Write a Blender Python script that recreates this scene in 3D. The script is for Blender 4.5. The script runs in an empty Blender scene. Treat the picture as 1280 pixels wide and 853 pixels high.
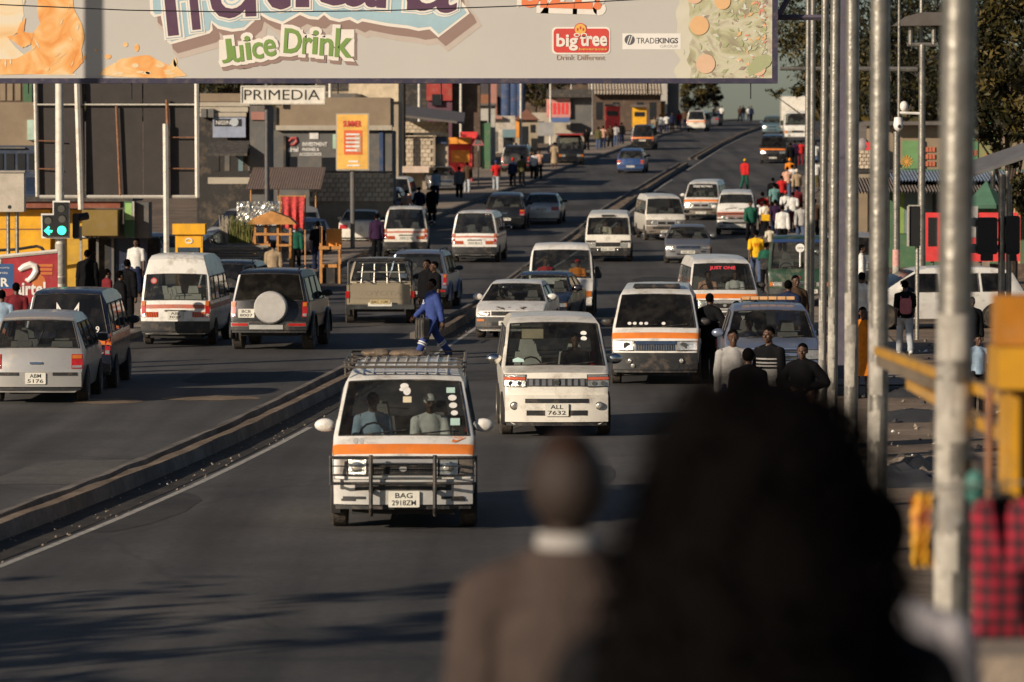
import bpy, bmesh, math, random
import numpy as np
from mathutils import Vector, Matrix, noise
random.seed(7); np.random.seed(7)
S = bpy.context.scene
COL = S.collection
R = math.radians

# ------------------------------------------------------------------ camera
F = 5600.0                 # focal length in photo pixels (1280 wide)
CAMH = 4.33
PITCH = math.atan((426.5 - 197) / F)
cam_d = bpy.data.cameras.new('camera'); cam = bpy.data.objects.new('camera', cam_d)
COL.objects.link(cam); S.camera = cam
cam.location = (0, 0, CAMH); cam.rotation_euler = (math.pi / 2 - PITCH, 0, 0)
cam_d.sensor_width = 36; cam_d.lens = F / 1280 * 36
cam_d.clip_start = 0.1; cam_d.clip_end = 5000
cam_d.dof.use_dof = True; cam_d.dof.focus_distance = 73; cam_d.dof.aperture_fstop = 3.7

# ------------------------------------------------------------------ light
SUN_EL = R(19); SHADOW_AZ = R(41)      # shadows run to the right and away by this angle
W = bpy.data.worlds.new('World'); S.world = W; W.use_nodes = True
nt = W.node_tree
sky = nt.nodes.new('ShaderNodeTexSky'); sky.sky_type = 'NISHITA'; sky.sun_disc = False
sky.sun_elevation = SUN_EL
ldir = Vector((math.cos(SHADOW_AZ) * math.cos(SUN_EL), math.sin(SHADOW_AZ) * math.cos(SUN_EL), -math.sin(SUN_EL)))
sky.sun_rotation = math.atan2(-ldir.x, -ldir.y)
sky.air_density = 0.85; sky.dust_density = 0.8; sky.ozone_density = 1.7
nt.links.new(sky.outputs[0], nt.nodes['Background'].inputs[0])
nt.nodes['Background'].inputs[1].default_value = 0.05
sl = bpy.data.lights.new('sun', 'SUN'); so = bpy.data.objects.new('sun', sl); COL.objects.link(so)
sl.energy = 5.0; sl.angle = R(0.5); sl.color = (1.0, 0.86, 0.69)
so.rotation_euler = ldir.to_track_quat('-Z', 'Y').to_euler()
S.view_settings.view_transform = 'Standard'; S.view_settings.look = 'None'
S.view_settings.exposure = 0.05; S.view_settings.gamma = 1.0
S.cycles.use_denoising = True
S.cycles.max_bounces = 6; S.cycles.transparent_max_bounces = 12

# ------------------------------------------------------------------ terrain and pixel helpers
_TY = np.array([-60, 0, 85, 108, 129, 147, 164, 196, 231, 266, 336, 378, 462, 560, 616, 700, 868, 1260, 2000], float)
_TZ = np.array([0, 0, 0, .08, .2, .34, .55, 1.12, 2.0, 3.1, 5.2, 6.25, 7.9, 9.0, 9.2, 8.8, 6, 0, -12], float)
_ty = np.linspace(-60, 2000, 4121)
_tz = np.interp(_ty, _TY, _TZ)
_k = np.hanning(31); _k /= _k.sum()
_tz = np.convolve(np.pad(_tz, 15, mode='edge'), _k, mode='valid')
def gz(y): return float(np.interp(y, _ty, _tz))
def slope(y): return math.atan((gz(y + 2) - gz(y - 2)) / 4)
cp, sp_ = math.cos(PITCH), math.sin(PITCH)
def ray(px, py):
    a = (px - 640) / F; b = -(py - 426.5) / F
    return Vector((a, cp + b * sp_, -sp_ + b * cp))
def at(px, py, Y):
    d = ray(px, py); t = Y / d.y
    return Vector((d.x * t, Y, CAMH + d.z * t))
def hit(px, py):
    d = ray(px, py)
    y = 8.0
    while y < 1200:
        t = y / d.y
        if CAMH + d.z * t < gz(y): break
        y += 0.5
    lo, hi = y - .5, y
    for _ in range(20):
        m = (lo + hi) / 2
        if CAMH + d.z * m / d.y < gz(m): hi = m
        else: lo = m
    return Vector((d.x * hi / d.y, hi, gz(hi)))
def xat(px, Y):
    return (px - 640) / F * Y / (cp - 0.02 * sp_)

# ------------------------------------------------------------------ object helpers
def props(o, label=None, cat=None, group=None, kind=None):
    if label: o['label'] = label
    if cat: o['category'] = cat
    if group: o['group'] = group
    if kind: o['kind'] = kind
    return o
def thing(name, label, cat, loc=(0, 0, 0), rz=0, group=None, rx=0):
    o = bpy.data.objects.new(name, None); COL.objects.link(o)
    o.location = loc; o.rotation_euler = (rx, 0, rz); o.empty_display_size = .2
    return props(o, label, cat, group)
def link(name, mesh, mats=None, parent=None, loc=None, rot=None, scale=None):
    o = bpy.data.objects.new(name, mesh); COL.objects.link(o)
    if parent: o.parent = parent
    if loc is not None: o.location = loc
    if rot is not None: o.rotation_euler = rot
    if scale is not None: o.scale = scale
    if mats:
        if not isinstance(mats, (list, tuple)): mats = [mats]
        while len(mesh.materials) < len(mats): mesh.materials.append(None)
        for i, m in enumerate(mats):
            if mesh.materials[i] is None: mesh.materials[i] = m
            elif mesh.materials[i] != m:
                o.material_slots[i].link = 'OBJECT'; o.material_slots[i].material = m
    return o

class MB:
    def __init__(s): s.v = []; s.f = []; s.m = []; s.s = []
    def add(s, vs, fs, mi=0, smooth=False):
        b = len(s.v); s.v.extend([tuple(v) for v in vs])
        for f in fs:
            s.f.append([i + b for i in f]); s.m.append(mi); s.s.append(smooth)
        return s
    def box(s, x0, x1, y0, y1, z0, z1, mi=0, M=None, tx=0, ty=0):
        vs = [(x0, y0, z0), (x1, y0, z0), (x1, y1, z0), (x0, y1, z0),
              (x0 + tx, y0 + ty, z1), (x1 - tx, y0 + ty, z1), (x1 - tx, y1 - ty, z1), (x0 + tx, y1 - ty, z1)]
        if M is not None: vs = [M @ Vector(v) for v in vs]
        return s.add(vs, [(3, 2, 1, 0), (4, 5, 6, 7), (0, 1, 5, 4), (1, 2, 6, 5), (2, 3, 7, 6), (3, 0, 4, 7)], mi)
    def rbox(s, x0, x1, y0, y1, z0, z1, r=.02, mi=0, M=None, n=3):
        # rounded in the xz outline, extruded along y
        pts = []
        for (cx, cz, a0) in ((x1 - r, z1 - r, 0), (x0 + r, z1 - r, 90), (x0 + r, z0 + r, 180), (x1 - r, z0 + r, 270)):
            for k in range(n + 1):
                a = R(a0 + 90 * k / n); pts.append((cx + r * math.cos(a), cz + r * math.sin(a)))
        return s.prism(pts, y0, y1, mi, M)
    def prism(s, pts, y0, y1, mi=0, M=None):     # outline in xz, extruded along y
        n = len(pts)
        vs = [(x, y0, z) for x, z in pts] + [(x, y1, z) for x, z in pts]
        if M is not None: vs = [M @ Vector(v) for v in vs]
        return s.add(vs, [list(range(n)), list(range(2 * n - 1, n - 1, -1))] + [(i, i + n, (i + 1) % n + n, (i + 1) % n) for i in range(n)], mi)
    def prismx(s, pts, x0, x1, mi=0):            # outline in yz, extruded along x
        n = len(pts)
        vs = [(x0, y, z) for y, z in pts] + [(x1, y, z) for y, z in pts]
        return s.add(vs, [list(range(n)), list(range(2 * n - 1, n - 1, -1))] + [(i, i + n, (i + 1) % n + n, (i + 1) % n) for i in range(n)], mi)
    def tube(s, pts, r, n=8, mi=0, caps=True, smooth=True):
        pts = [Vector(p) for p in pts]; k = len(pts)
        rs = r if isinstance(r, (list, tuple)) else [r] * k
        vs = []; prev = None
        for i, p in enumerate(pts):
            t = (pts[min(i + 1, k - 1)] - pts[max(i - 1, 0)]).normalized()
            if prev is None:
                a = Vector((0, 0, 1)) if abs(t.z) < .9 else Vector((1, 0, 0))
                u = t.cross(a).normalized()
            else:
                u = (prev - t * prev.dot(t)).normalized()
            prev = u; w = t.cross(u)
            for j in range(n):
                an = 2 * math.pi * j / n
                vs.append(p + (u * math.cos(an) + w * math.sin(an)) * rs[i])
        fs = [(i * n + j, i * n + (j + 1) % n, (i + 1) * n + (j + 1) % n, (i + 1) * n + j) for i in range(k - 1) for j in range(n)]
        s.add(vs, fs, mi, smooth)
        if caps:
            b = len(s.v) - k * n
            s.f.append([b + j for j in range(n)][::-1]); s.m.append(mi); s.s.append(False)
            s.f.append([b + (k - 1) * n + j for j in range(n)]); s.m.append(mi); s.s.append(False)
        return s
    def ell(s, c, r, nu=10, nv=7, mi=0, M=None):
        if not isinstance(r, (list, tuple)): r = (r, r, r)
        vs = []; fs = []
        for i in range(nv + 1):
            th = math.pi * i / nv
            for j in range(nu):
                ph = 2 * math.pi * j / nu
                v = Vector((r[0] * math.sin(th) * math.cos(ph), r[1] * math.sin(th) * math.sin(ph), r[2] * math.cos(th)))
                if M is not None: v = M @ v
                vs.append(v + Vector(c))
        for i in range(nv):
            for j in range(nu):
                fs.append((i * nu + j, (i + 1) * nu + j, (i + 1) * nu + (j + 1) % nu, i * nu + (j + 1) % nu))
        return s.add(vs, fs, mi, True)
    def lathe(s, prof, c=(0, 0, 0), axis='x', n=18, mi=0, smooth=True):
        vs = []; k = len(prof)
        for (r, a) in prof:
            for j in range(n):
                t = 2 * math.pi * j / n
                p = (a, r * math.cos(t), r * math.sin(t)) if axis == 'x' else ((r * math.cos(t), a, r * math.sin(t)) if axis == 'y' else (r * math.cos(t), r * math.sin(t), a))
                vs.append((p[0] + c[0], p[1] + c[1], p[2] + c[2]))
        fs = [(i * n + j, i * n + (j + 1) % n, (i + 1) * n + (j + 1) % n, (i + 1) * n + j) for i in range(k - 1) for j in range(n)]
        s.add(vs, fs, mi, smooth)
        b = len(s.v) - k * n
        s.f.append([b + j for j in range(n)]); s.m.append(mi); s.s.append(False)
        s.f.append([b + (k - 1) * n + j for j in range(n)]); s.m.append(mi); s.s.append(False)
        return s
    def disc(s, c, r, ux=(1, 0, 0), uy=(0, 0, 1), n=16, mi=0, ry=None):
        c = Vector(c); ux = Vector(ux); uy = Vector(uy); ry = ry or r
        return s.add([c + ux * r * math.cos(2 * math.pi * i / n) + uy * ry * math.sin(2 * math.pi * i / n) for i in range(n)], [list(range(n))], mi)
    def poly(s, pts, mi=0): return s.add(pts, [list(range(len(pts)))], mi)
    def text(s, txt, c, w, h, ux=(1, 0, 0), uy=(0, 0, 1), mi=0, off=0.0, keep=False, rot=0):
        vs, fs, bw, bh, ox, oy = text_geo(txt, off)
        c = Vector(c); ux = Vector(ux); uy = Vector(uy)
        sx = w / bw; sy = h / bh
        if keep: sx = sy = min(sx, sy)
        cr, sr = math.cos(rot), math.sin(rot)
        out = []
        for x, y in vs:
            a = (x - ox) * sx; b = (y - oy) * sy
            out.append(c + ux * (a * cr - b * sr) + uy * (a * sr + b * cr))
        return s.add(out, fs, mi)
    def mesh(s, name, sharp=35):
        me = bpy.data.meshes.new(name)
        me.from_pydata(s.v, [], s.f)
        me.polygons.foreach_set('material_index', s.m)
        me.polygons.foreach_set('use_smooth', s.s)
        me.validate(); me.update()
        if any(s.s) and sharp: me.set_sharp_from_angle(angle=R(sharp))
        return me
    def build(s, name, mats, parent=None, loc=None, rot=None, sharp=35):
        me = s.mesh(name, sharp)
        for m in (mats if isinstance(mats, (list, tuple)) else [mats]): me.materials.append(m)
        return link(name, me, None, parent, loc, rot)

_TXT = {}
def text_geo(txt, off=0.0):
    k = (txt, off)
    if k in _TXT: return _TXT[k]
    cu = bpy.data.curves.new('t', 'FONT'); cu.body = txt; cu.offset = off; cu.resolution_u = 3
    o = bpy.data.objects.new('t', cu); COL.objects.link(o)
    me = bpy.data.meshes.new_from_object(o)
    n = len(me.vertices); a = np.zeros(n * 3); me.vertices.foreach_get('co', a); a = a.reshape(-1, 3)
    fs = [list(p.vertices) for p in me.polygons]
    bpy.data.objects.remove(o); bpy.data.curves.remove(cu); bpy.data.meshes.remove(me)
    lo, hi = a.min(0), a.max(0)
    _TXT[k] = ([(x, y) for x, y, _ in a], fs, hi[0] - lo[0], hi[1] - lo[1], (lo[0] + hi[0]) / 2, (lo[1] + hi[1]) / 2)
    return _TXT[k]

# ------------------------------------------------------------------ materials
_MAT = {}
def mat(name, col, rough=.6, metal=0., var=.18, vs=2.5, bump=0., bs=30., coat=0., dirt=0., dirtcol=(.30, .22, .15), emit=0., spec=.5, streak=0., alpha=1.):
    if name in _MAT: return _MAT[name]
    m = bpy.data.materials.new(name); m.use_nodes = True; _MAT[name] = m
    t = m.node_tree; n = t.nodes; L = t.links
    b = n['Principled BSDF']
    b.inputs['Roughness'].default_value = rough; b.inputs['Metallic'].default_value = metal
    b.inputs['Specular IOR Level'].default_value = spec
    if coat: b.inputs['Coat Weight'].default_value = coat; b.inputs['Coat Roughness'].default_value = .12
    tc = n.new('ShaderNodeTexCoord')
    nz = n.new('ShaderNodeTexNoise'); nz.inputs['Scale'].default_value = vs; nz.inputs['Detail'].default_value = 5; nz.inputs['Roughness'].default_value = .65
    src = tc.outputs['Object']
    if streak:
        mp = n.new('ShaderNodeMapping'); mp.inputs['Scale'].default_value = (streak, streak, .35); L.new(src, mp.inputs[0]); L.new(mp.outputs[0], nz.inputs['Vector'])
    else: L.new(src, nz.inputs['Vector'])
    rp = n.new('ShaderNodeValToRGB'); rp.color_ramp.elements[0].position = .3; rp.color_ramp.elements[1].position = .7
    rp.color_ramp.elements[0].color = (*[c * (1 - var) for c in col], 1); rp.color_ramp.elements[1].color = (*[min(1, c * (1 + var)) for c in col], 1)
    L.new(nz.outputs[0], rp.inputs[0]); out = rp.outputs[0]
    if dirt:
        n2 = n.new('ShaderNodeTexNoise'); n2.inputs['Scale'].default_value = vs * 2.3; n2.inputs['Detail'].default_value = 7; n2.inputs['Roughness'].default_value = .7
        L.new(tc.outputs['Object'], n2.inputs['Vector'])
        r2 = n.new('ShaderNodeValToRGB'); r2.color_ramp.elements[0].position = .5; r2.color_ramp.elements[1].position = .72
        r2.color_ramp.elements[0].color = (0, 0, 0, 1); r2.color_ramp.elements[1].color = (dirt, dirt, dirt, 1)
        L.new(n2.outputs[0], r2.inputs[0])
        mx = n.new('ShaderNodeMixRGB'); mx.inputs[2].default_value = (*dirtcol, 1)
        L.new(r2.outputs[0], mx.inputs[0]); L.new(out, mx.inputs[1]); out = mx.outputs[0]
        ma = n.new('ShaderNodeMath'); ma.operation = 'MULTIPLY_ADD'; ma.inputs[1].default_value = .4; ma.inputs[2].default_value = rough
        L.new(r2.outputs[0], ma.inputs[0]); L.new(ma.outputs[0], b.inputs['Roughness'])
    L.new(out, b.inputs['Base Color'])
    if bump:
        n3 = n.new('ShaderNodeTexNoise'); n3.inputs['Scale'].default_value = bs; n3.inputs['Detail'].default_value = 4; L.new(tc.outputs['Object'], n3.inputs['Vector'])
        bp = n.new('ShaderNodeBump'); bp.inputs['Strength'].default_value = bump; bp.inputs['Distance'].default_value = .02
        L.new(n3.outputs[0], bp.inputs['Height']); L.new(bp.outputs[0], b.inputs['Normal'])
    if emit:
        b.inputs['Emission Color'].default_value = (*col, 1); b.inputs['Emission Strength'].default_value = emit
    return m
def glass_mat(name, tint, trans, rough=.03):
    if name in _MAT: return _MAT[name]
    m = bpy.data.materials.new(name); m.use_nodes = True; _MAT[name] = m
    n = m.node_tree.nodes; L = m.node_tree.links; n.clear()
    o = n.new('ShaderNodeOutputMaterial'); a = n.new('ShaderNodeBsdfTransparent'); a.inputs[0].default_value = (*[c * trans for c in tint], 1)
    g = n.new('ShaderNodeBsdfGlossy'); g.inputs['Roughness'].default_value = rough; g.inputs[0].default_value = (.9, .9, .9, 1)
    ge = n.new('ShaderNodeNewGeometry'); dt = n.new('ShaderNodeVectorMath'); dt.operation = 'DOT_PRODUCT'; L.new(ge.outputs['Incoming'], dt.inputs[0]); L.new(ge.outputs['Normal'], dt.inputs[1])
    ab = n.new('ShaderNodeMath'); ab.operation = 'ABSOLUTE'; L.new(dt.outputs['Value'], ab.inputs[0]); iv = n.new('ShaderNodeMath'); iv.operation = 'SUBTRACT'; iv.inputs[0].default_value = 1; L.new(ab.outputs[0], iv.inputs[1])
    pw_ = n.new('ShaderNodeMath'); pw_.operation = 'POWER'; pw_.inputs[1].default_value = 5; L.new(iv.outputs[0], pw_.inputs[0]); fr = n.new('ShaderNodeMath'); fr.operation = 'MULTIPLY_ADD'; fr.inputs[1].default_value = .94; fr.inputs[2].default_value = .05; L.new(pw_.outputs[0], fr.inputs[0])
    d = n.new('ShaderNodeBsdfDiffuse'); d.inputs[0].default_value = (.30, .26, .21, 1)
    tc = n.new('ShaderNodeTexCoord'); nz = n.new('ShaderNodeTexNoise'); nz.inputs['Scale'].default_value = 4; nz.inputs['Detail'].default_value = 6
    L.new(tc.outputs['Object'], nz.inputs['Vector'])
    r2 = n.new('ShaderNodeMapRange'); r2.inputs[1].default_value = .45; r2.inputs[2].default_value = .8; r2.inputs[3].default_value = .02; r2.inputs[4].default_value = .10
    L.new(nz.outputs[0], r2.inputs[0])
    m0 = n.new('ShaderNodeMixShader'); L.new(r2.outputs[0], m0.inputs[0]); L.new(a.outputs[0], m0.inputs[1]); L.new(d.outputs[0], m0.inputs[2])
    mx = n.new('ShaderNodeMixShader'); L.new(fr.outputs[0], mx.inputs[0]); L.new(m0.outputs[0], mx.inputs[1]); L.new(g.outputs[0], mx.inputs[2])
    L.new(mx.outputs[0], o.inputs[0])
    return m
def paint(name, col, rough=.32, metal=0., dirt=.5):
    new = name not in _MAT
    m = mat(name, col, rough, metal, .07, 1.5, coat=.5, dirt=dirt, dirtcol=(.26, .20, .14))
    if new: lined(m)
    return m
def lined(m):
    # the inner side of a body panel is dark cabin lining
    n = m.node_tree.nodes; L = m.node_tree.links; b = n['Principled BSDF']; src = b.inputs['Base Color'].links[0].from_socket
    g = n.new('ShaderNodeNewGeometry'); mx = n.new('ShaderNodeMixRGB'); mx.inputs[2].default_value = (.03, .028, .026, 1)
    L.new(g.outputs['Backfacing'], mx.inputs[0]); L.new(src, mx.inputs[1]); L.new(mx.outputs[0], b.inputs['Base Color'])


M_BLACK = mat('black_plastic', (.018, .018, .019), .5, dirt=.35)
M_RUB = mat('tyre_rubber', (.05, .042, .034), .9, dirt=.9, dirtcol=(.19, .145, .10), bump=.3)
M_RIM = mat('steel_rim', (.34, .33, .31), .4, .7, dirt=.5)
M_CHROME = mat('chrome', (.72, .70, .66), .16, 1., dirt=.25)
M_LAMP = mat('lamp_lens', (.78, .74, .64), .12, .75, var=.3, vs=22, bump=.4, bs=60)
M_AMBER = mat('amber_lens', (.52, .15, .02), .25, coat=.5)
M_RED = mat('red_lens', (.42, .016, .014), .2, coat=.8, var=.3, vs=14)
M_PLATE = mat('plate_white', (.72, .69, .6), .5, dirt=.4)
M_INK = mat('ink_black', (.015, .015, .015), .6)
M_WHITEP = mat('print_white', (.78, .75, .70), .5, dirt=.2)
M_SEAT = mat('seat_fabric', (.20, .19, .18), .9)
M_SEATL = mat('seat_cover_pale', (.55, .53, .48), .9)
M_CABIN = mat('cabin_dark', (.022, .021, .02), .9)
M_GLASS = glass_mat('windscreen_glass', (.86, .92, .9), .62)
M_TINT = glass_mat('tinted_glass', (.7, .75, .8), .16)
M_MIRROR = mat('mirror_glass', (.6, .63, .66), .05, 1.)
M_ORANGE = mat('stripe_orange', (.80, .22, .035), .4, coat=.4, dirt=.3)
M_STRIPER = mat('stripe_red', (.46, .13, .08), .45, dirt=.5)
lined(M_ORANGE); lined(M_STRIPER)

# ------------------------------------------------------------------ ground and road
def curve(pts):
    P = sorted([(h.y, h.x) for h in (hit(*p) for p in pts)])
    return np.array([p[0] for p in P]), np.array([p[1] for p in P])
def mk(pts, pre=(), post=()):
    y, x = curve(pts)
    y = np.concatenate([[p[0] for p in pre], y, [p[0] for p in post]]); x = np.concatenate([[p[1] for p in pre], x, [p[1] for p in post]])
    o = np.argsort(y); y = y[o]; x = x[o]
    g = np.linspace(y[0], y[-1], 1200); gx = np.interp(g, y, x)
    k = np.hanning(61); k /= k.sum()
    sl0 = gx[1] - gx[0]; sl1 = gx[-1] - gx[-2]
    pad = 30
    ext = np.concatenate([gx[0] + sl0 * np.arange(-pad, 0), gx, gx[-1] + sl1 * np.arange(1, pad + 1)])
    gx = np.convolve(ext, k, mode='valid')
    def f(Y):
        if Y < g[0]: return float(gx[0] + (Y - g[0]) * (gx[8] - gx[0]) / (g[8] - g[0]))
        return float(np.interp(Y, g, gx))
    return f
X_LINE = mk([(0, 710), (165, 649), (340, 560), (395, 531), (570, 426), (598, 410), (655, 355), (726, 311), (815, 240), (862, 211), (900, 186), (948, 164)], post=[(560, 37.0), (980, 70)])
X_KR = mk([(0, 677), (148, 622), (292, 560), (425, 487), (556, 420), (596, 398), (645, 352), (706, 314), (800, 245), (856, 209), (900, 183), (947, 162)], post=[(560, 36.3), (980, 69.3)])
X_KL = mk([(0, 656), (96, 622), (240, 563), (320, 520), (429, 464), (510, 424), (557, 405), (597, 382), (640, 346), (690, 312), (752, 262), (847, 207), (890, 184), (943, 162)], post=[(560, 35.2), (980, 68.2)])
X_LEFT = mk([(431, 330), (500, 298), (540, 275), (566, 262), (610, 247), (633, 238), (675, 226), (700, 212), (740, 200), (800, 180), (866, 160)], pre=[(28, -15.2), (53, -12.6), (78, -10.6), (105, -8.9), (129, -7.6)], post=[(560, 28.5), (980, 62)])
X_RIGHT = mk([(945, 350), (942, 330)], pre=[(14, 1.35), (34, 2.45), (53, 3.55), (64, 4.3), (87, 5.9), (112, 7.0), (129, 7.5)], post=[(228, 12.2), (266, 17.2), (378, 28.5), (560, 44.5), (980, 78)])
YS = np.concatenate([np.arange(-40, 140, 2.5), np.arange(140, 420, 3.5), np.arange(420, 760, 8), np.arange(760, 1900, 45)])
YR = [y for y in YS if 12 <= y <= 960]

def ground_mat(name, c0, c1, c2, sc=.35, bump=.5, rough=.9, spec=.3):
    m = bpy.data.materials.new(name); m.use_nodes = True
    n = m.node_tree.nodes; L = m.node_tree.links; b = n['Principled BSDF']
    b.inputs['Roughness'].default_value = rough; b.inputs['Specular IOR Level'].default_value = spec
    tc = n.new('ShaderNodeTexCoord')
    a = n.new('ShaderNodeTexNoise'); a.inputs['Scale'].default_value = sc; a.inputs['Detail'].default_value = 8; a.inputs['Roughness'].default_value = .65
    L.new(tc.outputs['Object'], a.inputs['Vector'])
    r = n.new('ShaderNodeValToRGB'); e = r.color_ramp.elements; e[0].position = .33; e[0].color = (*c0, 1); e[1].position = .68; e[1].color = (*c2, 1)
    k = e.new(.5); k.color = (*c1, 1); L.new(a.outputs[0], r.inputs[0])
    f = n.new('ShaderNodeTexNoise'); f.inputs['Scale'].default_value = 9; f.inputs['Detail'].default_value = 6; f.inputs['Roughness'].default_value = .7
    L.new(tc.outputs['Object'], f.inputs['Vector'])
    mr = n.new('ShaderNodeMapRange'); mr.inputs[1].default_value = .3; mr.inputs[2].default_value = .7; mr.inputs[3].default_value = .72; mr.inputs[4].default_value = 1.25
    L.new(f.outputs[0], mr.inputs[0])
    mx = n.new('ShaderNodeMixRGB'); mx.blend_type = 'MULTIPLY'; mx.inputs[0].default_value = 1
    L.new(r.outputs[0], mx.inputs[1]); L.new(mr.outputs[0], mx.inputs[2]); L.new(mx.outputs[0], b.inputs['Base Color'])
    g = n.new('ShaderNodeTexNoise'); g.inputs['Scale'].default_value = 45; g.inputs['Detail'].default_value = 5; L.new(tc.outputs['Object'], g.inputs['Vector'])
    bp = n.new('ShaderNodeBump'); bp.inputs['Strength'].default_value = bump; bp.inputs['Distance'].default_value = .015
    L.new(g.outputs[0], bp.inputs['Height']); L.new(bp.outputs[0], b.inputs['Normal'])
    return m
def asphalt():
    m = ground_mat('asphalt', (.050, .046, .044), (.068, .063, .060), (.092, .085, .078), .22, .35, .82, .35)
    n = m.node_tree.nodes; L = m.node_tree.links; b = n['Principled BSDF']
    src = b.inputs['Base Color'].links[0].from_socket
    tc = n.new('ShaderNodeTexCoord'); mp = n.new('ShaderNodeMapping')
    mp.inputs['Rotation'].default_value = (0, 0, R(7)); mp.inputs['Scale'].default_value = (1.1, .035, 1)
    L.new(tc.outputs['Object'], mp.inputs[0])
    z = n.new('ShaderNodeTexNoise'); z.inputs['Scale'].default_value = 1.0; z.inputs['Detail'].default_value = 5; L.new(mp.outputs[0], z.inputs['Vector'])
    mr = n.new('ShaderNodeMapRange'); mr.inputs[1].default_value = .35; mr.inputs[2].default_value = .68; mr.inputs[3].default_value = .62; mr.inputs[4].default_value = 1.3  # tyre-lane streaks, contrast raised to stand in for soft shadow bands
    L.new(z.outputs[0], mr.inputs[0])
    mx = n.new('ShaderNodeMixRGB'); mx.blend_type = 'MULTIPLY'; mx.inputs[0].default_value = 1
    L.new(src, mx.inputs[1]); L.new(mr.outputs[0], mx.inputs[2])
    # dusty patches
    d = n.new('ShaderNodeTexNoise'); d.inputs['Scale'].default_value = .16; d.inputs['Detail'].default_value = 7; d.inputs['Distortion'].default_value = .6
    L.new(tc.outputs['Object'], d.inputs['Vector'])
    dr = n.new('ShaderNodeMapRange'); dr.inputs[1].default_value = .56; dr.inputs[2].default_value = .78; dr.inputs[3].default_value = 0; dr.inputs[4].default_value = .45
    L.new(d.outputs[0], dr.inputs[0])
    # tarred cracks
    vo = n.new('ShaderNodeTexVoronoi'); vo.feature = 'DISTANCE_TO_EDGE'; vo.inputs['Scale'].default_value = .11
    wv = n.new('ShaderNodeMixRGB'); wv.inputs[0].default_value = .3; wz = n.new('ShaderNodeTexNoise'); wz.inputs['Scale'].default_value = .8; wz.inputs['Detail'].default_value = 4
    L.new(tc.outputs['Object'], wz.inputs['Vector']); L.new(tc.outputs['Object'], wv.inputs[1]); L.new(wz.outputs['Color'], wv.inputs[2]); L.new(wv.outputs[0], vo.inputs['Vector'])
    cr = n.new('ShaderNodeMapRange'); cr.inputs[1].default_value = .0; cr.inputs[2].default_value = .004; cr.inputs[3].default_value = .78; cr.inputs[4].default_value = 1.0
    L.new(vo.outputs['Distance'], cr.inputs[0]); m3 = n.new('ShaderNodeMixRGB'); m3.blend_type = 'MULTIPLY'; m3.inputs[0].default_value = 1; L.new(mx.outputs[0], m3.inputs[1]); L.new(cr.outputs[0], m3.inputs[2]); mx = m3
    m2 = n.new('ShaderNodeMixRGB'); m2.inputs[2].default_value = (.12, .095, .072, 1)
    L.new(dr.outputs[0], m2.inputs[0]); L.new(mx.outputs[0], m2.inputs[1]); L.new(m2.outputs[0], b.inputs['Base Color'])
    return m
M_ASPH = asphalt()
M_DIRT = ground_mat('dirt_ground', (.09, .066, .047), (.19, .138, .098), (.30, .225, .158), .5, .9)
M_PAVE = ground_mat('pavement_concrete', (.19, .15, .112), (.28, .222, .172), (.36, .295, .232), .4, .4)
M_KERB = ground_mat('kerb_concrete', (.09, .077, .065), (.15, .13, .11), (.23, .20, .17), .8, .5)
M_SAND = ground_mat('median_sand', (.11, .077, .05), (.19, .137, .092), (.27, .205, .145), .9, .9)
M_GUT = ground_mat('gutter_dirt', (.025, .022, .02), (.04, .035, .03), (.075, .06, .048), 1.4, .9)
M_LINE = mat('road_paint', (.40, .37, .32), .7, var=.4, vs=6, dirt=.9, dirtcol=(.10, .09, .08), bump=.3)

def strip(name, rows, m, kind='structure', thick=None):
    """rows: list of lists of points across, along the road"""
    mb = MB(); k = len(rows[0]); vs = [p for r in rows for p in r]
    mb.add(vs, [(i * k + j, i * k + j + 1, (i + 1) * k + j + 1, (i + 1) * k + j) for i in range(len(rows) - 1) for j in range(k - 1)])
    o = mb.build(name, m); o['kind'] = kind; return o
rng = np.random.RandomState(3)
xs = list(range(-420, -60, 40)) + list(range(-60, 61, 4)) + list(range(80, 460, 40))
def gh(x, y):
    far = max(0, min(1, (abs(x - X_RIGHT(y) + 8) - 12) / 8))
    return gz(y) - .008 + (noise.noise(Vector((x * .25, y * .25, 0))) * .12 - .04) * far
strip('ground', [[(x, y, gh(x, y)) for x in xs] for y in YS], M_DIRT)
strip('road', [[(X_LEFT(y) + (X_RIGHT(y) - X_LEFT(y)) * t, y, gz(y)) for t in np.linspace(0, 1, 9)] for y in YR], M_ASPH)
# left pavement with its kerb
yp = [y for y in YR if y > 34]
strip('pavement', [[(X_LEFT(y) - 5.2, y, gz(y) + .10), (X_LEFT(y) - .18, y, gz(y) + .13)] for y in yp], M_PAVE)
strip('kerb', [[(X_LEFT(y) - .18, y, gz(y) + .134), (X_LEFT(y), y, gz(y) + .13), (X_LEFT(y) + .02, y, gz(y))] for y in yp], M_KERB)
# dusty edge of the right pavement
strip('pavement', [[(X_RIGHT(y), y, gz(y) + .012), (X_RIGHT(y) + 2.2, y, gz(y) + .02)] for y in YR if y > 84], M_PAVE)
# white edge line, broken where it is worn away
yl = [y for y in np.concatenate([np.arange(20, 168, 1.4), np.arange(168, 590, 4)])]
def line_run(a, b):
    ys = [y for y in yl if a <= y <= b]
    strip('edge_line', [[(X_LINE(y) - .02 + .012 * noise.noise((y * 2, 0, 0)), y, gz(y) + .004), (X_LINE(y) + .075 + .02 * noise.noise((y * 2, 5, 0)), y, gz(y) + .004)] for y in ys], M_LINE)
line_run(20, 73); line_run(87, 266); line_run(280, 590)
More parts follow.
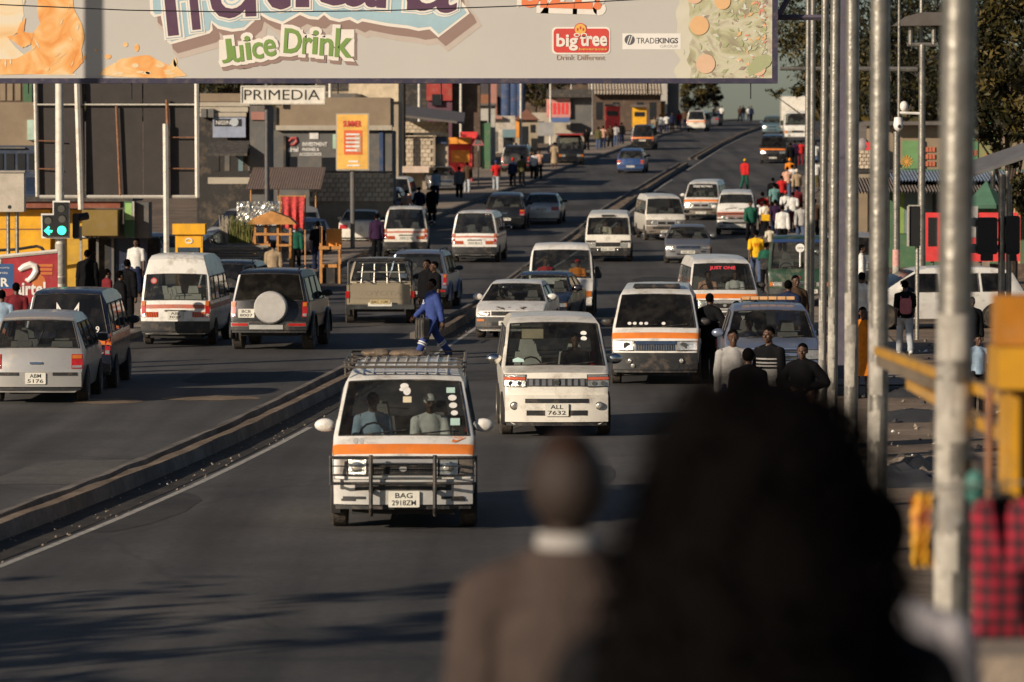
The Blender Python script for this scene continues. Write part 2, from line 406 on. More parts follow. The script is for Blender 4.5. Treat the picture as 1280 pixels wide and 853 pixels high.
# median: kerb, sunken sand fill, dark inner kerb face and gutter
def median(a, b):
    ys = list(np.arange(a, b, 1.4 if b < 180 else 2.8)) + [b]
    def j(y, s): return .03 * noise.noise((y * .7, s, 0))
    mb = MB(); n = len(ys)
    def ring(y):
        z = gz(y); kl = X_KL(y); kr = X_KR(y); w = max(.45, kr - kl)
        kr = kl + w
        return [(kl - .02, y, z - .01), (kl + j(y, 1), y, z + .15 + j(y, 2)), (kl + .13 + j(y, 3), y, z + .16 + j(y, 4)), (kl + .16, y, z + .07),
                (kr - .2, y, z + .085 + j(y, 6)), (kr - .16, y, z + .19 + j(y, 7)), (kr, y, z + .19 + j(y, 8)), (kr + .05, y, z - .01)]
    rows = [ring(y) for y in ys]; k = 8
    mi = [0, 0, 0, 1, 0, 1, 0]
    for i in range(n - 1):
        for q in range(k - 1):
            mb.add([rows[i][q], rows[i][q + 1], rows[i + 1][q + 1], rows[i + 1][q]], [(0, 1, 2, 3)], mi[q])
    mb.add(rows[0], [list(range(k))[::-1]], 0); mb.add(rows[-1], [list(range(k))], 0)
    o = mb.build('median_strip', [M_KERB, M_SAND]); o['kind'] = 'structure'
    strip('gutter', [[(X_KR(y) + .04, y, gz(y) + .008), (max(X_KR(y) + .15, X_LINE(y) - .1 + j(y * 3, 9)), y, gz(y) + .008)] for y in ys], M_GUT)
YG = hit(549, 424).y; Y0 = hit(462, 452).y
median(20, Y0); median(YG, hit(857, 207).y); median(hit(870, 200).y, 600)
# loose sand, stones and litter that nobody could count
def scatter(name, n, fx, mats, smin, smax, seed):
    r = np.random.RandomState(seed); mb = MB()
    for i in range(n):
        x, y, mi = fx(r); s = r.uniform(smin, smax); z = gz(y) + .01
        b = [(x + s * r.uniform(.5, 1) * math.cos(a), y + s * r.uniform(.5, 1) * math.sin(a), z) for a in (0, 1.57, 3.14, 4.71)]
        t = [(x + (p[0] - x) * .55 + r.uniform(-.2, .2) * s, y + (p[1] - y) * .55, z + s * r.uniform(.25, .9)) for p in b]
        mb.add(b + t, [(4, 5, 6, 7), (0, 1, 5, 4), (1, 2, 6, 5), (2, 3, 7, 6), (3, 0, 4, 7)], mi)
    o = mb.build(name, mats); o['kind'] = 'stuff'; return o
M_STONE = mat('rubble_stone', (.24, .19, .145), .9, var=.4, vs=4, bump=.6)
M_LITW = mat('litter_white', (.65, .62, .58), .7)
M_LITD = mat('litter_dark', (.03, .03, .034), .8)
def f_right(r):
    y = r.uniform(48, 105); return X_RIGHT(y) + 1.0 + r.gamma(2.0, 2.2), y, r.choice([0, 0, 0, 0, 1, 2])
scatter('rubble', 900, f_right, [M_STONE, M_LITW, M_LITD], .015, .07, 4)
def f_med(r):
    y = r.uniform(28, 154); return X_KL(y) + .3 + r.uniform(0, 1) * max(.2, X_LINE(y) - X_KL(y) - .3), y, r.choice([0] * 14 + [1])
scatter('gravel', 700, f_med, [M_STONE, M_LITW], .008, .03, 5)
def f_left(r):
    y = r.uniform(98, 245); return X_LEFT(y) - r.gamma(1.5, 1.6), y, r.choice([0, 0, 1, 2])
o = scatter('litter', 420, f_left, [M_STONE, M_LITW, M_LITD], .03, .1, 6)
# sand spills on the left carriageway
for (px, py, w, d) in ((135, 502, .9, 1.2), (262, 498, 1.3, 1.1)):
    g = hit(px, py); mb = MB(); n = 22
    ring = [Vector((g.x + w * (.7 + .4 * noise.noise((i * .9, px, 0))) * math.cos(6.283 * i / n), g.y + d * (.7 + .4 * noise.noise((i * .7, px, 3))) * math.sin(6.283 * i / n), g.z + .004)) for i in range(n)]
    inn = [Vector((g.x, g.y, g.z + .035 + .02 * noise.noise((i, px, 1)))) + (p - g) * .5 for i, p in enumerate(ring)]
    inn = [Vector((p.x, p.y, g.z + .03 + .02 * noise.noise((i, px, 1)))) for i, p in enumerate(inn)]
    mb.add(ring + inn, [(i, (i + 1) % n, n + (i + 1) % n, n + i) for i in range(n)] + [list(range(n, 2 * n))], 0, True)
    o = mb.build('sand_patch', M_SAND); o['kind'] = 'stuff'

# repairs, oil marks and polished tracks laid on the carriageway
M_PAT = [ground_mat('patch_dark', (.030, .028, .028), (.042, .040, .039), (.055, .052, .050), .8, .5, .9), ground_mat('patch_pale', (.085, .078, .070), (.11, .10, .09), (.135, .122, .108), .8, .5, .9)]
for k, (px, py, w, d_, mi) in enumerate(((90, 590, .8, 2.4, 1), (590, 470, .7, 2.0, 0), (300, 470, .9, 2.8, 0), (720, 600, .5, 3.2, 0), (640, 520, .35, 4, 1), (820, 350, .8, 3, 0), (720, 260, .9, 4, 0), (180, 640, .5, 3, 0), (880, 250, .8, 5, 1))):
    g = hit(px, py); n = 20; a0 = X_LINE(g.y + 3) - X_LINE(g.y - 3)
    sq = lambda a: (abs(math.cos(a)) ** 6 + abs(math.sin(a)) ** 6) ** (-1 / 6)
    pts = []
    for i in range(n):
        a = 6.2832 * i / n; rr = (sq(a) if k % 2 == 0 else 1) * (1 + .12 * noise.noise((i * .9, k * 3.1, 0))); yy = d_ * rr * math.sin(a); x = g.x + w * rr * math.cos(a) + a0 / 6 * yy
        pts.append((x, g.y + yy, gz(g.y + yy) + .003))
    mb = MB(); mb.poly(pts); o = mb.build('road_patch', M_PAT[mi]); o['kind'] = 'structure'

# ------------------------------------------------------------------ vehicles
# local frame: front bumper at y=0 facing -y, rear at y=L, wheels on z=0 (shifted to the middle when built)
SPEC = {
 'hiace': dict(L=4.6, prof=[(0, .34), (0, .60), (.015, .80), (.07, .94), (.225, 1.055), (.40, 1.15), (1.02, 1.80), (1.25, 1.90), (1.9, 1.96), (3.0, 1.98), (4.15, 1.96), (4.36, 1.89), (4.52, 1.14), (4.56, 1.02), (4.585, .90), (4.6, .70), (4.6, .40)],
   W=[(.2, .74), (.45, .83), (.9, .845), (1.12, .825), (1.75, .715), (1.92, .63), (2.1, .55)], zs=.44, st=(.935, 1.06), zbelt=1.14, zwt=1.70, ws=(.40, 1.02), rw=(4.36, 4.52), side=[(.62, 1.45), (1.55, 2.55), (2.63, 3.5), (3.58, 4.3)], wheels=(.75, 3.6), R=.315, seats=[(1.2, .62), (2.2, .62), (3.0, .62), (3.75, .62)]),
 'hiace_high': dict(L=4.7, prof=[(0, .34), (0, .60), (.015, .80), (.06, .93), (.27, 1.085), (.40, 1.15), (1.02, 1.80), (1.35, 2.12), (1.9, 2.25), (3.0, 2.28), (4.2, 2.26), (4.40, 2.15), (4.44, 1.78), (4.60, 1.14), (4.64, 1.03), (4.66, .93), (4.7, .70), (4.7, .40)],
   W=[(.2, .74), (.45, .83), (.9, .845), (1.12, .825), (1.75, .76), (2.05, .70), (2.3, .58)], zs=.44, st=(.92, 1.04), zbelt=1.14, zwt=1.72, ws=(.40, 1.02), rw=(4.44, 4.60), side=[(.62, 1.45), (1.55, 2.55), (2.63, 3.5), (3.58, 4.3)], wheels=(.75, 3.6), R=.315, seats=[(1.2, .62), (2.2, .62), (3.0, .62), (3.85, .72)]),
 'van_flat': dict(L=4.5, prof=[(0, .34), (0, .62), (.01, .84), (.03, .95), (.06, 1.02), (.10, 1.06), (.42, 1.70), (.62, 1.83), (1.4, 1.90), (3.0, 1.93), (4.1, 1.91), (4.32, 1.84), (4.43, 1.12), (4.47, 1.02), (4.49, .9), (4.5, .70), (4.5, .40)],
   W=[(.2, .76), (.45, .83), (.9, .84), (1.06, .835), (1.7, .76), (1.88, .68), (2.1, .6)], zs=.44, st=(.96, 1.02), zbelt=1.08, zwt=1.66, ws=(.10, .42), rw=(4.32, 4.43), side=[(.3, 1.1), (1.2, 2.2), (2.3, 3.2), (3.3, 4.2)], wheels=(.75, 3.5), R=.315, seats=[(.8, .62), (2.0, .62), (3.0, .62)]),
 'noah': dict(L=4.58, prof=[(0, .28), (0, .52), (.015, .70), (.04, .88), (.10, .99), (.45, 1.045), (.78, 1.075), (1.62, 1.71), (1.9, 1.80), (2.6, 1.845), (3.6, 1.83), (4.25, 1.76), (4.38, 1.70), (4.52, 1.02), (4.55, .9), (4.57, .8), (4.58, .62), (4.58, .36)],
   W=[(.18, .76), (.4, .82), (.8, .845), (1.05, .835), (1.7, .735), (1.82, .64), (2, .56)], zs=.24, st=(.885, .89), zbelt=1.05, zwt=1.62, ws=(.78, 1.62), rw=(4.38, 4.52), side=[(1.2, 1.95), (2.03, 2.95), (3.05, 4.2)], wheels=(.85, 3.65), R=.31, seats=[(1.95, .6), (2.9, .6), (3.7, .6)]),
 'sedan': dict(L=4.3, prof=[(0, .24), (0, .48), (.02, .60), (.06, .70), (.5, .84), (1.05, .91), (1.72, 1.32), (2.05, 1.395), (2.5, 1.41), (2.95, 1.375), (3.12, 1.33), (3.62, 1.00), (3.75, .98), (4.18, .96), (4.25, .88), (4.29, .72), (4.3, .5), (4.3, .3)],
   W=[(.18, .74), (.35, .80), (.6, .83), (.88, .815), (1.3, .62), (1.4, .56), (1.6, .5)], zs=.26, st=(.64, .645), zbelt=.885, zwt=1.27, ws=(1.05, 1.72), rw=(3.12, 3.62), side=[(1.4, 2.28), (2.36, 3.15)], wheels=(.78, 3.35), R=.30, seats=[(1.85, .4), (2.75, .4)]),
 'hatch': dict(L=4.1, prof=[(0, .26), (0, .52), (.02, .66), (.07, .78), (.45, .94), (.78, 1.0), (1.5, 1.48), (1.8, 1.56), (2.4, 1.60), (3.2, 1.57), (3.62, 1.50), (3.72, 1.45), (3.96, .98), (4.02, .88), (4.06, .74), (4.1, .56), (4.1, .32)],
   W=[(.18, .75), (.38, .82), (.75, .845), (.95, .83), (1.42, .67), (1.55, .60), (1.8, .5)], zs=.26, st=(.66, .665), zbelt=.95, zwt=1.40, ws=(.78, 1.5), rw=(3.72, 3.96), side=[(1.15, 2.0), (2.08, 2.9), (2.98, 3.6)], wheels=(.75, 3.3), R=.305, seats=[(1.8, .5), (2.8, .5)]),
 'suv': dict(L=4.45, prof=[(0, .42), (0, .68), (.02, .86), (.07, .98), (.5, 1.09), (1.15, 1.15), (1.72, 1.70), (2.0, 1.80), (2.7, 1.85), (3.7, 1.84), (4.1, 1.81), (4.22, 1.75), (4.36, 1.15), (4.40, 1.02), (4.43, .86), (4.45, .7), (4.45, .46)],
   W=[(.3, .78), (.5, .86), (.8, .89), (1.1, .865), (1.65, .74), (1.8, .68), (2, .6)], zs=.50, st=(.80, .805), zbelt=1.12, zwt=1.66, ws=(1.15, 1.72), rw=(4.22, 4.36), side=[(1.45, 2.25), (2.33, 3.15), (3.25, 4.1)], wheels=(.85, 3.55), R=.38, seats=[(2.05, .65), (3.0, .65)]),
 'pickup': dict(L=5.1, Lc=3.55, prof=[(0, .40), (0, .66), (.02, .84), (.07, .94), (.5, 1.04), (1.15, 1.10), (1.80, 1.60), (2.1, 1.70), (2.6, 1.74), (3.1, 1.71), (3.28, 1.65), (3.48, 1.12), (3.52, 1.0), (3.55, .7), (3.55, .5)],
   W=[(.3, .76), (.5, .84), (.8, .87), (1.08, .85), (1.6, .70), (1.72, .62), (2, .5)], zs=.46, st=(.78, .785), zbelt=1.06, zwt=1.58, ws=(1.15, 1.80), rw=(3.28, 3.48), side=[(1.45, 2.25), (2.33, 3.1)], wheels=(.85, 4.0), R=.37, seats=[(2.05, .6), (2.9, .6)]),
 'truck': dict(L=5.0, Lc=1.75, prof=[(0, .42), (0, .70), (.01, .92), (.03, 1.0), (.05, 1.06), (.10, 1.12), (.40, 1.88), (.55, 2.0), (.9, 2.06), (1.4, 2.07), (1.62, 2.02), (1.70, 1.9), (1.73, 1.2), (1.75, .7), (1.75, .5)],
   W=[(.3, .80), (.5, .84), (1.0, .86), (1.1, .855), (1.8, .79), (2.0, .72), (2.2, .62)], zs=.5, st=(1.0, 1.005), zbelt=1.14, zwt=1.82, ws=(.10, .40), rw=(1.70, 1.73), side=[(.35, 1.3)], wheels=(.55, 3.7), R=.36, seats=[(.9, .8)]),
}
def itp(tab, z):
    return float(np.interp(z, [a for a, _ in tab], [b for _, b in tab]))
class Shape:
    def __init__(s, kind):
        sp = SPEC[kind]; s.sp = sp; s.L = sp.get('Lc', sp['L']); s.prof = sp['prof']
        s.boxy = kind in ('truck', 'van_flat')
        s.bow = .05 if s.boxy else .13
    def taper(s, y):
        a = max(0, 1 - y / .5); b = max(0, 1 - (s.L - y) / .5)
        return 1 - (.03 if s.boxy else .055) * a * a - .035 * b * b
    def warp(s, x, y):
        q = (abs(x) / .85) ** 3
        return y + s.bow * q * max(0, 1 - y / 1.3) - s.bow * .6 * q * max(0, 1 - (s.L - y) / .9)
    def fy(s, z, x=0):
        for (y0, z0), (y1, z1) in zip(s.prof, s.prof[1:]):
            if z1 >= z and z1 > z0: y = y0 + (y1 - y0) * max(0, (z - z0)) / (z1 - z0); break
        else: y = 1
        return s.warp(x, y)
    def ry(s, z, x=0):
        rp = s.prof[::-1]
        for (y0, z0), (y1, z1) in zip(rp, rp[1:]):
            if z1 >= z and z1 > z0: y = y0 + (y1 - y0) * max(0, (z - z0)) / (z1 - z0); break
        else: y = s.L
        return s.warp(x, y)
    def stations(s):
        out = list(s.prof)
        for a, b in s.sp['side']:
            for y in (a, b):
                for i in range(len(out) - 1):
                    (y0, z0), (y1, z1) = out[i], out[i + 1]
                    if y0 + 1e-3 < y < y1 - 1e-3:
                        out.insert(i + 1, (y, z0 + (z1 - z0) * (y - y0) / (y1 - y0))); break
        return out
    def ring(s, y, zt):
        sp = s.sp; t = s.taper(y); zb = min(sp['zs'] - .06, .30) if not s.boxy else sp['zs'] - .12
        zb = max(.2, zb)
        if sp['R'] > .36: zb = .42
        W = lambda z: itp(sp['W'], z) * t
        zs = [zb, sp['zs'], sp['st'][0], sp['st'][1], sp['zbelt'], sp['zwt']]
        e = .035 if zt > sp['zbelt'] + .2 else .02
        zz = [min(z, zt - e - .002 * (6 - i)) for i, z in enumerate(zs)]
        pts = [(0, zb), (W(zz[0]) * .93, zz[0])] + [(W(z), z) for z in zz[1:]]
        we = W(zt - e); hi = zt > sp['zbelt'] + .2
        pts += [(min(we, pts[-1][0]) - .012, zt - e * .6), (max(.05, we * .945 - .018), zt - e * .15 if not hi else zt - .012), (we * .45, zt + .006), (0, zt + .010)]
        return [Vector((x, s.warp(x, y) - s.sp['L'] / 2, z)) for x, z in pts]
    # bands: 0 under,1 sill,2 low,3 stripe,4 upper,5 window,6 rail,7 pillar,8 outer top,9 inner top
    def build(s):
        sp = s.sp; st = s.stations(); rings = [s.ring(*q) for q in st]; nb = len(rings[0]); n = len(st)
        body = MB(); b_ids = []
        full = []
        for r in rings: full.append(r + [Vector((-p.x, p.y, p.z)) for p in r[-2:0:-1]])   # closed loop, 2nb-2 points
        m = len(full[0]); vs = [p for r in full for p in r]
        glass = {}
        def inr(k, ab): return st[k][0] >= ab[0] - 1e-4 and st[k + 1][0] <= ab[1] + 1e-4
        fs = []; ms = []
        for k in range(n - 1):
            for j in range(m):
                q = (k * m + j, k * m + (j + 1) % m, (k + 1) * m + (j + 1) % m, (k + 1) * m + j)
                band = j if j < nb - 1 else m - 1 - j
                right = j < nb - 1
                key = None
                if band in (8, 9):
                    if inr(k, sp['ws']): key = 'windscreen'
                    elif inr(k, sp['rw']): key = 'rear_window'
                elif band == 5:
                    for i, ab in enumerate(sp['side']):
                        if inr(k, ab): key = ('side', i, right)
                if key: glass.setdefault(key, []).append([vs[i] for i in q]); continue
                za = sum(vs[i].z for i in q) / 4
                mi = 1 if (band <= 1) else 0
                if sp['st'][0] - .004 < za < sp['st'][1] + .004 and sp['st'][1] - sp['st'][0] > .02 and band > 1: mi = 2
                fs.append(q); ms.append(mi)
        fs.append(list(range(m))); ms.append(1 if False else 0); fs.append([(n - 1) * m + j for j in range(m)][::-1]); ms.append(0)
        b = MB()
        b.v = [tuple(v) for v in vs]; b.f = [list(f) for f in fs]; b.m = ms; b.s = [True] * len(fs)
        me = b.mesh('body', 40)
        bm = __import__('bmesh').new(); bm.from_mesh(me); ops = __import__('bmesh').ops
        ops.remove_doubles(bm, verts=bm.verts, dist=.0008); ops.recalc_face_normals(bm, faces=bm.faces); bm.to_mesh(me); bm.free()
        me.set_sharp_from_angle(angle=R(40))
        parts = {'body': me}
        for key, quads in glass.items():
            g = MB(); seal = MB(); cnt = {}
            for q in quads:
                cq = sum(q, Vector()) / 4; nq = (q[2] - q[0]).cross(q[3] - q[1])
                if nq.dot(cq - Vector((0, 0, .9))) < 0: q = q[::-1]
                g.add(q, [(0, 1, 2, 3)], 0, True)
                for i in range(4):
                    a = tuple(round(c, 4) for c in q[i]); c = tuple(round(c, 4) for c in q[(i + 1) % 4])
                    if a != c: cnt[frozenset((a, c))] = cnt.get(frozenset((a, c)), 0) + 1
            for e, c in cnt.items():
                if c == 1:
                    a, c2 = list(e); seal.tube([a, c2], .013, 5, 0, False)
            nm = key if isinstance(key, str) else 'side_window'
            parts[key] = (nm, g.mesh(nm, 0), seal.mesh('seal', 0))
        return parts
def slab(mb, sh, x0, x1, z0, z1, d=.012, mi=0, rear=False, n=1, thick=.05):
    """box that follows the nose (or tail) of the body, d proud of it"""
    sg = 1 if rear else -1; f = sh.ry if rear else sh.fy; L2 = sh.sp['L'] / 2
    xs_ = [x0 + (x1 - x0) * i / n for i in range(n + 1)]
    vs = []
    for x in xs_:
        for z, dd in ((z0, d), (z1, d), (z1, -thick), (z0, -thick)):
            vs.append((x, f(z, x) + sg * dd - L2, z))
    fs = []
    for i in range(n):
        for j in range(4): fs.append((i * 4 + j, i * 4 + (j + 1) % 4, (i + 1) * 4 + (j + 1) % 4, (i + 1) * 4 + j))
    fs += [(0, 1, 2, 3), (n * 4 + 3, n * 4 + 2, n * 4 + 1, n * 4)]
    return mb.add(vs, fs, mi)
_SH = {}; _VM = {}
def shape(kind):
    if kind == 'hiace_thin' and kind not in SPEC:
        SPEC[kind] = dict(SPEC['hiace'], st=(.965, 1.035)); pf = [q for q in SPEC['hiace']['prof'] if q not in ((4.56, 1.02), (4.585, .90), (.07, .94), (.225, 1.055))]
        SPEC[kind]['prof'] = sorted(pf[:4] , key=lambda q: 0) + [(.11, .965), (.20, 1.035)] + pf[4:-2] + [(4.552, 1.035), (4.573, .965)] + pf[-2:]
    if kind not in _SH: sh = Shape(kind); _SH[kind] = (sh, sh.build())
    return _SH[kind]
def wheel_meshes(Rr, w=.2):
    k = ('wheel', Rr, w)
    if k not in _VM:
        t = MB(); t.lathe([(Rr * .62, -w / 2 + .01), (Rr * .93, -w / 2), (Rr, -w / 2 + .03), (Rr, w / 2 - .03), (Rr * .93, w / 2), (Rr * .62, w / 2 - .01)], n=20)
        r = MB(); r.lathe([(.03, w / 2 - .01), (Rr * .2, w / 2 - .015), (Rr * .45, w / 2 - .05), (Rr * .58, w / 2 - .03), (Rr * .63, w / 2 - .005), (Rr * .60, -w / 2 + .02)], n=20)
        for i in range(6):
            a = i * 1.047; r.disc((w / 2 - .034, Rr * .4 * math.cos(a), Rr * .4 * math.sin(a)), .035, (0, 1, 0), (0, 0, 1), 8, 1)
        _VM[k] = (t.mesh('tyre'), r.mesh('rim'))
    return _VM[k]
def plate_mesh(t1, t2, rear):
    k = ('plate', t1, t2, rear)
    if k not in _VM:
        mb = MB(); ux = (-1, 0, 0) if rear else (1, 0, 0); y = .008 if rear else -.008
        if t2:
            mb.rbox(-.18, .18, -.006, .006, -.1, .1, .015, 0)
            mb.text(t1, (0, y, .045), .2 if len(t1) < 4 else .25, .065, ux, mi=1, off=.012); mb.text(t2, (0, y, -.045), .28, .065, ux, mi=1, off=.012)
        else:
            mb.rbox(-.25, .25, -.006, .006, -.055, .055, .012, 0)
            mb.text(t1, (0, y, 0), .42, .07, ux, mi=1, off=.012)
        _VM[k] = mb.mesh('number_plate')
    return _VM[k]
GROUPV = None
def vehicle(kind, label, cat, px, py, away=False, paint_=None, stripe=None, lower=None, plate=None, style=None, tint=False, s=1.0, dh=0, group=None, name=None, seats=None, mirrors='paint', head=None, loc=None, lamp=None, rim=None, rel=0, sz=.94):
    sh, parts = shape(kind); sp = sh.sp; L = sp['L']; L2 = L / 2
    Gp = hit(px, py) if loc is None else Vector(loc)
    Y = Gp.y
    th = math.atan2(Gp.x, Gp.y) + R(rel)
    if head is not None: th = R(head)
    slp = slope(Y) * math.cos(th)
    c = Gp + Vector((math.sin(th), math.cos(th), 0)) * (L2 * s); c.z = Gp.z + L2 * s * math.tan(slp)
    root = thing(name or cat.replace(' ', '_'), label, cat, c, (math.pi - th) if away else -th, group, rx=(-slp if away else slp))
    root.scale = (s, s, s * sz)
    P = paint_; ST = stripe or P; LO = lower or P
    me = parts['body']
    link('body', me, [P, LO, ST], root)
    G = M_TINT if tint else M_GLASS
    for k, v in parts.items():
        if k == 'body': continue
        g = link(v[0], v[1], G, root); link('seal', v[2], M_BLACK, g)
    st = style or kind
    def cached(nm, fn):
        k = (kind, st, nm)
        if k not in _VM:
            mb = MB(); fn(mb); me = mb.mesh(nm); q = bmesh.new(); q.from_mesh(me); bmesh.ops.recalc_face_normals(q, faces=q.faces); q.to_mesh(me); q.free(); me.set_sharp_from_angle(angle=R(35)); _VM[k] = me
        return _VM[k]
    # wheels
    Rr = sp['R']; tm, rm = wheel_meshes(Rr, .2 if Rr < .35 else .24)
    wx = max(itp(sp['W'], z) for z in (.5, .7, .8)) + .016 - (.10 if Rr < .35 else .12)
    for y in sp['wheels']:
        for sd in (1, -1):
            w = thing('wheel', None, None, (sd * wx, y - L2, Rr)); w.parent = root
            link('tyre', tm, M_RUB, w); link('rim', rm, [rim or M_RIM, M_BLACK], w, rot=(0, 0, 0 if sd > 0 else math.pi))
    def arches(mb):
        x0 = max(itp(sp['W'], z) for z in (.5, .7, .8))
        for y in sp['wheels']:
            for sd in (1, -1):
                n = 14; r0 = Rr + .05; pts = [(y - L2 + r0 * math.cos(a), Rr + r0 * math.sin(a)) for a in np.linspace(-.35, math.pi + .35, n)]
                mb.prismx(pts, sd * (x0 - .10), sd * (x0 + .004))
    link('wheel_arch', cached('wheel_arch', arches), M_CABIN, root)
    def under(mb): mb.box(-wx + .16, wx - .16, .12 - L2, L - .12 - L2, .20 if Rr < .35 else .34, .45)
    link('underbody', cached('underbody', under), M_CABIN, root)
    # cabin
    def cabin(mb):
        zf = .42 if kind in ('sedan', 'hatch') else .62
        Lc = sh.L; y0 = sp['ws'][0] + .1
        mb.box(-.70, .70, y0 - L2, Lc - .16 - L2, zf - .1, zf)
        mb.box(-.68, .68, y0 - .05 - L2, y0 + .36 - L2, zf, sp['zbelt'] - .03, ty=.04)
        mb.tube([(-.36 + .17 * math.cos(a), y0 + .42 - L2 + .05 * math.sin(a), sp['zbelt'] - .02 + .16 * math.sin(a)) for a in np.linspace(0, 6.283, 13)], .014, 5)
    link('dashboard', cached('dashboard', cabin), M_CABIN, root)
    def seat(mb):
        mb.box(-.24, .24, -.25, .25, 0, .16, tx=.02); mb.box(-.23, .23, .16, .30, .14, .62, tx=.05, ty=.02); mb.box(-.13, .13, .2, .29, .64, .82, tx=.03)
    sm = cached('seat', seat)
    for (y, z) in sp['seats']:
        for x in (-.36, .36): link('seat', sm, seats or M_SEAT, root, loc=(x, y - L2, z - .06))
    # mirrors
    zmir = sp['zbelt'] + .12; ymir = sp['ws'][0] + .38; wm = itp(sp['W'], zmir)
    def mir(mb):
        if kind in ('truck', 'van_flat') :
            mb.rbox(-.09, .09, -.03, .04, -.17, .17, .05, 0); mb.tube([(-.09, .0, .1), (-.25, .05, .16)], .014, 5, 1); mb.tube([(-.09, .0, -.1), (-.25, .05, -.14)], .014, 5, 1)
        else:
            mb.ell((0, 0, 0), (.125, .07, .085), 12, 8, 0); mb.box(-.19, -.07, -.02, .05, -.06, -.01, 1); mb.box(-.09, .09, .05, .073, -.06, .06, 1)
    def mirl(mb):
        m0 = MB(); mir(m0); mb.add([(-x, y, z) for x, y, z in m0.v], [f[::-1] for f in m0.f]); mb.m = m0.m[:]; mb.s = m0.s[:]
    MP = P if mirrors == 'paint' else mirrors
    link('mirror', cached('mirror_a', mir), [MP, M_BLACK], root, loc=(wm + .13, ymir - L2, zmir)); link('mirror', cached('mirror_b', mirl), [MP, M_BLACK], root, loc=(-wm - .13, ymir - L2, zmir))
    def wip(mb):
        ya, yb = sp['ws'][0], sp['ws'][1]; za = sp['zbelt'] + .03
        for x in (-.45, .12):
            a = Vector((x, sh.fy(za, x) - .03 - L2, za)); b = Vector((x + .48, sh.fy(za + .05, x + .48) - .035 - L2, za + .05))
            mb.tube([a, b], .011, 5)
    link('wiper', cached('wiper', wip), M_BLACK, root)
    fnD = DETAIL[st if st in DETAIL else kind]
    fnD(dict(root=root, sh=sh, sp=sp, L2=L2, L=L, P=P, ST=ST, LO=LO, cached=cached, away=away, plate=plate, kind=kind, lamp=lamp))
    root['L'] = L
    return root
def putplate(c, z, rear=False, x=0, d=.02, hgt=None):
    if not c['plate']: return
    sh = c['sh']; y = (sh.ry(z) + d) if rear else (sh.fy(z) - d)
    t = c['plate']; t1, t2 = (t.split('|') + [None])[:2]
    link('number_plate', plate_mesh(t1, t2, rear), [M_PLATE, M_INK], c['root'], loc=(x, y - c['L2'], z))
def pair(c, nm, fn, mats, label=None):
    """two mirrored parts; fn builds the +x one"""
    for sd in (1, -1):
        def g(mb, sd=sd):
            m0 = MB(); fn(m0)
            if sd > 0: mb.v, mb.f, mb.m, mb.s = m0.v, m0.f, m0.m, m0.s
            else: mb.v = [(-x, y, z) for x, y, z in m0.v]; mb.f = [f[::-1] for f in m0.f]; mb.m = m0.m; mb.s = m0.s
        link(nm, c['cached'](nm + str(sd), g), mats, c['root'])
def one(c, nm, fn, mats): return link(nm, c['cached'](nm, fn), mats, c['root'])

def d_rear_lamps(c, x0, x1, z0, z1, mats=None, stack=True):
    sh = c['sh']
    def f(mb):
        slab(mb, sh, x0, x1, z0, z1, .014, 0, True, 2)
        if stack:
            slab(mb, sh, x0 + .015, x1 - .015, z1 - (z1 - z0) * .3, z1 - .015, .02, 1, True, 2)
            slab(mb, sh, x0 + .015, x1 - .015, z0 + .015, z0 + (z1 - z0) * .22, .02, 2, True, 2)
    pair(c, 'taillight', f, mats or [M_RED, M_AMBER, M_LAMP])
def d_head(c, x0, x1, z0, z1, ind=None, d=.014):
    sh = c['sh']
    def f(mb):
        slab(mb, sh, x0, x1, z0, z1, d, 1, False, 3)
        slab(mb, sh, x0 + .015, x1 - .015, z0 + .015, z1 - .015, d + .008, 0, False, 3)
        xm = (x0 + x1) / 2; zm = (z0 + z1) / 2
        mb.disc((xm - .06, sh.fy(zm, xm) - d - .012 - c['L2'], zm), (z1 - z0) * .36, n=14, mi=2)
        if ind: slab(mb, sh, *ind, d + .004, 3, False, 2)
    pair(c, 'headlight', f, [M_LAMP, M_BLACK, M_CHROME, M_AMBER])
def d_grille(c, x, z0, z1, bars=4, frame=None, vert=0, d=.012):
    sh = c['sh']
    def f(mb):
        slab(mb, sh, -x, x, z0, z1, d, 0, False, 4)
        for i in range(bars):
            z = z0 + (z1 - z0) * (i + .5) / bars; slab(mb, sh, -x + .01, x - .01, z - .007, z + .007, d + .01, 1, False, 4)
        for i in range(vert):
            q = -x + 2 * x * (i + .5) / vert; slab(mb, sh, q - .006, q + .006, z0 + .01, z1 - .01, d + .009, 1)
        slab(mb, sh, -x, x, z1, z1 + .025, d + .012, 2, False, 4)
    one(c, 'grille', f, [M_BLACK, M_CABIN if frame is None else frame, frame or M_CHROME])
def d_bumper(c, z0, z1, m, rear=False, d=.05, x=None, nm='bumper', slots=()):
    sh = c['sh']
    def f(mb):
        xx = x or itp(c['sp']['W'], (z0 + z1) / 2) * .97
        slab(mb, sh, -xx, xx, z0, z1, d, 0, rear, 8, .12)
        slab(mb, sh, -xx + .02, xx - .02, z0 - .06, z0, d - .03, 1, rear, 6, .12)
        for (a, b, p, q) in slots: slab(mb, sh, a, b, p, q, d + .004, 1, rear, 4)
    one(c, ('rear_' if rear else '') + nm, f, [m, M_BLACK])
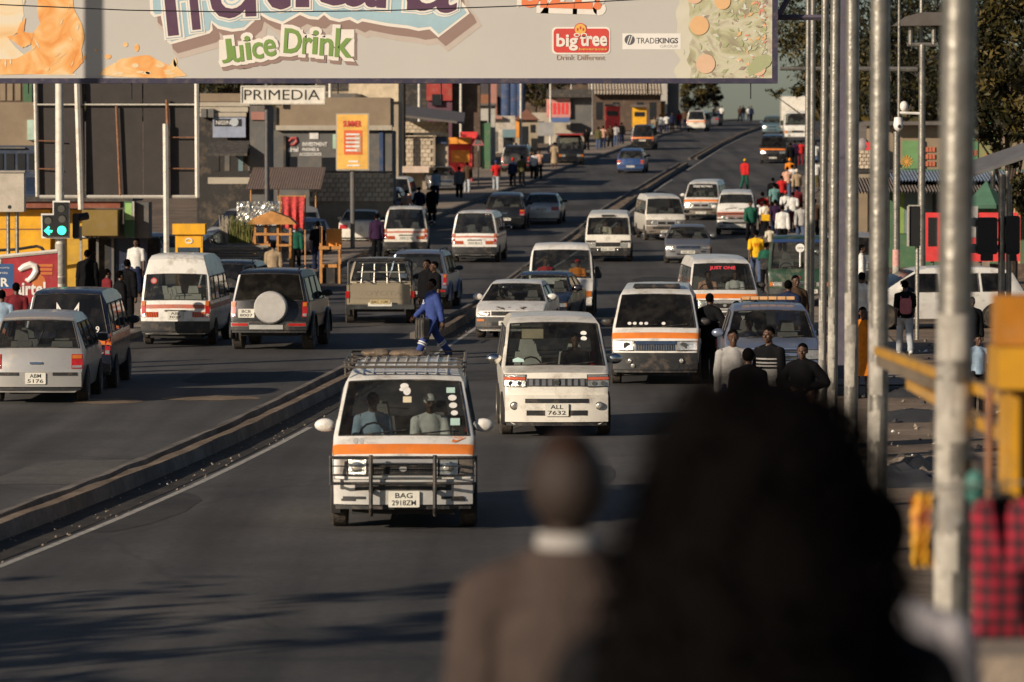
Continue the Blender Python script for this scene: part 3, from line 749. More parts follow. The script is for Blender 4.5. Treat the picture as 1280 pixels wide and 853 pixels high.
def van_rear(c, lampz=(.72, 1.12), bz=(.38, .62), chev=True, seam=True):
    sh = c['sh']; L2 = c['L2']
    d_rear_lamps(c, .70, .80, *lampz)
    d_bumper(c, bz[0], bz[1], M_BLACK if chev else c['P'], True, .05)
    if chev:
        def f(mb):
            slab(mb, sh, .40, .68, .72, .85, .008, 0, True)
            for i in range(5):
                x = .42 + i * .055
                y = lambda z: sh.ry(z, x) + .011 - L2
                mb.poly([(x, y(.722), .722), (x + .025, y(.722), .722), (x + .06, y(.848), .848), (x + .035, y(.848), .848)], 1)
        pair(c, 'reflector', f, [M_RED, M_AMBER])
    def w(mb):
        z = c['sp']['zbelt'] + .1; mb.tube([(0, sh.ry(z) + .03 - L2, z), (-.38, sh.ry(z + .03) + .035 - L2, z + .03)], .01, 5)
        slab(mb, sh, -.25, .25, .865, .90, .02, 0, True)
    one(c, 'rear_wiper', w, M_BLACK)
    putplate(c, .77, True)
def det_hiace(c):
    sh = c['sh']; L2 = c['L2']
    def hl(mb):
        slab(mb, sh, .40, .815, .675, .89, .012, 1, False, 4)
        slab(mb, sh, .43, .635, .70, .875, .022, 0, False, 2); slab(mb, sh, .65, .805, .70, .875, .02, 3, False, 3)
        mb.ell((.53, sh.fy(.79, .53) - .02 - L2, .79), (.075, .02, .07), 12, 7, 0)
    pair(c, 'headlight', hl, [M_LAMP, M_BLACK, M_CHROME, mat('lens_smoked', (.16, .13, .10), .15, coat=.6, var=.5, vs=20)])
    def gr(mb):
        slab(mb, sh, -.40, .40, .70, .825, .010, 0, False, 4)
        for i in range(4): slab(mb, sh, -.34, .34, .713 + i * .028, .722 + i * .028, .02, 1, False, 4)
        for i in range(22): q = -.335 + i * .032; slab(mb, sh, q, q + .007, .705, .82, .018, 1)
        slab(mb, sh, -.40, .40, .838, .893, .022, 2, False, 4); slab(mb, sh, -.40, .40, .655, .69, .03, 2, False, 4)
        for sd in (-1, 1): slab(mb, sh, min(sd * .35, sd * .40), max(sd * .35, sd * .40), .69, .84, .024, 2)
        mb.disc((0, sh.fy(.77) - .03 - L2, .77), .045, n=14, mi=2, ry=.035)
    M_TRIM = mat('trim_silver', (.52, .50, .47), .3, .5, dirt=.3)
    one(c, 'grille', gr, [M_CABIN, M_BLACK, M_TRIM])
    bm_ = c['LO'] if c['kind'] != 'hiace_high' else c['P']
    d_bumper(c, .33, .635, mat('bumper_silver', (.55, .53, .50), .35, .3, dirt=.45) if bm_ == P_SILV else bm_, False, .05, slots=[(-.56, .56, .505, .60)])
    def sl(mb):
        slab(mb, sh, .44, .70, .40, .43, .062, 0, False, 3); slab(mb, sh, .56, .72, .375, .40, .062, 0, False, 2)
    pair(c, 'bumper_slot', sl, M_BLACK)
    def seam(mb): slab(mb, sh, -.80, .80, .625, .64, .02, 0, False, 6); slab(mb, sh, -.78, .78, .895, .905, .006, 0, False, 6)
    one(c, 'panel_gap', seam, M_CABIN)
    putplate(c, .40, False, .01, .075)
    van_rear(c)
def det_bag(c):
    det_hiace(c); sh = c['sh']; L2 = c['L2']; root = c['root']
    bb = MB(); y = -.16 - L2
    for z in (.60, .92): bb.tube([(-.84, y + .1, z), (-.80, y, z), (.80, y, z), (.84, y + .1, z)], .019, 8)
    for x in (-.84, .84): bb.tube([(x, y + .08, .58), (x, y + .08, .94)], .019, 8)
    for x in (-.37, .37): bb.tube([(x, y + .1, .2), (x, y, .3), (x, y, .95)], .024, 8)
    for z in (.70, .81): bb.tube([(-.82, y + .06, z), (.82, y + .06, z)], .009, 6)
    for x in (-.37, .37): bb.tube([(x, y + .02, .5), (x, y + .35, .5)], .03, 6)
    bb.build('bull_bar', M_BLACK, root)
    rk = MB(); z = 1.97
    loop = [(-.68, 1.0), (-.72, 1.15), (-.72, 4.1), (.72, 4.1), (.72, 1.15), (.68, 1.0), (-.68, 1.0)]
    for zz in (z, z + .06): rk.tube([(x, yy - L2, zz) for x, yy in loop], .014, 6)
    for i in range(4): rk.tube([(-.72, 1.3 + i * .9 - L2, z), (.72, 1.3 + i * .9 - L2, z)], .010, 6)
    for yy in (1.1, 2.6, 4.0):
        for x in (-.70, .70): rk.tube([(x, yy - L2, 1.86), (x, yy - L2, z + .06)], .012, 6)
    rk.build('roof_rack', mat('rack_grey', (.10, .085, .07), .5, .3, dirt=.4), root)
    # roof corrugations
    rb = MB()
    for i in range(9):
        x = -.5 + i * .125; rb.tube([(x, 1.15 - L2, 1.885), (x, 1.9 - L2, 1.968), (x, 3.0 - L2, 1.992), (x, 4.1 - L2, 1.972)], .012, 5)
    rb.build('roof_rib', c['P'], root)
    # windscreen stickers, inside face of the glass
    def onws(x, z): return Vector((x, sh.fy(z, x) - .016 - L2, z))
    stk = MB()
    def patch(x, z, w, h, mi, rnd):
        pts = [(x + w * math.cos(a), z + h * math.sin(a)) for a in np.linspace(0, 6.283, 13)[:-1]] if rnd else [(x - w, z - h), (x + w, z - h), (x + w, z + h), (x - w, z + h)]
        stk.poly([onws(*p) for p in pts], mi)
    patch(.545, 1.69, .05, .032, 0, 0); patch(.565, 1.60, .05, .035, 1, 1); patch(.575, 1.51, .048, .034, 1, 1); patch(.59, 1.42, .042, .03, 1, 1); patch(.6, 1.315, .055, .042, 0, 0)
    patch(.0, 1.74, .05, .035, 1, 1); patch(.03, 1.68, .045, .05, 1, 1); patch(-.03, 1.70, .03, .02, 1, 1); patch(.035, 1.58, .05, .035, 2, 0)
    stk.build('windscreen_sticker', [mat('sticker_teal', (.45, .62, .55), .5), M_WHITEP, mat('sticker_cream', (.72, .62, .42), .5)], root)
    dec = MB()
    def onh(x, z): return Vector((x, sh.fy(z, x) - .006 - L2, z))
    # swoosh with four letters on the bonnet
    dec.poly([onh(*p) for p in ((.56, 1.085), (.60, 1.075), (.73, 1.125), (.61, 1.098))], 0)
    dec.poly([onh(*p) for p in ((.56, 1.085), (.61, 1.098), (.575, 1.115))], 0)
    dec.text('NIKE', (.65, sh.fy(1.13, .65) - .012 - L2, 1.128), .12, .028, uy=(0, .35, 1), mi=0, off=.01)
    for (cx, cz) in ((-.56, 1.095), (-.49, 1.095)):
        dec.poly([onh(cx + .03 * math.cos(a), cz + .035 * math.sin(a)) for a in np.linspace(0, 6.283, 13)[:-1]], 1)
    dec.build('bonnet_decal', [M_ORANGE, mat('decal_grey', (.45, .44, .42), .5)], root)
def det_hiace3(c):
    sh = c['sh']; L2 = c['L2']
    d_head(c, .40, .80, .70, .90, (.70, .80, .71, .89))
    d_grille(c, .38, .70, .83, 0, M_CHROME, 16)
    def ch(mb): slab(mb, sh, -.4, .4, .845, .90, .02, 0, False, 4)
    one(c, 'chrome_strip', ch, M_CHROME)
    d_bumper(c, .32, .66, M_BLACK, False, .05, slots=[(-.45, .45, .48, .56), (-.45, .45, .36, .42)])
    def fog(mb):
        for x, z in ((-.48, .50), (-.42, .40), (.50, .50)): mb.ell((x, sh.fy(z, x) - .06 - L2, z), (.045, .03, .05), 8, 6)
    one(c, 'fog_light', fog, M_LAMP)
    def sun(mb): mb.rbox(-.45, .45, 1.35 - L2, 1.95 - L2, 1.96, 1.985, .02)
    mb = MB(); mb.box(-.46, .46, 1.25 - L2, 1.9 - L2, 1.935, 2.0, ty=.04, tx=.03)
    mb.build('roof_visor', M_BLACK, c['root'])
    st = MB()
    for i, x in enumerate((-.5, -.4, -.28, -.18, .15)):
        z = 1.235; st.poly([(x + .038 * math.cos(a), sh.fy(z + .03 * math.sin(a), x) - .016 - L2, z + .03 * math.sin(a)) for a in np.linspace(0, 6.283, 11)[:-1]])
    st.build('windscreen_sticker', M_WHITEP, c['root'])
    van_rear(c)
def det_just(c):
    det_hiace(c); sh = c['sh']; L2 = c['L2']
    mb = MB(); z = 1.69
    mb.text('JUST ONE', (.02, sh.fy(z) - .022 - L2, z), .62, .10, uy=(0, .69, 1), off=.025)
    mb.build('windscreen_lettering', mat('print_pinkred', (.85, .06, .09), .5), c['root'])
def det_text(txt):
    def f(c):
        det_hiace(c); sh = c['sh']; L2 = c['L2']; mb = MB(); z = 1.70
        mb.text(txt, (0, sh.fy(z) - .022 - L2, z), .9, .1, uy=(0, .69, 1), off=.02)
        mb.build('windscreen_lettering', M_WHITEP, c['root'])
    return f
def det_noah(c):
    sh = c['sh']; L2 = c['L2']
    def hl(mb):
        slab(mb, sh, .47, .82, .78, .97, .012, 1, False, 4)
        slab(mb, sh, .485, .81, .79, .88, .02, 0, False, 4); slab(mb, sh, .485, .81, .89, .93, .02, 3, False, 4); slab(mb, sh, .485, .8, .935, .96, .02, 0, False, 4)
        mb.disc((.58, sh.fy(.835, .58) - .03 - L2, .835), .035, n=12, mi=2); mb.disc((.72, sh.fy(.835, .72) - .034 - L2, .835), .035, n=12, mi=2)
    pair(c, 'headlight', hl, [M_LAMP, M_BLACK, M_CHROME, mat('lens_orange_red', (.6, .12, .06), .2, coat=.6)])
    def gr(mb):
        slab(mb, sh, -.46, .46, .79, .91, .012, 0, False, 6)
        for i in range(9):
            x = -.40 + i * .1; slab(mb, sh, x - .03, x + .03, .80, .90, .02, 1)
        mb.disc((0, sh.fy(.85) - .03 - L2, .85), .045, n=14, mi=2, ry=.04)
    one(c, 'grille', gr, [M_BLACK, mat('grille_grey', (.30, .29, .29), .3, .6), M_CHROME])
    d_bumper(c, .24, .66, c['P'], False, .03, slots=[(-.49, .49, .535, .60), (-.47, .47, .34, .42)])
    def fog(mb):
        mb.lathe([(.065, sh.fy(.5, .66) - .035 - L2), (.065, sh.fy(.5, .66) - L2)], (.66, 0, .49), 'y', 14, 1); mb.ell((.66, sh.fy(.5, .66) - .035 - L2, .49), (.05, .02, .05), 12, 8, 0)
    pair(c, 'fog_light', fog, [M_LAMP, M_CHROME])
    putplate(c, .43, False, 0, .05)
    van_rear(c, (.75, 1.15), (.3, .6), False)
    # things behind the glass: sun shade and papers on the dashboard
    mb = MB(); mb.box(-.5, -.16, 1.55 - L2, 1.58 - L2, 1.47, 1.62); mb.build('sun_visor', mat('visor_tan', (.55, .45, .3), .8), c['root'])
    mb = MB(); z = 1.17
    mb.poly([(x, sh.fy(zz, x) - .016 - L2, zz) for x, zz in ((-.66, 1.13), (-.48, 1.13), (-.49, 1.17), (-.58, 1.2), (-.66, 1.17))], 0)
    for z in (1.56, 1.48): mb.poly([(.47 + .05 * math.cos(a), sh.fy(z, .47) - .016 - L2 + .02 * math.sin(a), z + .035 * math.sin(a)) for a in np.linspace(0, 6.283, 11)[:-1]], 1)
    mb.build('windscreen_sticker', [mat('sticker_teal2', (.5, .68, .62), .5), M_WHITEP], c['root'])
def det_sedan(c):
    sh = c['sh']; L2 = c['L2']
    d_head(c, .50, .78, .55, .665, (.70, .78, .56, .655))
    d_grille(c, .42, .56, .655, 3, M_CHROME)
    d_bumper(c, .27, .52, c['LO'], False, .05, slots=[(-.4, .4, .33, .40), (-.62, -.46, .43, .49), (.46, .62, .43, .49)])
    putplate(c, .44, False, 0, .065)
    d_rear_lamps(c, .46, .77, .66, .82, stack=False)
    d_bumper(c, .3, .56, c['LO'], True, .05)
    putplate(c, .72, True)
def det_corolla(c):
    sh = c['sh']; L2 = c['L2']
    d_head(c, .46, .74, .58, .675, None)
    def ind(mb): slab(mb, sh, .58, .76, .44, .50, .062, 0, False, 2)
    pair(c, 'indicator_light', ind, [M_AMBER])
    d_grille(c, .42, .585, .665, 3, M_BLACK)
    d_bumper(c, .30, .55, mat('bumper_dark_grey', (.05, .048, .046), .6, dirt=.5), False, .06, slots=[(-.4, .4, .33, .42)])
    putplate(c, .40, False, .02, .08)
    mb = MB(); r = random.Random(4)
    for i in range(16):
        x = r.uniform(-.30, .42); y = r.uniform(.12, .3); 
        z = np.interp(y, [p[0] for p in c['sp']['prof']], [p[1] for p in c['sp']['prof']]) + .016
        w = r.uniform(.02, .07); mb.poly([(x + w * math.cos(a) * r.uniform(.5, 1), sh.warp(x, y) - L2 + w * .8 * math.sin(a) * r.uniform(.5, 1), z + .13 * w * math.sin(a) ) for a in np.linspace(0, 6.28, 9)[:-1]])
    mb.build('peeled_paint', mat('rust_patch', (.06, .035, .025), .9), c['root'])
    d_rear_lamps(c, .46, .77, .66, .82, stack=False); d_bumper(c, .3, .56, c['LO'], True, .05)
def det_hatch(c):
    sh = c['sh']; L2 = c['L2']
    d_head(c, .46, .78, .58, .74); d_grille(c, .36, .60, .68, 3); d_bumper(c, .26, .54, c['P'], False, .04, slots=[(-.4, .4, .34, .44)])
    d_rear_lamps(c, .62, .815, .62, .87, stack=True)
    d_bumper(c, .30, .56, c['P'], True, .06)
    def tr(mb): slab(mb, sh, .30, .72, .50, .555, .075, 0, True, 3)
    pair(c, 'bumper_trim', tr, M_BLACK)
    def hd(mb): slab(mb, sh, -.11, .11, .70, .735, .03, 0, True); mb.tube([(0, sh.ry(1.06) + .03 - L2, 1.0), (-.1, sh.ry(1.3) + .03 - L2, 1.28)], .01, 5, 1)
    one(c, 'tailgate_handle', hd, [M_CHROME, M_BLACK])
    def brake(mb): slab(mb, sh, -.16, .16, 1.485, 1.515, .02, 0, True)
    one(c, 'brake_light', brake, M_RED)
    putplate(c, .45, True, 0, .08)
def det_suv(c):
    sh = c['sh']; L2 = c['L2']
    d_head(c, .50, .82, .74, .92); d_grille(c, .45, .74, .90, 4, M_CHROME); d_bumper(c, .42, .68, M_BLACK, False, .07)
    d_rear_lamps(c, .74, .85, .78, 1.12)
    d_bumper(c, .48, .68, M_BLACK, True, .10)
    def bl(mb): slab(mb, sh, .42, .84, .56, .65, .115, 1, True, 3); slab(mb, sh, .45, .82, .575, .635, .12, 0, True, 3)
    pair(c, 'bumper_light', bl, [M_RED, M_CHROME])
    def cvr(mb):
        y = sh.ry(1.0) + .02 - L2
        mb.lathe([(.36, y), (.375, y + .05), (.37, y + .19), (.34, y + .22)], (-.06, 0, 1.0), 'y', 26, 0); mb.disc((-.06, y + .221, 1.0), .335, n=24, mi=0)
    if c['away']: one(c, 'spare_wheel_cover', cvr, c['lamp'] or M_BLACK)
    def st(mb): slab(mb, sh, -.33, .42, .50, .60, .115, 0, True, 2)
    one(c, 'bumper_step', st, mat('plate_steel', (.5, .49, .46), .4, .5, dirt=.3))
    def rr(mb):
        for sd in (-1, 1): mb.tube([(sd * .62, 1.9 - L2, 1.83), (sd * .63, 2.1 - L2, 1.9), (sd * .63, 3.9 - L2, 1.9), (sd * .62, 4.05 - L2, 1.84)], .02, 6)
    one(c, 'roof_rail', rr, M_BLACK)
    def fl(mb):
        x0 = itp(c['sp']['W'], .8)
        for y in c['sp']['wheels']:
            for sd in (1, -1):
                r0 = c['sp']['R'] + .09; mb.tube([(sd * (x0 + .012), y - L2 + r0 * math.cos(a), c['sp']['R'] + r0 * math.sin(a)) for a in np.linspace(-.2, math.pi + .2, 11)], .045, 6)
    one(c, 'wheel_flare', fl, c['LO'])
    putplate(c, .86, True, .5, .02)
def det_prado2(c):
    c['plate'] = None; sh = c['sh']; L2 = c['L2']
    det_suv(c)
    def sw(mb):
        y = sh.ry(1.0) + .245 - L2
        mb.lathe([(.25, y), (.25, y + .01), (.06, y + .012)], (-.06, 0, 1.0), 'y', 20, 0)
        for i in range(8):
            a = i * math.pi / 4; mb.box(-.02, .02, y, y + .02, .05, .24, 0, Matrix.Translation((-.06, 0, 1.0)) @ Matrix.Rotation(a, 4, 'Y'))
    one(c, 'spare_wheel_rim', sw, M_CHROME)
def bed(c, m, cage=None, tail=None):
    sh = c['sh']; L2 = c['L2']; L = c['L']
    mb = MB(); y0 = 3.58 - L2; y1 = L - L2; w = .84
    mb.box(-w, w, y0, y1, .52, .58); mb.box(-w, -w + .06, y0, y1, .58, 1.06); mb.box(w - .06, w, y0, y1, .58, 1.06); mb.box(-w, w, y0, y0 + .05, .58, 1.06)
    mb.build('cargo_bed', m, c['root'])
    tg = MB(); tg.box(-.76, .76, y1 - .055, y1 + .012, .57, 1.08); tg.box(-.66, .66, y1 + .012, y1 + .02, .70, 1.0, 0)
    if tail: tg.text(tail, (0, y1 + .024, .85), 1.1, .13, (-1, 0, 0), mi=1, off=.02)
    tg.build('tailgate', [m, mat('tailgate_letters', (.24, .20, .14), .6)], c['root'])
    for sd in (1, -1):
        t = MB(); t.box(sd * .77 if sd > 0 else -.87, .87 if sd > 0 else -.77, y1 - .02, y1 + .03, .72, .90); t.build('taillight', M_RED, c['root'])
    bp = MB(); bp.box(-.86, .86, y1 + .02, y1 + .14, .42, .55); bp.box(-.3, .3, y1 + .14, y1 + .16, .5, .6, 1); bp.build('rear_bumper', [M_CHROME, M_PLATE], c['root'])
def det_hilux(c):
    sh = c['sh']; L2 = c['L2']; L = c['L']
    d_head(c, .48, .8, .70, .88); d_bumper(c, .42, .66, M_BLACK, False, .07)
    bed(c, c['P'], tail='TOYOTA')
    link('number_plate', plate_mesh('BAC 1180', None, True), [mat('plate_yellow', (.55, .42, .2), .5, dirt=.4), M_INK], c['root'], loc=(0, L - L2 + .17, .62))
    y0 = 3.65 - L2; y1 = L - L2 - .05; mb = MB()
    for y in (y0, y1):
        mb.tube([(-.80, y, 1.06), (-.80, y, 1.66), (-.74, y, 1.72), (.74, y, 1.72), (.80, y, 1.66), (.80, y, 1.06)], .024, 7)
    for z in (1.35, 1.70):
        for x in (-.80, .80): mb.tube([(x, y0, z), (x, y1, z)], .02, 6)
    mb.build('cargo_cage', M_BLACK, c['root'])
    mb = MB(); yy = 3.55 - L2
    for x in (-.5, -.17, .17, .5): mb.tube([(x, yy, 1.06), (x * .9, yy - .1, 1.62)], .014, 6)
    for z in (1.1, 1.36, 1.62): mb.tube([(-.62, yy - .05, z), (.62, yy - .05, z)], .016, 6)
    mb.build('window_guard', mat('guard_pale', (.6, .56, .48), .4, .5), c['root'])
def det_pickup(c):
    sh = c['sh']
    def hl(mb): slab(mb, sh, .44, .82, .72, .92, .014, 1, False, 4); slab(mb, sh, .46, .81, .735, .905, .022, 0, False, 4)
    pair(c, 'headlight', hl, [M_LAMP, M_BLACK])
    d_grille(c, .42, .70, .90, 3, M_CHROME); d_bumper(c, .36, .68, c['P'], False, .05, slots=[(-.5, .5, .44, .56), (.58, .74, .44, .56), (-.74, -.58, .44, .56)])
    putplate(c, .52, False, 0, .07)
    bed(c, c['P'])
    mb = MB(); y = 2.35 - c['L2']
    mb.box(-.5, .5, y, y + .18, 1.79, 1.83, 1)
    for i in range(6):
        x = -.5 + i / 6; mb.box(x + .01, x + 1 / 6 - .01, y - .01, y + .19, 1.80, 1.86, 0)
    mb.build('roof_light_bar', [mat('lightbar_amber', (.65, .36, .16), .3, coat=.4), M_BLACK], c['root'])
def truck_common(c, mats):
    sh = c['sh']; L2 = c['L2']; L = c['L']
    mb = MB()
    for x in (-.38, .38): mb.box(x - .04, x + .04, .5 - L2, L - L2, .5, .62)
    mb.build('chassis', M_BLACK, c['root'])
    mb = MB(); y0 = 1.85 - L2; y1 = L - L2; w = .88
    mb.box(-w, w, y0, y1, .72, .80)
    for (a, b, d, e) in ((-w, -w + .04, y0, y1), (w - .04, w, y0, y1), (-w, w, y0, y0 + .04), (-w, w, y1 - .04, y1)): mb.box(a, b, d, e, .80, 1.18)
    mb.build('cargo_bed', mats, c['root'])
def det_dyna(c):
    sh = c['sh']; L2 = c['L2']
    def hl(mb): slab(mb, sh, .38, .62, .60, .76, .016, 0, False, 2); slab(mb, sh, .63, .8, .60, .76, .02, 1, False, 2)
    pair(c, 'headlight', hl, [M_LAMP, M_AMBER])
    d_grille(c, .36, .62, .75, 3, M_BLACK)
    d_bumper(c, .36, .56, c['P'], False, .08, slots=[(.45, .6, .42, .5), (-.6, -.45, .42, .5)])
    mb = MB(); mb.text('ARTS', (.5, sh.fy(.88, .5) - .008 - L2, .88), .2, .05, mi=0, off=.01); mb.build('badge', M_BLACK, c['root'])
    truck_common(c, mat('bed_grey', (.28, .27, .26), .6, dirt=.5))
    mb = MB(); mb.box(-.78, .78, .13 - L2, .2 - L2, 1.10, 1.16); mb.build('cowl_vent', M_BLACK, c['root'])
def det_canter(c):
    sh = c['sh']; L2 = c['L2']
    def hl(mb): slab(mb, sh, .46, .72, .62, .74, .02, 0, False, 2); slab(mb, sh, .72, .8, .62, .74, .022, 1, False, 1)
    pair(c, 'headlight', hl, [M_LAMP, M_AMBER])
    d_grille(c, .44, .62, .74, 2, M_CHROME)
    d_bumper(c, .40, .56, M_CHROME, False, .08)
    putplate(c, .48, False, .25, .1)
    mb = MB()
    for a in (90, 210, 330):
        q = Vector((math.cos(R(a)), math.sin(R(a)))); p = Vector((-q.y, q.x)); k = .055
        mb.poly([(v.x, sh.fy(.88) - .014 - L2, .88 + v.y) for v in (Vector((0, 0)), q * k * .5 + p * k * .3, q * k, q * k * .5 - p * k * .3)], 0)
    mb.build('badge', mat('badge_red', (.5, .03, .03), .4), c['root'])
    mb = MB(); y = sh.fy(1.85) - .02 - L2
    mb.disc((.02, sh.fy(1.72) - .05 - L2, 1.72), .125, n=18, mi=0); mb.tube([(.02, sh.fy(1.5) - .04 - L2, 1.6), (.02, sh.fy(1.18) - .05 - L2, 1.18)], .022, 6, 0)
    mb.text('TATA', (.02, sh.fy(1.72) - .056 - L2, 1.72), .17, .05, mi=1, off=.01)
    mb.build('windscreen_disc', [M_WHITEP, M_INK], c['root'])
    mb = MB(); slab(mb, sh, -.72, .72, 1.88, 1.97, .02, 0, False, 4); mb.build('sun_strip', mat('strip_blue', (.03, .06, .16), .4), c['root'])
    truck_common(c, c['P'])
def det_vanflat(c):
    sh = c['sh']; L2 = c['L2']
    def hl(mb): slab(mb, sh, .45, .70, .58, .74, .016, 0, False, 2); slab(mb, sh, .45, .8, .76, .84, .012, 1, False, 2)
    pair(c, 'headlight', hl, [M_LAMP, M_BLACK])
    d_grille(c, .44, .60, .74, 3, M_BLACK)
    d_bumper(c, .32, .56, M_BLACK, False, .06)
    def fog(mb):
        for x in (-.36, .36): mb.ell((x, sh.fy(.48, x) - .08 - L2, .48), (.05, .03, .05), 8, 6)
    one(c, 'fog_light', fog, M_LAMP)
    putplate(c, .50, False, 0, .09)
    van_rear(c)
    mb = MB(); mb.box(-.24, .24, .44 - L2, .5 - L2, 1.74, 1.82); mb.build('roof_vent', M_BLACK, c['root'])
def det_eyes(c):
    van_rear(c, (.70, 1.10), (.36, .6), False); det_front_dummy(c)
    sh = c['sh']; L2 = c['L2']; mb = MB()
    def pt(x, z, d=.018): return (-x, sh.ry(z, x) + d - L2, z)
    for sd in (-1, 1):
        mb.poly([pt(sd * x, z) for x, z in ((.02, 1.48), (.10, 1.56), (.21, 1.74), (.21, 1.62), (.20, 1.50), (.13, 1.43))], 0)
        mb.poly([pt(sd * x, z, .021) for x, z in ((.045, 1.485), (.10, 1.535), (.185, 1.62), (.175, 1.50), (.12, 1.45))], 1)
        mb.poly([pt(sd * (.125 + .042 * math.cos(a)), 1.51 + .036 * math.sin(a), .024) for a in np.linspace(0, 6.28, 13)[:-1]], 0)
        mb.poly([pt(sd * (.12 + .02 * math.cos(a)), 1.505 + .02 * math.sin(a), .027) for a in np.linspace(0, 6.28, 11)[:-1]], 1)
    mb.poly([pt(x, z) for x, z in ((-.24, 1.36), (.22, 1.36), (.22, 1.41), (-.24, 1.41))], 2)
    mb.text('9', (-.56, sh.ry(1.2, .56) + .018 - L2, 1.2), .07, .13, (-1, 0, 0), mi=0, off=.02)
    mb.build('window_sticker', [M_WHITEP, mat('sticker_purple', (.12, .06, .12), .5), mat('sticker_grey', (.35, .33, .32), .5)], c['root'])
    mb = MB()
    r = random.Random(3)
    for i in range(14):
        x = r.uniform(.2, .66); z = r.uniform(.66, .88); w = r.uniform(.02, .05)
        mb.poly([pt(x + w * math.cos(a), z + w * math.sin(a) * r.uniform(.6, 1.2), .012 + i * .0006) for a in np.linspace(0, 6.28, 8)[:-1]], i % 2)
    mb.build('tailgate_sticker', [mat('sticker_pale', (.42, .34, .36), .5), mat('sticker_dark', (.08, .04, .05), .5)], c['root'])
def det_front_dummy(c):
    d_head(c, .42, .80, .70, .885); d_grille(c, .40, .71, .85, 3)
def det_hihigh(c):
    det_hiace(c); sh = c['sh']; L2 = c['L2']
    mb = MB(); z = 1.62; x = .52
    mb.poly([(x + .075 * math.cos(a), sh.ry(z + .075 * math.sin(a), x) + .018 - L2, z + .075 * math.sin(a)) for a in np.linspace(0, 6.28, 15)[:-1]], 0)
    mb.poly([(x + .05 * math.cos(a), sh.ry(z + .05 * math.sin(a), x) + .021 - L2, z + .05 * math.sin(a)) for a in np.linspace(0, 6.28, 15)[:-1]], 1)
    mb.build('window_sticker', [mat('sticker_red', (.6, .08, .07), .5), mat('sticker_redpale', (.55, .3, .28), .5)], c['root'])
def det_taxi_front(c):
    d_head(c, .42, .80, .70, .885); d_grille(c, .40, .71, .85, 3); d_bumper(c, .34, .63, c['P'], False, .045); putplate(c, .42, False, 0, .065)
    van_rear(c, chev=False)
DETAIL = dict(hiace=det_hiace, hiace_thin=det_hiace, bag=det_bag, hiace3=det_hiace3, just=det_just, noah=det_noah, sedan=det_sedan, corolla=det_corolla, hatch=det_hatch, suv=det_suv, prado2=det_prado2,
              hilux=det_hilux, pickup=det_pickup, truck=det_dyna, canter=det_canter, van_flat=det_vanflat, eyes=det_eyes, hiace_high=det_hihigh, taxi=det_taxi_front, names=det_text('DEEZ ROYALS'))

# ------------------------------------------------------------------ the traffic
P_WHITE = paint('paint_white', (.76, .73, .675), dirt=.75)
P_CREAM = paint('paint_cream_white', (.74, .69, .60), dirt=.65)
P_SILV = paint('paint_silver', (.50, .48, .45), .3, .5)
P_GREY = paint('paint_grey', (.20, .20, .21), .3, .4)
P_DGREY = paint('paint_dark_grey', (.009, .009, .011), .3, .0, dirt=.10)
P_BLACK = paint('paint_black', (.008, .008, .009), .25, dirt=.22)
P_NAVY = paint('paint_navy', (.010, .012, .026), .25, dirt=.22)
P_BLUE = paint('paint_blue', (.04, .09, .24), .28, .3)
P_SBLUE = paint('paint_silver_blue', (.20, .24, .34), .3, .5)
P_GREEN = paint('paint_dark_green', (.018, .05, .026), .35)
P_TEAL = paint('paint_teal_grey', (.10, .17, .2), .35)
P_TAN = paint('paint_dusty_gold', (.36, .30, .21), .35, .3, dirt=.8)
P_BROWN = paint('paint_lower_brown', (.16, .13, .10), .4, dirt=.6)
P_RED = paint('paint_red', (.45, .03, .02), .35)
GN = 'vehicles in the slow traffic on the road'

# towards the camera
bag = vehicle('hiace', 'white minibus with orange stripe, black bull bar and plate BAG 2918ZM', 'minibus', 504, 664, paint_=P_WHITE, stripe=M_ORANGE, lower=P_SILV, plate='BAG|2918ZM', style='bag', name='minibus', group=GN, rel=1)
noah = vehicle('noah', 'pearl white people carrier with plate ALL 7632', 'people carrier', 696, 547, paint_=P_CREAM, plate='ALL|7632', group=GN, mirrors=M_CHROME, seats=M_SEATL, rel=-2, sz=1)
hi3 = vehicle('hiace', 'white minibus with orange stripe, black bumper and black visor on its roof', 'minibus', 819, 482, paint_=P_WHITE, stripe=M_ORANGE, lower=P_BROWN, style='hiace3', name='minibus', group=GN, tint=True, mirrors=M_BLACK, rel=1)
hi4 = vehicle('hiace', 'white minibus with JUST ONE in red letters across its windscreen', 'minibus', 906, 420, paint_=P_WHITE, stripe=M_ORANGE, style='just', name='minibus', group=GN, mirrors=M_BLACK, rel=-5)
pick = vehicle('pickup', 'grey blue pickup with an amber light bar on its cab, behind three men', 'pickup', 968, 497, paint_=P_SBLUE, plate='BAE|4107', group=GN, rel=-3)
dyna = vehicle('truck', 'small white cab-over truck with two people in red inside', 'truck', 701, 398, paint_=P_WHITE, name='small_truck', group=GN, mirrors=M_BLACK, rel=1.5)
coro = vehicle('sedan', 'white saloon car with peeled paint on its bonnet beside the median', 'car', 636, 424, paint_=P_WHITE, plate='AAX 9201', style='corolla', name='saloon_car', group=GN, rel=6)
coro2 = vehicle('sedan', 'dark blue saloon half hidden behind the white saloon with peeled bonnet', 'car', 668, 411, paint_=P_NAVY, name='saloon_car', group=GN, s=1.02, rel=7)
flat = vehicle('van_flat', 'flat fronted white van with two fog lamps next to the median', 'van', 760, 328, paint_=P_CREAM, plate='BAA 3305', name='delivery_van', group=GN, mirrors=M_BLACK, rel=1)
v800 = vehicle('hiace', 'white minibus with brown lower body between the flat van and the grey saloon', 'minibus', 833, 301, paint_=P_CREAM, lower=P_BROWN, plate='BAE 1182', name='minibus', group=GN, mirrors=M_BLACK, stripe=P_CREAM, rel=-7)
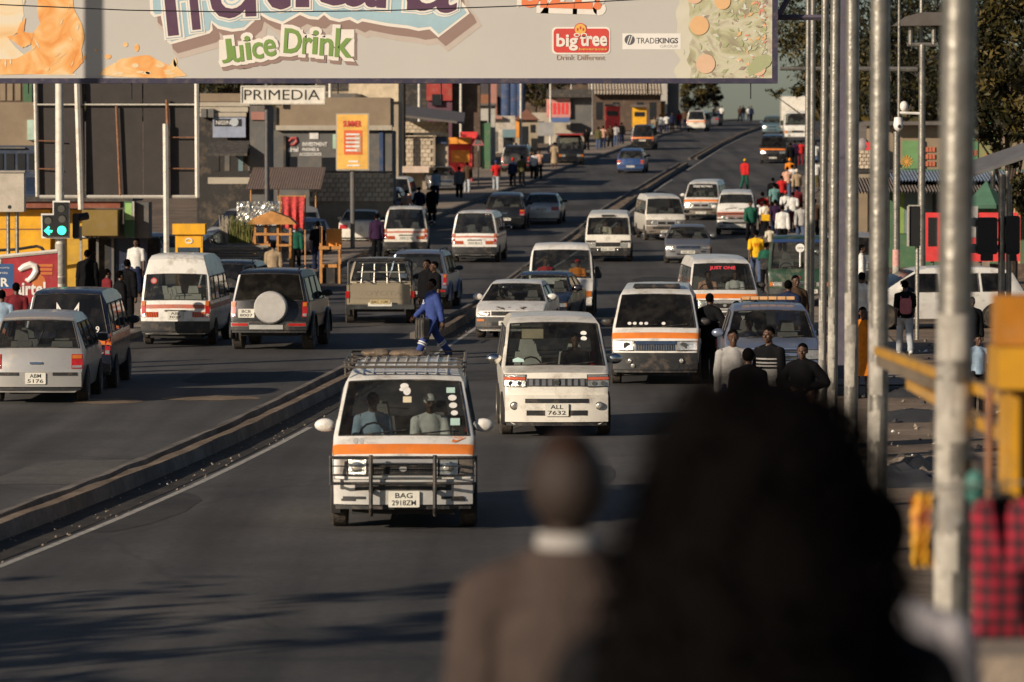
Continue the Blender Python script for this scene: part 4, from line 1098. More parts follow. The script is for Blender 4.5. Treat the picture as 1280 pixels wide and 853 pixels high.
v853 = vehicle('hiace', 'white minibus with DEEZ ROYALS in white letters on its windscreen', 'minibus', 876, 276, paint_=P_WHITE, stripe=M_ORANGE, lower=P_BROWN, plate='AJB 2204', style='names', name='minibus', group=GN, s=.98, rel=6)
v893 = vehicle('hiace_thin', 'white minibus with red orange stripe beside the pedestrians in red and white', 'minibus', 920, 294, paint_=P_WHITE, stripe=M_STRIPER, lower=P_SILV, plate='BCD 771', name='minibus', group=GN, rel=0.5)
sed = vehicle('sedan', 'dark grey saloon with lit front following the flat white van', 'car', 860, 330, paint_=P_GREY, plate='ABZ 4409', name='saloon_car', group=GN, s=1.02, rel=-0.5)
cant = vehicle('truck', 'dark green truck with a white disc on a stalk in its windscreen', 'truck', 999, 385, paint_=P_GREEN, plate='ALD 7710', style='canter', name='truck', group=GN, mirrors=M_BLACK, s=1.02, rel=0.3)
taxi = vehicle('hiace', 'black taxi van with an orange front stripe and yellow plate on the climb', 'taxi', 966, 205, paint_=P_BLACK, stripe=M_ORANGE, plate='BAF 120', style='taxi', name='taxi_van', group=GN, mirrors=M_BLACK, tint=True, rel=0.5)
teal = vehicle('hatch', 'teal grey car behind the black taxi van at the top of the climb', 'car', 965, 168, paint_=P_TEAL, name='hatchback', group=GN, s=1.02, rel=1)
bus = vehicle('hiace_high', 'dark bus with a pale front on the crest of the road', 'bus', 950, 147, paint_=P_NAVY, stripe=P_CREAM, style='taxi', name='bus', group=GN, s=1.2, mirrors=M_BLACK, rel=0)
lorry = vehicle('truck', 'white lorry with a tall cream box body under the dark tree', 'lorry', 997, 178, paint_=P_WHITE, name='lorry', group=GN, mirrors=M_BLACK, s=1.25, rel=-2)
mb = MB(); mb.rbox(-.95, .95, -.6, 2.5, .9, 3.0, .05); mb.build('box_body', P_CREAM, lorry)
# away from the camera
spac = vehicle('hatch', 'silver hatchback with dented tailgate at the left, red tail lamps', 'car', 45, 505, True, paint_=P_SILV, plate='ABM|5176', name='hatchback', group=GN, s=1.0, rel=6, sz=1)
eyes = vehicle('hiace', 'dark van with a pair of angry eyes stuck on its rear window', 'van', 84, 488, True, paint_=P_NAVY, stripe=M_ORANGE, style='eyes', name='passenger_van', group=GN, tint=True, s=1.0, rel=5.5)
hih = vehicle('hiace_high', 'white high roof minibus with red stripe and striped rear reflectors', 'minibus', 219, 433, True, paint_=P_WHITE, stripe=M_STRIPER, plate='AIB|3027', name='minibus', group=GN, s=.97, seats=M_SEATL, rel=7)
prado = vehicle('suv', 'black off-road car with a round silver spare wheel cover', 'off-road car', 336, 439, True, paint_=P_DGREY, plate='BCB|8007', name='offroad_car', group=GN, lamp=mat('cover_silver', (.50, .48, .45), .4, .3, dirt=.3), tint=True, rel=7.5, sz=0.97)
suvd = vehicle('suv', 'dark off-road car hidden between the high roof minibus and the spare wheel car', 'off-road car', 285, 407, True, paint_=P_BLACK, name='offroad_car', group=GN, tint=True, s=.93, rel=7)
hilux = vehicle('pickup', 'dusty gold pickup with TOYOTA tailgate and black pipe cage on its bed', 'pickup', 475, 406, True, paint_=P_TAN, name='pickup', group=GN, style='hilux', mirrors=M_BLACK, rel=0.7)
prado2 = vehicle('suv', 'silver blue off-road car with an uncovered spare wheel, men at its back', 'off-road car', 522, 388, True, paint_=P_SBLUE, name='offroad_car', group=GN, style='prado2', s=.93, rel=6)
h563 = vehicle('hiace_thin', 'white minibus with thin red stripe, the larger of the two seen from behind', 'minibus', 593, 329, True, paint_=P_WHITE, stripe=M_STRIPER, plate='AAD 8033', name='minibus', group=GN, rel=5)
h478 = vehicle('hiace_thin', 'white minibus with pink red stripe behind the silver blue off-road car', 'minibus', 507, 322, True, paint_=P_CREAM, stripe=M_STRIPER, plate='AEB 514', name='minibus', group=GN, rel=1)
s427 = vehicle('sedan', 'white saloon parked by the pavement beside the small orange stall', 'car', 449, 306, True, paint_=P_CREAM, name='saloon_car', s=1.03, group=GN, mirrors=M_BLACK, rel=3)
s455 = vehicle('sedan', 'grey blue saloon parked just ahead of the white saloon by the stall', 'car', 468, 290, True, paint_=P_SBLUE, name='saloon_car', s=1.03, group=GN, rel=4)
w455 = vehicle('hatch', 'grey estate car with bright light in its rear window, parked in the row', 'car', 481, 277, True, paint_=P_GREY, name='estate_car', s=1.02, group=GN, rel=4)
p472 = vehicle('hiace', 'pale dusty van at the far end of the parked row by the brick wall', 'van', 493, 270, True, paint_=P_CREAM, lower=P_GREY, style='taxi', name='parked_van', s=.98, group=GN, stripe=P_CREAM, tint=True, rel=4)
s605 = vehicle('hatch', 'dark grey car beside the silver saloon, rear towards the camera', 'car', 631, 287, True, paint_=P_DGREY, plate='ACF 90', name='hatchback', s=1.06, group=GN, rel=3)
s652 = vehicle('sedan', 'silver saloon seen from behind in the middle of the left carriageway', 'car', 676, 281, True, paint_=P_SILV, plate='ALF 3315', name='saloon_car', s=1.04, group=GN, rel=4)
blue = vehicle('hatch', 'bright blue hatchback climbing with its brake lamps lit', 'car', 788, 217, True, paint_=P_BLUE, plate='BAK 66', name='hatchback', s=1.0, group=GN, rel=4)
btx = vehicle('hiace', 'black taxi van with orange rear stripe ahead of the blue hatchback', 'taxi', 803, 188, True, paint_=P_BLACK, stripe=M_ORANGE, style='taxi', plate='BAL 9', name='taxi_van', s=.98, group=GN, tint=True, rel=4)
far = vehicle('hiace', 'cream minibus near the top of the left carriageway', 'minibus', 870, 165, True, paint_=P_CREAM, stripe=M_ORANGE, style='taxi', plate='AAB 4', name='minibus', s=1.0, group=GN, tint=True, rel=5)
far2 = vehicle('sedan', 'grey car just beyond the cream minibus near the crest', 'car', 888, 158, True, paint_=P_GREY, name='saloon_car', s=1.0, group=GN, rel=5)
# parked at the sides
pg = vehicle('sedan', 'grey saloon parked facing down the hill by the red and orange kiosk', 'car', 555, 241, paint_=P_GREY, name='parked_car', s=1.05, rel=-6)
ds = vehicle('suv', 'dark off-road car parked among the walkers below the red tractor', 'off-road car', 644, 218, True, paint_=P_BLACK, name='parked_car', tint=True, rel=6)
wc = vehicle('hatch', 'long white car parked side-on behind the near poles', 'car', 0, 0, paint_=P_WHITE, loc=(8.1, 111, gz(111)), head=78, s=1.15, sz=.84, name='parked_car', rim=M_CHROME, tint=True)
ss = vehicle('suv', 'silver off-road car parked beyond the long white car', 'off-road car', 0, 0, paint_=P_SILV, loc=(10.0, 136, gz(136)), head=12, s=1.0, name='parked_car', tint=True)
dbl = vehicle('sedan', 'navy blue car low behind the yellow steel stair', 'car', 0, 0, paint_=P_NAVY, loc=(8.6, 80, 0), head=72, s=1.0, name='parked_car')
wl = vehicle('sedan', 'silver car parked beside the green and white pillar', 'car', 0, 0, paint_=P_SILV, loc=(-13.9, 151, gz(151)), head=35, s=1.02, name='parked_car')
cv = vehicle('hiace', 'silver grey van with crinkled foil sheets behind the wooden stall', 'van', 0, 0, paint_=P_SILV, loc=(-11.4, 169, gz(169)), head=60, s=.98, name='parked_van', tint=True)
lw = vehicle('hatch', 'pale blue car parked beyond the red cloth by the pavement', 'car', 0, 0, paint_=P_SBLUE, loc=(-9.4, 165, gz(165)), head=30, s=1.0, name='parked_car')
dk = vehicle('sedan', 'dark car with a bright wheel behind the reed bundle', 'car', 0, 0, paint_=P_DGREY, loc=(-12.2, 158, gz(158)), head=70, s=1.0, name='parked_car', rim=M_CHROME)
# red roofed cab parked at the left kerb on the climb
trac = vehicle('truck', 'dark truck with a red roof edge parked on the left of the climb', 'truck', 714, 207, paint_=P_DGREY, name='parked_truck', s=1.0, mirrors=M_BLACK, rel=-8)
mb = MB(); mb.box(-.8, .8, .2 - 2.5, 1.7 - 2.5, 2.08, 2.16); mb.build('roof_edge', P_RED, trac)

for (lb, x, y, w_, d_, h_, m_) in (('dusty tarpaulin lump on the roof rack of the bull bar minibus', -.38, 3.4, .20, .3, .05, M_SAND), ('dark folded sack on the roof rack of the bull bar minibus', .0, 3.3, .26, .3, .05, M_SAND)):
    r_ = random.Random(int(x * 100)); mb = MB(); mb.ell((0, 0, h_ * .6), (w_, d_, h_), 14, 8); mb.v = [(a + .04 * noise.noise((a * 6, b * 6, x)), b, max(0, c + .03 * noise.noise((a * 9, b * 7, x)))) for a, b, c in mb.v]
    o = mb.build('tarpaulin', m_); o.matrix_world = Matrix.LocRotScale(bag.location, bag.rotation_euler, bag.scale) @ Matrix.Translation((x, y - 2.3, 2.01)); props(o, lb, 'tarpaulin')

# ------------------------------------------------------------------ people
# one continuous body per pose, grown from overlapping tapered volumes that are fused into a single skin; clothes and hair are separate pieces
def caps(mb, a, b, ra, rb, n=10):
    a, b = Vector(a), Vector(b); d = b - a; L = d.length
    if L < 1e-5: return mb.ell(a, ra)
    d /= L
    pts = [a - d * ra * .98, a - d * ra * .7, a - d * ra * .25]; rs = [ra * .15, ra * .72, ra * .97]
    pts += [a + d * L * .33, a + d * L * .67]; rs += [ra + (rb - ra) * .33, ra + (rb - ra) * .67]
    pts += [b + d * rb * .25, b + d * rb * .7, b + d * rb * .98]; rs += [rb * .97, rb * .72, rb * .15]
    mb.tube(pts, rs, n)
def etube(mb, rings, n=18):
    vs = [(cx + rx * math.cos(6.2832 * j / n), cy + ry * math.sin(6.2832 * j / n), z) for cx, cy, z, rx, ry in rings for j in range(n)]
    k = len(rings)
    mb.add(vs, [(i * n + j, i * n + (j + 1) % n, (i + 1) * n + (j + 1) % n, (i + 1) * n + j) for i in range(k - 1) for j in range(n)] + [list(range(n))[::-1], [(k - 1) * n + j for j in range(n)]], 0, True)
def fuse(mb, name, vox, dec, folds=0., seed=0):
    me = mb.mesh('tmp', 0); o = bpy.data.objects.new('tmp', me); COL.objects.link(o)
    m = o.modifiers.new('r', 'REMESH'); m.mode = 'VOXEL'; m.voxel_size = vox; m.use_smooth_shade = True
    m = o.modifiers.new('s', 'SMOOTH'); m.iterations = 2; m.factor = .5
    if dec < 1: m = o.modifiers.new('d', 'DECIMATE'); m.ratio = dec
    dg = bpy.context.evaluated_depsgraph_get()
    out = bpy.data.meshes.new_from_object(o.evaluated_get(dg)); out.name = name
    bpy.data.objects.remove(o); bpy.data.meshes.remove(me)
    if folds:
        n = len(out.vertices); a = np.zeros(n * 3); out.vertices.foreach_get('co', a); a = a.reshape(-1, 3)
        nn = np.zeros(n * 3); out.vertices.foreach_get('normal', nn); nn = nn.reshape(-1, 3)
        for i in range(n):
            p = a[i]; a[i] += nn[i] * folds * noise.noise(Vector((p[0] * 9 + seed, p[1] * 9, p[2] * 5)))
        out.vertices.foreach_set('co', a.ravel()); out.update()
    out.polygons.foreach_set('use_smooth', [True] * len(out.polygons))
    out.materials.clear()
    return out
def leg_pts(sd, a_hip, a_knee, spread=.0):
    """angles forward (+ = towards -y)"""
    hip = Vector((sd * .088, 0, .92)); k = hip + Vector((sd * spread, -math.sin(a_hip) * .43, -math.cos(a_hip) * .43))
    q = a_hip - a_knee; an = k + Vector((sd * spread * .5, -math.sin(q) * .42, -math.cos(q) * .42))
    return hip, k, an, q
POSE = {
 'stand': dict(legs=[(.02, .02), (-.02, .02)], arms=[(.05, .12, .15), (-.02, .12, .12)]),
 'walk': dict(legs=[(.42, .10), (-.32, .30)], arms=[(-.38, .10, .2), (.40, .10, .45)]),
 'walk2': dict(legs=[(-.22, .55), (.24, .05)], arms=[(.25, .08, .35), (-.28, .12, .2)]),
 'stride': dict(legs=[(.52, .06), (-.45, .25)], arms=[(-.25, .16, .1), (.35, .12, .5)]),
 'akimbo': dict(legs=[(.02, .02), (-.04, .04)], arms=[(-.25, .62, 1.5), (-.25, .62, 1.5)], aki=True),
 'carry': dict(legs=[(.12, .05), (-.12, .15)], arms=[(.5, .15, 1.2), (.5, .15, 1.2)]),
 'sit': dict(legs=[(1.45, 1.35), (1.45, 1.35)], arms=[(.55, .1, .9), (.45, .15, 1.2)]),
 'wave': dict(legs=[(.05, .02), (-.06, .04)], arms=[(.1, .1, .2), (.9, .5, 1.6)]),
}
def arm_pts(sd, fwd, out, bend, aki=False):
    sh = Vector((sd * .182, .01, 1.405))
    el = sh + Vector((sd * math.sin(out) * .29, -math.sin(fwd) * math.cos(out) * .29, -math.cos(fwd) * math.cos(out) * .29))
    if aki: wr = Vector((sd * .17, -.05, 1.10))
    else:
        q = fwd + bend; wr = el + Vector((sd * math.sin(out * .4) * .25, -math.sin(q) * .25, -math.cos(q) * .25))
    return sh, el, wr
_PB = {}
def body_parts(pose, wide=1.0):
    key = (pose, wide)
    if key in _PB: return _PB[key]
    P = POSE[pose]; sc = wide
    legs = [leg_pts(sd, *P['legs'][i], spread=.03 if pose == 'sit' else .012) for i, sd in enumerate((1, -1))]
    arms = [arm_pts(sd, *P['arms'][i], P.get('aki', False)) for i, sd in enumerate((1, -1))]
    drop = 0 if pose == 'sit' else min(min(l[2].z for l in legs) - .075, .2)
    def torso(mb, g=0.):
        mb.ell((0, .01, .97), (.160 * sc + g, .112 + g, .13 + g), 16, 10); mb.ell((0, 0, 1.12), (.140 * sc + g, .098 + g, .16 + g), 16, 10)
        mb.ell((0, .005, 1.30), (.168 * sc + g, .108 + g, .18 + g), 16, 10)
        caps(mb, (-.15, .01, 1.425), (.15, .01, 1.425), .062 + g * .8, .062 + g * .8, 12)
        caps(mb, (0, .0, 1.2), (0, .005, 1.42), .10 + g, .09 + g, 12)
    def armm(mb, g=0., to=1.0, fl=0.):
        for a, e, w in arms:
            caps(mb, a, a.lerp(e, min(1, to * 2)), .052 + g, .041 + g * 1.1 + fl)
            if to > .5: caps(mb, e, e.lerp(w, to * 2 - 1), .040 + g, .029 + g * 1.1 + fl)
    def legm(mb, g=0., to=1.0, fl=0.):
        for h, k, an, q in legs:
            caps(mb, h, k, .086 + g, .058 + g + fl * .5); 
            if to > .5: caps(mb, k, k.lerp(an, to * 2 - 1), .056 + g + fl * .5, .042 + g + fl)
            if to > .5: mb.ell(k.lerp(an, .28) + Vector((0, .018, 0)), (.052 + g, .056 + g, .11), 10, 7)
    b = MB(); torso(b); armm(b); legm(b)
    caps(b, (0, .015, 1.44), (0, -.004, 1.56), .058, .052, 12)
    for sd in (1, -1): caps(b, (sd * .15, .012, 1.425), (sd * .03, .012, 1.475), .045, .05, 8)
    H = Vector((0, -.012, 1.645))
    b.ell(H + Vector((0, .012, .025)), (.074, .092, .092), 16, 12); b.ell(H + Vector((0, -.022, -.035)), (.060, .064, .078), 14, 10)
    b.ell(H + Vector((0, -.06, -.085)), (.032, .026, .024)); caps(b, H + Vector((0, -.084, .01)), H + Vector((0, -.102, -.028)), .010, .015, 8)
    caps(b, H + Vector((-.035, -.078, .022)), H + Vector((.035, -.078, .022)), .012, .012, 8)
    caps(b, H + Vector((-.018, -.088, -.058)), H + Vector((.018, -.088, -.058)), .010, .010, 8)
    for sd in (1, -1): b.ell(H + Vector((sd * .074, .012, -.005)), (.012, .022, .032)); b.ell(H + Vector((sd * .04, -.06, -.02)), (.022, .022, .024))
    for i, (a, e, w) in enumerate(arms):
        sd = (1, -1)[i]; d = (w - e).normalized(); side = Vector((sd, 0, 0)); fwd = d.cross(side).normalized()
        pal = w + d * .055
        caps(b, w, w + d * .075, .030, .036, 8)
        ax = Vector((0, -1, 0)); ax = (ax - d * ax.dot(d)).normalized(); nrm = d.cross(ax)
        inw = -side if nrm.dot(side) > 0 else side; inw = (nrm if nrm.dot(Vector((-sd, 0, 0))) > 0 else -nrm)
        for j, (o, ln) in enumerate(((.030, .072), (.010, .082), (-.010, .076), (-.029, .060))):
            p0 = w + d * .085 + ax * o; p1 = p0 + d * ln * .5 + inw * .006; p2 = p1 + d * ln * .38 + inw * .026
            caps(b, p0, p1, .0105, .0095, 6); caps(b, p1, p2, .0095, .008, 6)
        t0 = w + d * .03 + ax * .028; t1 = t0 + ax * .026 + d * .035 + inw * .012; t2 = t1 + d * .034 + inw * .012
        caps(b, t0, t1, .0125, .011, 6); caps(b, t1, t2, .011, .009, 6)
    for h, k, an, q in legs:
        toe = an + Vector((0, -.16 * math.cos(q * .6), -.045 + .10 * math.sin(q * .6)))
        caps(b, an + Vector((0, .02, -.03)), toe, .042, .034, 8)
    out = {'body': fuse(b, 'body', .0075, .22), 'drop': drop}
    def g_shirt(kind):
        m = MB(); e = .012 if kind in ('jacket', 'coat') else 0; zl = .55 if kind == 'coat' else (.87 if kind == 'jacket' else .90)
        etube(m, ([(0, .0, zl, .225, .18)] if kind == 'coat' else []) + [(0, .01, zl if kind != 'coat' else .88, .182 * sc + e, .138 + e), (0, .01, 1.0, .176 * sc + e, .132 + e), (0, .0, 1.12, .164 * sc + e, .122 + e), (0, .0, 1.27, .182 * sc + e, .130 + e), (0, .005, 1.36, .184 * sc + e, .128 + e), (0, .01, 1.43, .15 * sc + e, .098 + e), (0, .012, 1.475, .09, .075)])
        caps(m, (-.14, .01, 1.412), (.14, .01, 1.412), .07 + e, .07 + e, 12)
        for sd in (1, -1): caps(m, (sd * .15, .012, 1.425), (sd * .03, .012, 1.47), .062 + e, .068 + e, 8)
        armm(m, .024 if kind != 'jacket' else .028, {'tee': .40, 'vest': .12}.get(kind, .93), .008)
        caps(m, (0, .015, 1.44), (0, .01, 1.475), .072, .064, 12)
        if kind in ('jacket', 'coat'): caps(m, (0, .02, 1.46), (0, .015, 1.50), .075, .07)
        return fuse(m, 'shirt', .013, .5, .010, 1)
    def g_low(kind):
        m = MB()
        m.ell((0, .01, .95), (.178 * sc, .130, .13), 14, 9)
        if kind == 'trousers': legm(m, .014, .97, .022)
        elif kind == 'shorts': legm(m, .022, .5, .03)
        else:
            lo = .42 if kind == 'dress' else .25
            k = [l[1] for l in legs]
            rg = []
            for t in np.linspace(1, 0, 7):
                z = .97 + (lo - .97) * t; yy = sum((l[0].lerp(l[1], min(1, t * 1.1))).y for l in legs) / 2
                rg.append((0, yy, z, .165 + .075 * t, .125 + .07 * t + abs(k[0].y - k[1].y) * .35 * t))
            etube(m, rg)
        return fuse(m, kind, .013, .5, .012, 2)
    def g_shoe():
        m = MB()
        for h, k, an, q in legs[:1]: pass
        r = []
        for h, k, an, q in legs:
            m = MB(); toe = an + Vector((0, -.165 * math.cos(q * .6), -.045 + .10 * math.sin(q * .6)))
            caps(m, an + Vector((0, .025, -.03)), toe, .050, .043, 9); caps(m, an + Vector((0, .01, .0)), an + Vector((0, .01, -.03)), .05, .05)
            r.append(fuse(m, 'shoe', .012, .6))
        return r
    def g_hair(kind):
        m = MB(); c = H
        if kind == 'short': m.ell(c + Vector((0, .020, .032)), (.083, .096, .094), 16, 12)
        elif kind == 'cap': m.ell(c + Vector((0, .012, .045)), (.088, .104, .080), 16, 12); m.ell(c + Vector((0, -.105, .045)), (.062, .070, .012), 12, 6)
        elif kind == 'afro': m.ell(c + Vector((0, .03, .05)), (.135, .135, .125), 16, 12)
        elif kind == 'long':
            m.ell(c + Vector((0, .025, .035)), (.092, .105, .098), 16, 12); m.ell(c + Vector((0, .07, -.08)), (.095, .06, .15), 14, 10)
        elif kind == 'scarf': m.ell(c + Vector((0, .02, .04)), (.094, .108, .10), 16, 12); m.ell(c + Vector((0, .08, .10)), (.05, .05, .04))
        me = fuse(m, 'hair', .010, .6, .006 if kind in ('afro', 'long') else 0, 3)
        # open the face side
        if kind in ('short', 'long', 'afro', 'scarf'):
            bm_ = __import__('bmesh'); q = bm_.new(); q.from_mesh(me)
            dl = [f for f in q.faces if (lambda p: p.y < -.02 and p.z < H.z + .055 + (p.y + .02) * -.15)(f.calc_center_median())]
            bm_.ops.delete(q, geom=dl, context='FACES'); q.to_mesh(me); q.free()
        return me
    ey = MB()
    for sd in (1, -1): ey.ell(H + Vector((sd * .030, -.083, -.002)), (.0095, .005, .0045), 8, 5, 0); ey.disc(H + Vector((sd * .030, -.0895, -.002)), .005, n=8, mi=1)
    out['eyes'] = ey.mesh('eyes')
    out['_'] = dict(shirt=g_shirt, low=g_low, shoe=g_shoe, hair=g_hair); out['c'] = {}
    _PB[key] = out
    return out
def cpart(bp, what, kind):
    k = (what, kind)
    if k not in bp['c']: bp['c'][k] = bp['_'][what](kind) if kind is not None else bp['_'][what]()
    return bp['c'][k]
SKIN = mat('skin_dark_brown', (.085, .042, .025), .5, var=.15, vs=12, spec=.4)
SKIN2 = mat('skin_brown', (.13, .068, .042), .5, var=.15, vs=12, spec=.4)
HAIR = mat('hair_black', (.003, .0025, .0025), .95, bump=.3, bs=160, spec=.03)
M_EYE = mat('eye_white', (.30, .26, .22), .4); M_EYED = mat('eye_dark', (.01, .008, .007), .2)
CL = {}
def cloth(name):
    c = dict(white=(.66, .64, .60), red=(.50, .025, .025), maroon=(.15, .02, .025), black=(.007, .007, .008), navy=(.018, .024, .055), blue=(.045, .07, .22), green=(.02, .10, .065), teal=(.12, .24, .23), grey=(.16, .155, .15),
             taupe=(.06, .044, .038), tan=(.34, .25, .16), yellow=(.75, .42, .02), orange=(.72, .22, .02), denim=(.07, .095, .16), paledenim=(.36, .38, .40), pink=(.55, .16, .18), purple=(.035, .016, .042), brown=(.08, .048, .03), palegrey=(.40, .38, .36), paleblue=(.30, .40, .50), lavender=(.36, .33, .335), cream=(.6, .52, .40), olive=(.10, .09, .04), peach=(.6, .34, .24))[name]
    if name not in CL: CL[name] = mat('cloth_' + name, c, .85, var=.2, vs=8, bump=.35, bs=60, spec=.08)
    return CL[name]
M_SHOE = mat('shoe_dark', (.025, .022, .02), .6); M_SHOEW = mat('shoe_white', (.6, .58, .54), .6)
GP = 'people walking and standing along the road'
def person(label, px, py=None, Y=None, pose='walk', face=0, top=('tee', 'white'), low=('trousers', 'denim'), hair=('short', None), h=1.72, skin=SKIN, shoes='black', eyes=False, group=GP, loc=None, wide=1.0, tilt=0):
    """face: heading in degrees, 0 = towards the camera, 180 = away, 90 = to the picture's right"""
    bp = body_parts(pose, wide)
    if loc is not None: g = Vector(loc)
    elif py is not None: g = hit(px, py)
    else: g = Vector((xat(px, Y), Y, gz(Y)))
    s = h / 1.752
    r = thing('person', label, 'person', (g.x, g.y, g.z - (bp['drop'] * s if pose != 'sit' else 0)), R(face), group, rx=tilt)
    r.scale = (s, s, s)
    link('body', bp['body'], skin, r)
    if top: link('shirt' if top[0] != 'jacket' else 'jacket', cpart(bp, 'shirt', top[0]), cloth(top[1]), r)
    if low: link(low[0], cpart(bp, 'low', low[0]), cloth(low[1]), r)
    if pose != 'sit':
        for m in cpart(bp, 'shoe', None): link('shoe', m, M_SHOEW if shoes == 'white' else M_SHOE, r)
    if hair: link('cap' if hair[0] == 'cap' else ('headscarf' if hair[0] == 'scarf' else 'hair'), cpart(bp, 'hair', hair[0]), HAIR if hair[1] is None else cloth(hair[1]), r)
    if eyes: link('eyes', bp['eyes'], [M_EYE, M_EYED], r)
    return r

# ------------------------------------------------------------------ buildings, boards, poles, stalls
def W4(a, b, c, d, Y):
    p = at(a, b, Y); q = at(c, d, Y); return p.x, q.x, q.z, p.z      # x0,x1,z0,z1
def wp(root, name, mb, mats, label=None, sharp=35):
    o = mb.build(name, mats, root, sharp=sharp); o.location = -root.location
    if label: o['label'] = label
    return o
def fbox(root, name, px, Y, m, d=.06, depth=.1, ground=False, label=None):
    x0, x1, z0, z1 = W4(*px, Y)
    if ground: z0 = gz(Y) - .2
    mb = MB(); mb.box(x0, x1, Y - d, Y + depth, z0, z1); return wp(root, name, mb, m, label)
def ftext(root, name, px, Y, txt, m, d=.07, off=.01):
    x0, x1, z0, z1 = W4(*px, Y); mb = MB()
    mb.text(txt, ((x0 + x1) / 2, Y - d, (z0 + z1) / 2), x1 - x0, z1 - z0, mi=0, off=off); return wp(root, name, mb, m)
C_ = lambda n, c, **k: mat('wall_' + n, tuple(.72 * v for v in c), .85, var=.16, vs=.9, dirt=.45, bump=.25, bs=14, **k)
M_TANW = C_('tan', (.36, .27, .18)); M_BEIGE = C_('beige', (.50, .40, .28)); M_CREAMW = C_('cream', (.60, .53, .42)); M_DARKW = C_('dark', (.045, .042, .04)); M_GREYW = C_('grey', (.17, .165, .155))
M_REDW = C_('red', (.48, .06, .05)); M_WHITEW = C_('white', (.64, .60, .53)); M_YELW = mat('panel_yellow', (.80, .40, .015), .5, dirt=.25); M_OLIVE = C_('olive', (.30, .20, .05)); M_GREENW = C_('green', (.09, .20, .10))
M_TEALW = C_('teal', (.20, .30, .33)); M_PINKW = C_('pink', (.55, .25, .2)); M_BLUEW = C_('blue', (.05, .09, .20)); M_BROWNW = C_('brown', (.13, .085, .06)); M_ORW = mat('panel_orange', (.80, .30, .04), .55, dirt=.3)
M_WIN = mat('window_dark', (.02, .022, .026), .12, spec=.6); M_ROOF = mat('roof_iron', (.16, .14, .125), .55, .3, dirt=.6, dirtcol=(.18, .09, .05)); M_ROOFD = mat('roof_dark', (.05, .045, .042), .8, dirt=.5)
M_RUST = mat('rusty_steel', (.22, .10, .05), .8, var=.4, vs=9, bump=.4); M_GALV = mat('galvanised_steel', (.25, .235, .205), .38, .6, var=.35, vs=5, dirt=.7, dirtcol=(.22, .19, .15), bump=.25, bs=18); M_GALVW = mat('pole_painted', (.62, .58, .50), .55, .1, var=.12, dirt=.5)
M_PVIO = mat('column_violet_grey', (.13, .115, .15), .5, .3, dirt=.3); M_NAVY = mat('frame_navy', (.055, .05, .085), .45, .2, dirt=.3)
M_WOOD = mat('stall_wood', (.52, .24, .07), .7, var=.3, vs=6, bump=.3, bs=25); M_BRICK = [mat('block_%d' % i, c, .9, var=.2, vs=3, bump=.5, bs=20) for i, c in enumerate(((.50, .41, .30), (.44, .355, .26), (.56, .46, .34)))]
M_MORT = mat('mortar', (.30, .245, .18), .95)
M_STEELY = mat('steel_yellow', (.58, .28, .01), .42, coat=.3, dirt=.4, dirtcol=(.3, .16, .03)); M_SIGNR = mat('sign_red', (.74, .05, .05), .5, dirt=.2)
M_GREENL = mat('lamp_green_lit', (.05, 1., .55), .3, emit=1.6); M_SIGB = mat('signal_black', (.012, .012, .012), .5); M_LENSD = mat('lens_off', (.10, .095, .08), .3)
_BK = {}
def blocks(root, px, Y, nx, nz, depth=.18):
    """a wall of separate concrete blocks with recessed joints"""
    x0, x1, z0, z1 = W4(*px, Y)
    mb = MB(); mb.box(x0 + .02, x1 - .02, Y, Y + depth, gz(Y) - .3, z1 - .02); wp(root, 'mortar', mb, M_MORT)
    bw = (x1 - x0) / nx; bh = (z1 - z0) / nz; k = (round(bw, 3), round(bh, 3))
    if k not in _BK: b = MB(); b.box(-bw / 2 + .012, bw / 2 - .012, -.05, .06, -bh / 2 + .01, bh / 2 - .01); _BK[k] = b.mesh('brick')
    r = random.Random(int(px[0]))
    for j in range(nz):
        for i in range(nx):
            off = (j % 2) * bw / 2
            x = x0 + bw * (i + .5) + off
            if x + bw / 2 > x1 + .01: continue
            o = link('brick', _BK[k], None, root, loc=Vector((x, Y - .02 + r.uniform(-.012, .012), z0 + bh * (j + .5))) - root.location)
            if not _BK[k].materials: _BK[k].materials.append(M_BRICK[0])
            o.material_slots[0].link = 'OBJECT'; o.material_slots[0].material = r.choice(M_BRICK)
def B(name, label, cat, px, Y, group=None):
    x = xat(px, Y); return thing(name, label, cat, (x, Y, gz(Y)), 0, group)
def corr(mb, x0, x1, y0, z0, y1, z1, n, a=.03, mi=0):
    """corrugated sheet rising from (y0,z0) to (y1,z1)"""
    m = n * 4; top = []
    for y, z in ((y0, z0), (y1, z1)): top.append([(x0 + (x1 - x0) * i / m, y, z + a * math.sin(i * math.pi / 2)) for i in range(m + 1)])
    vs = top[0] + top[1]; mb.add(vs, [(i, i + 1, m + 2 + i, m + 1 + i) for i in range(m)], mi, True)
    mb.add([(x, y, z - .02) for x, y, z in vs], [(i, m + 1 + i, m + 2 + i, i + 1) for i in range(m)], mi, True)

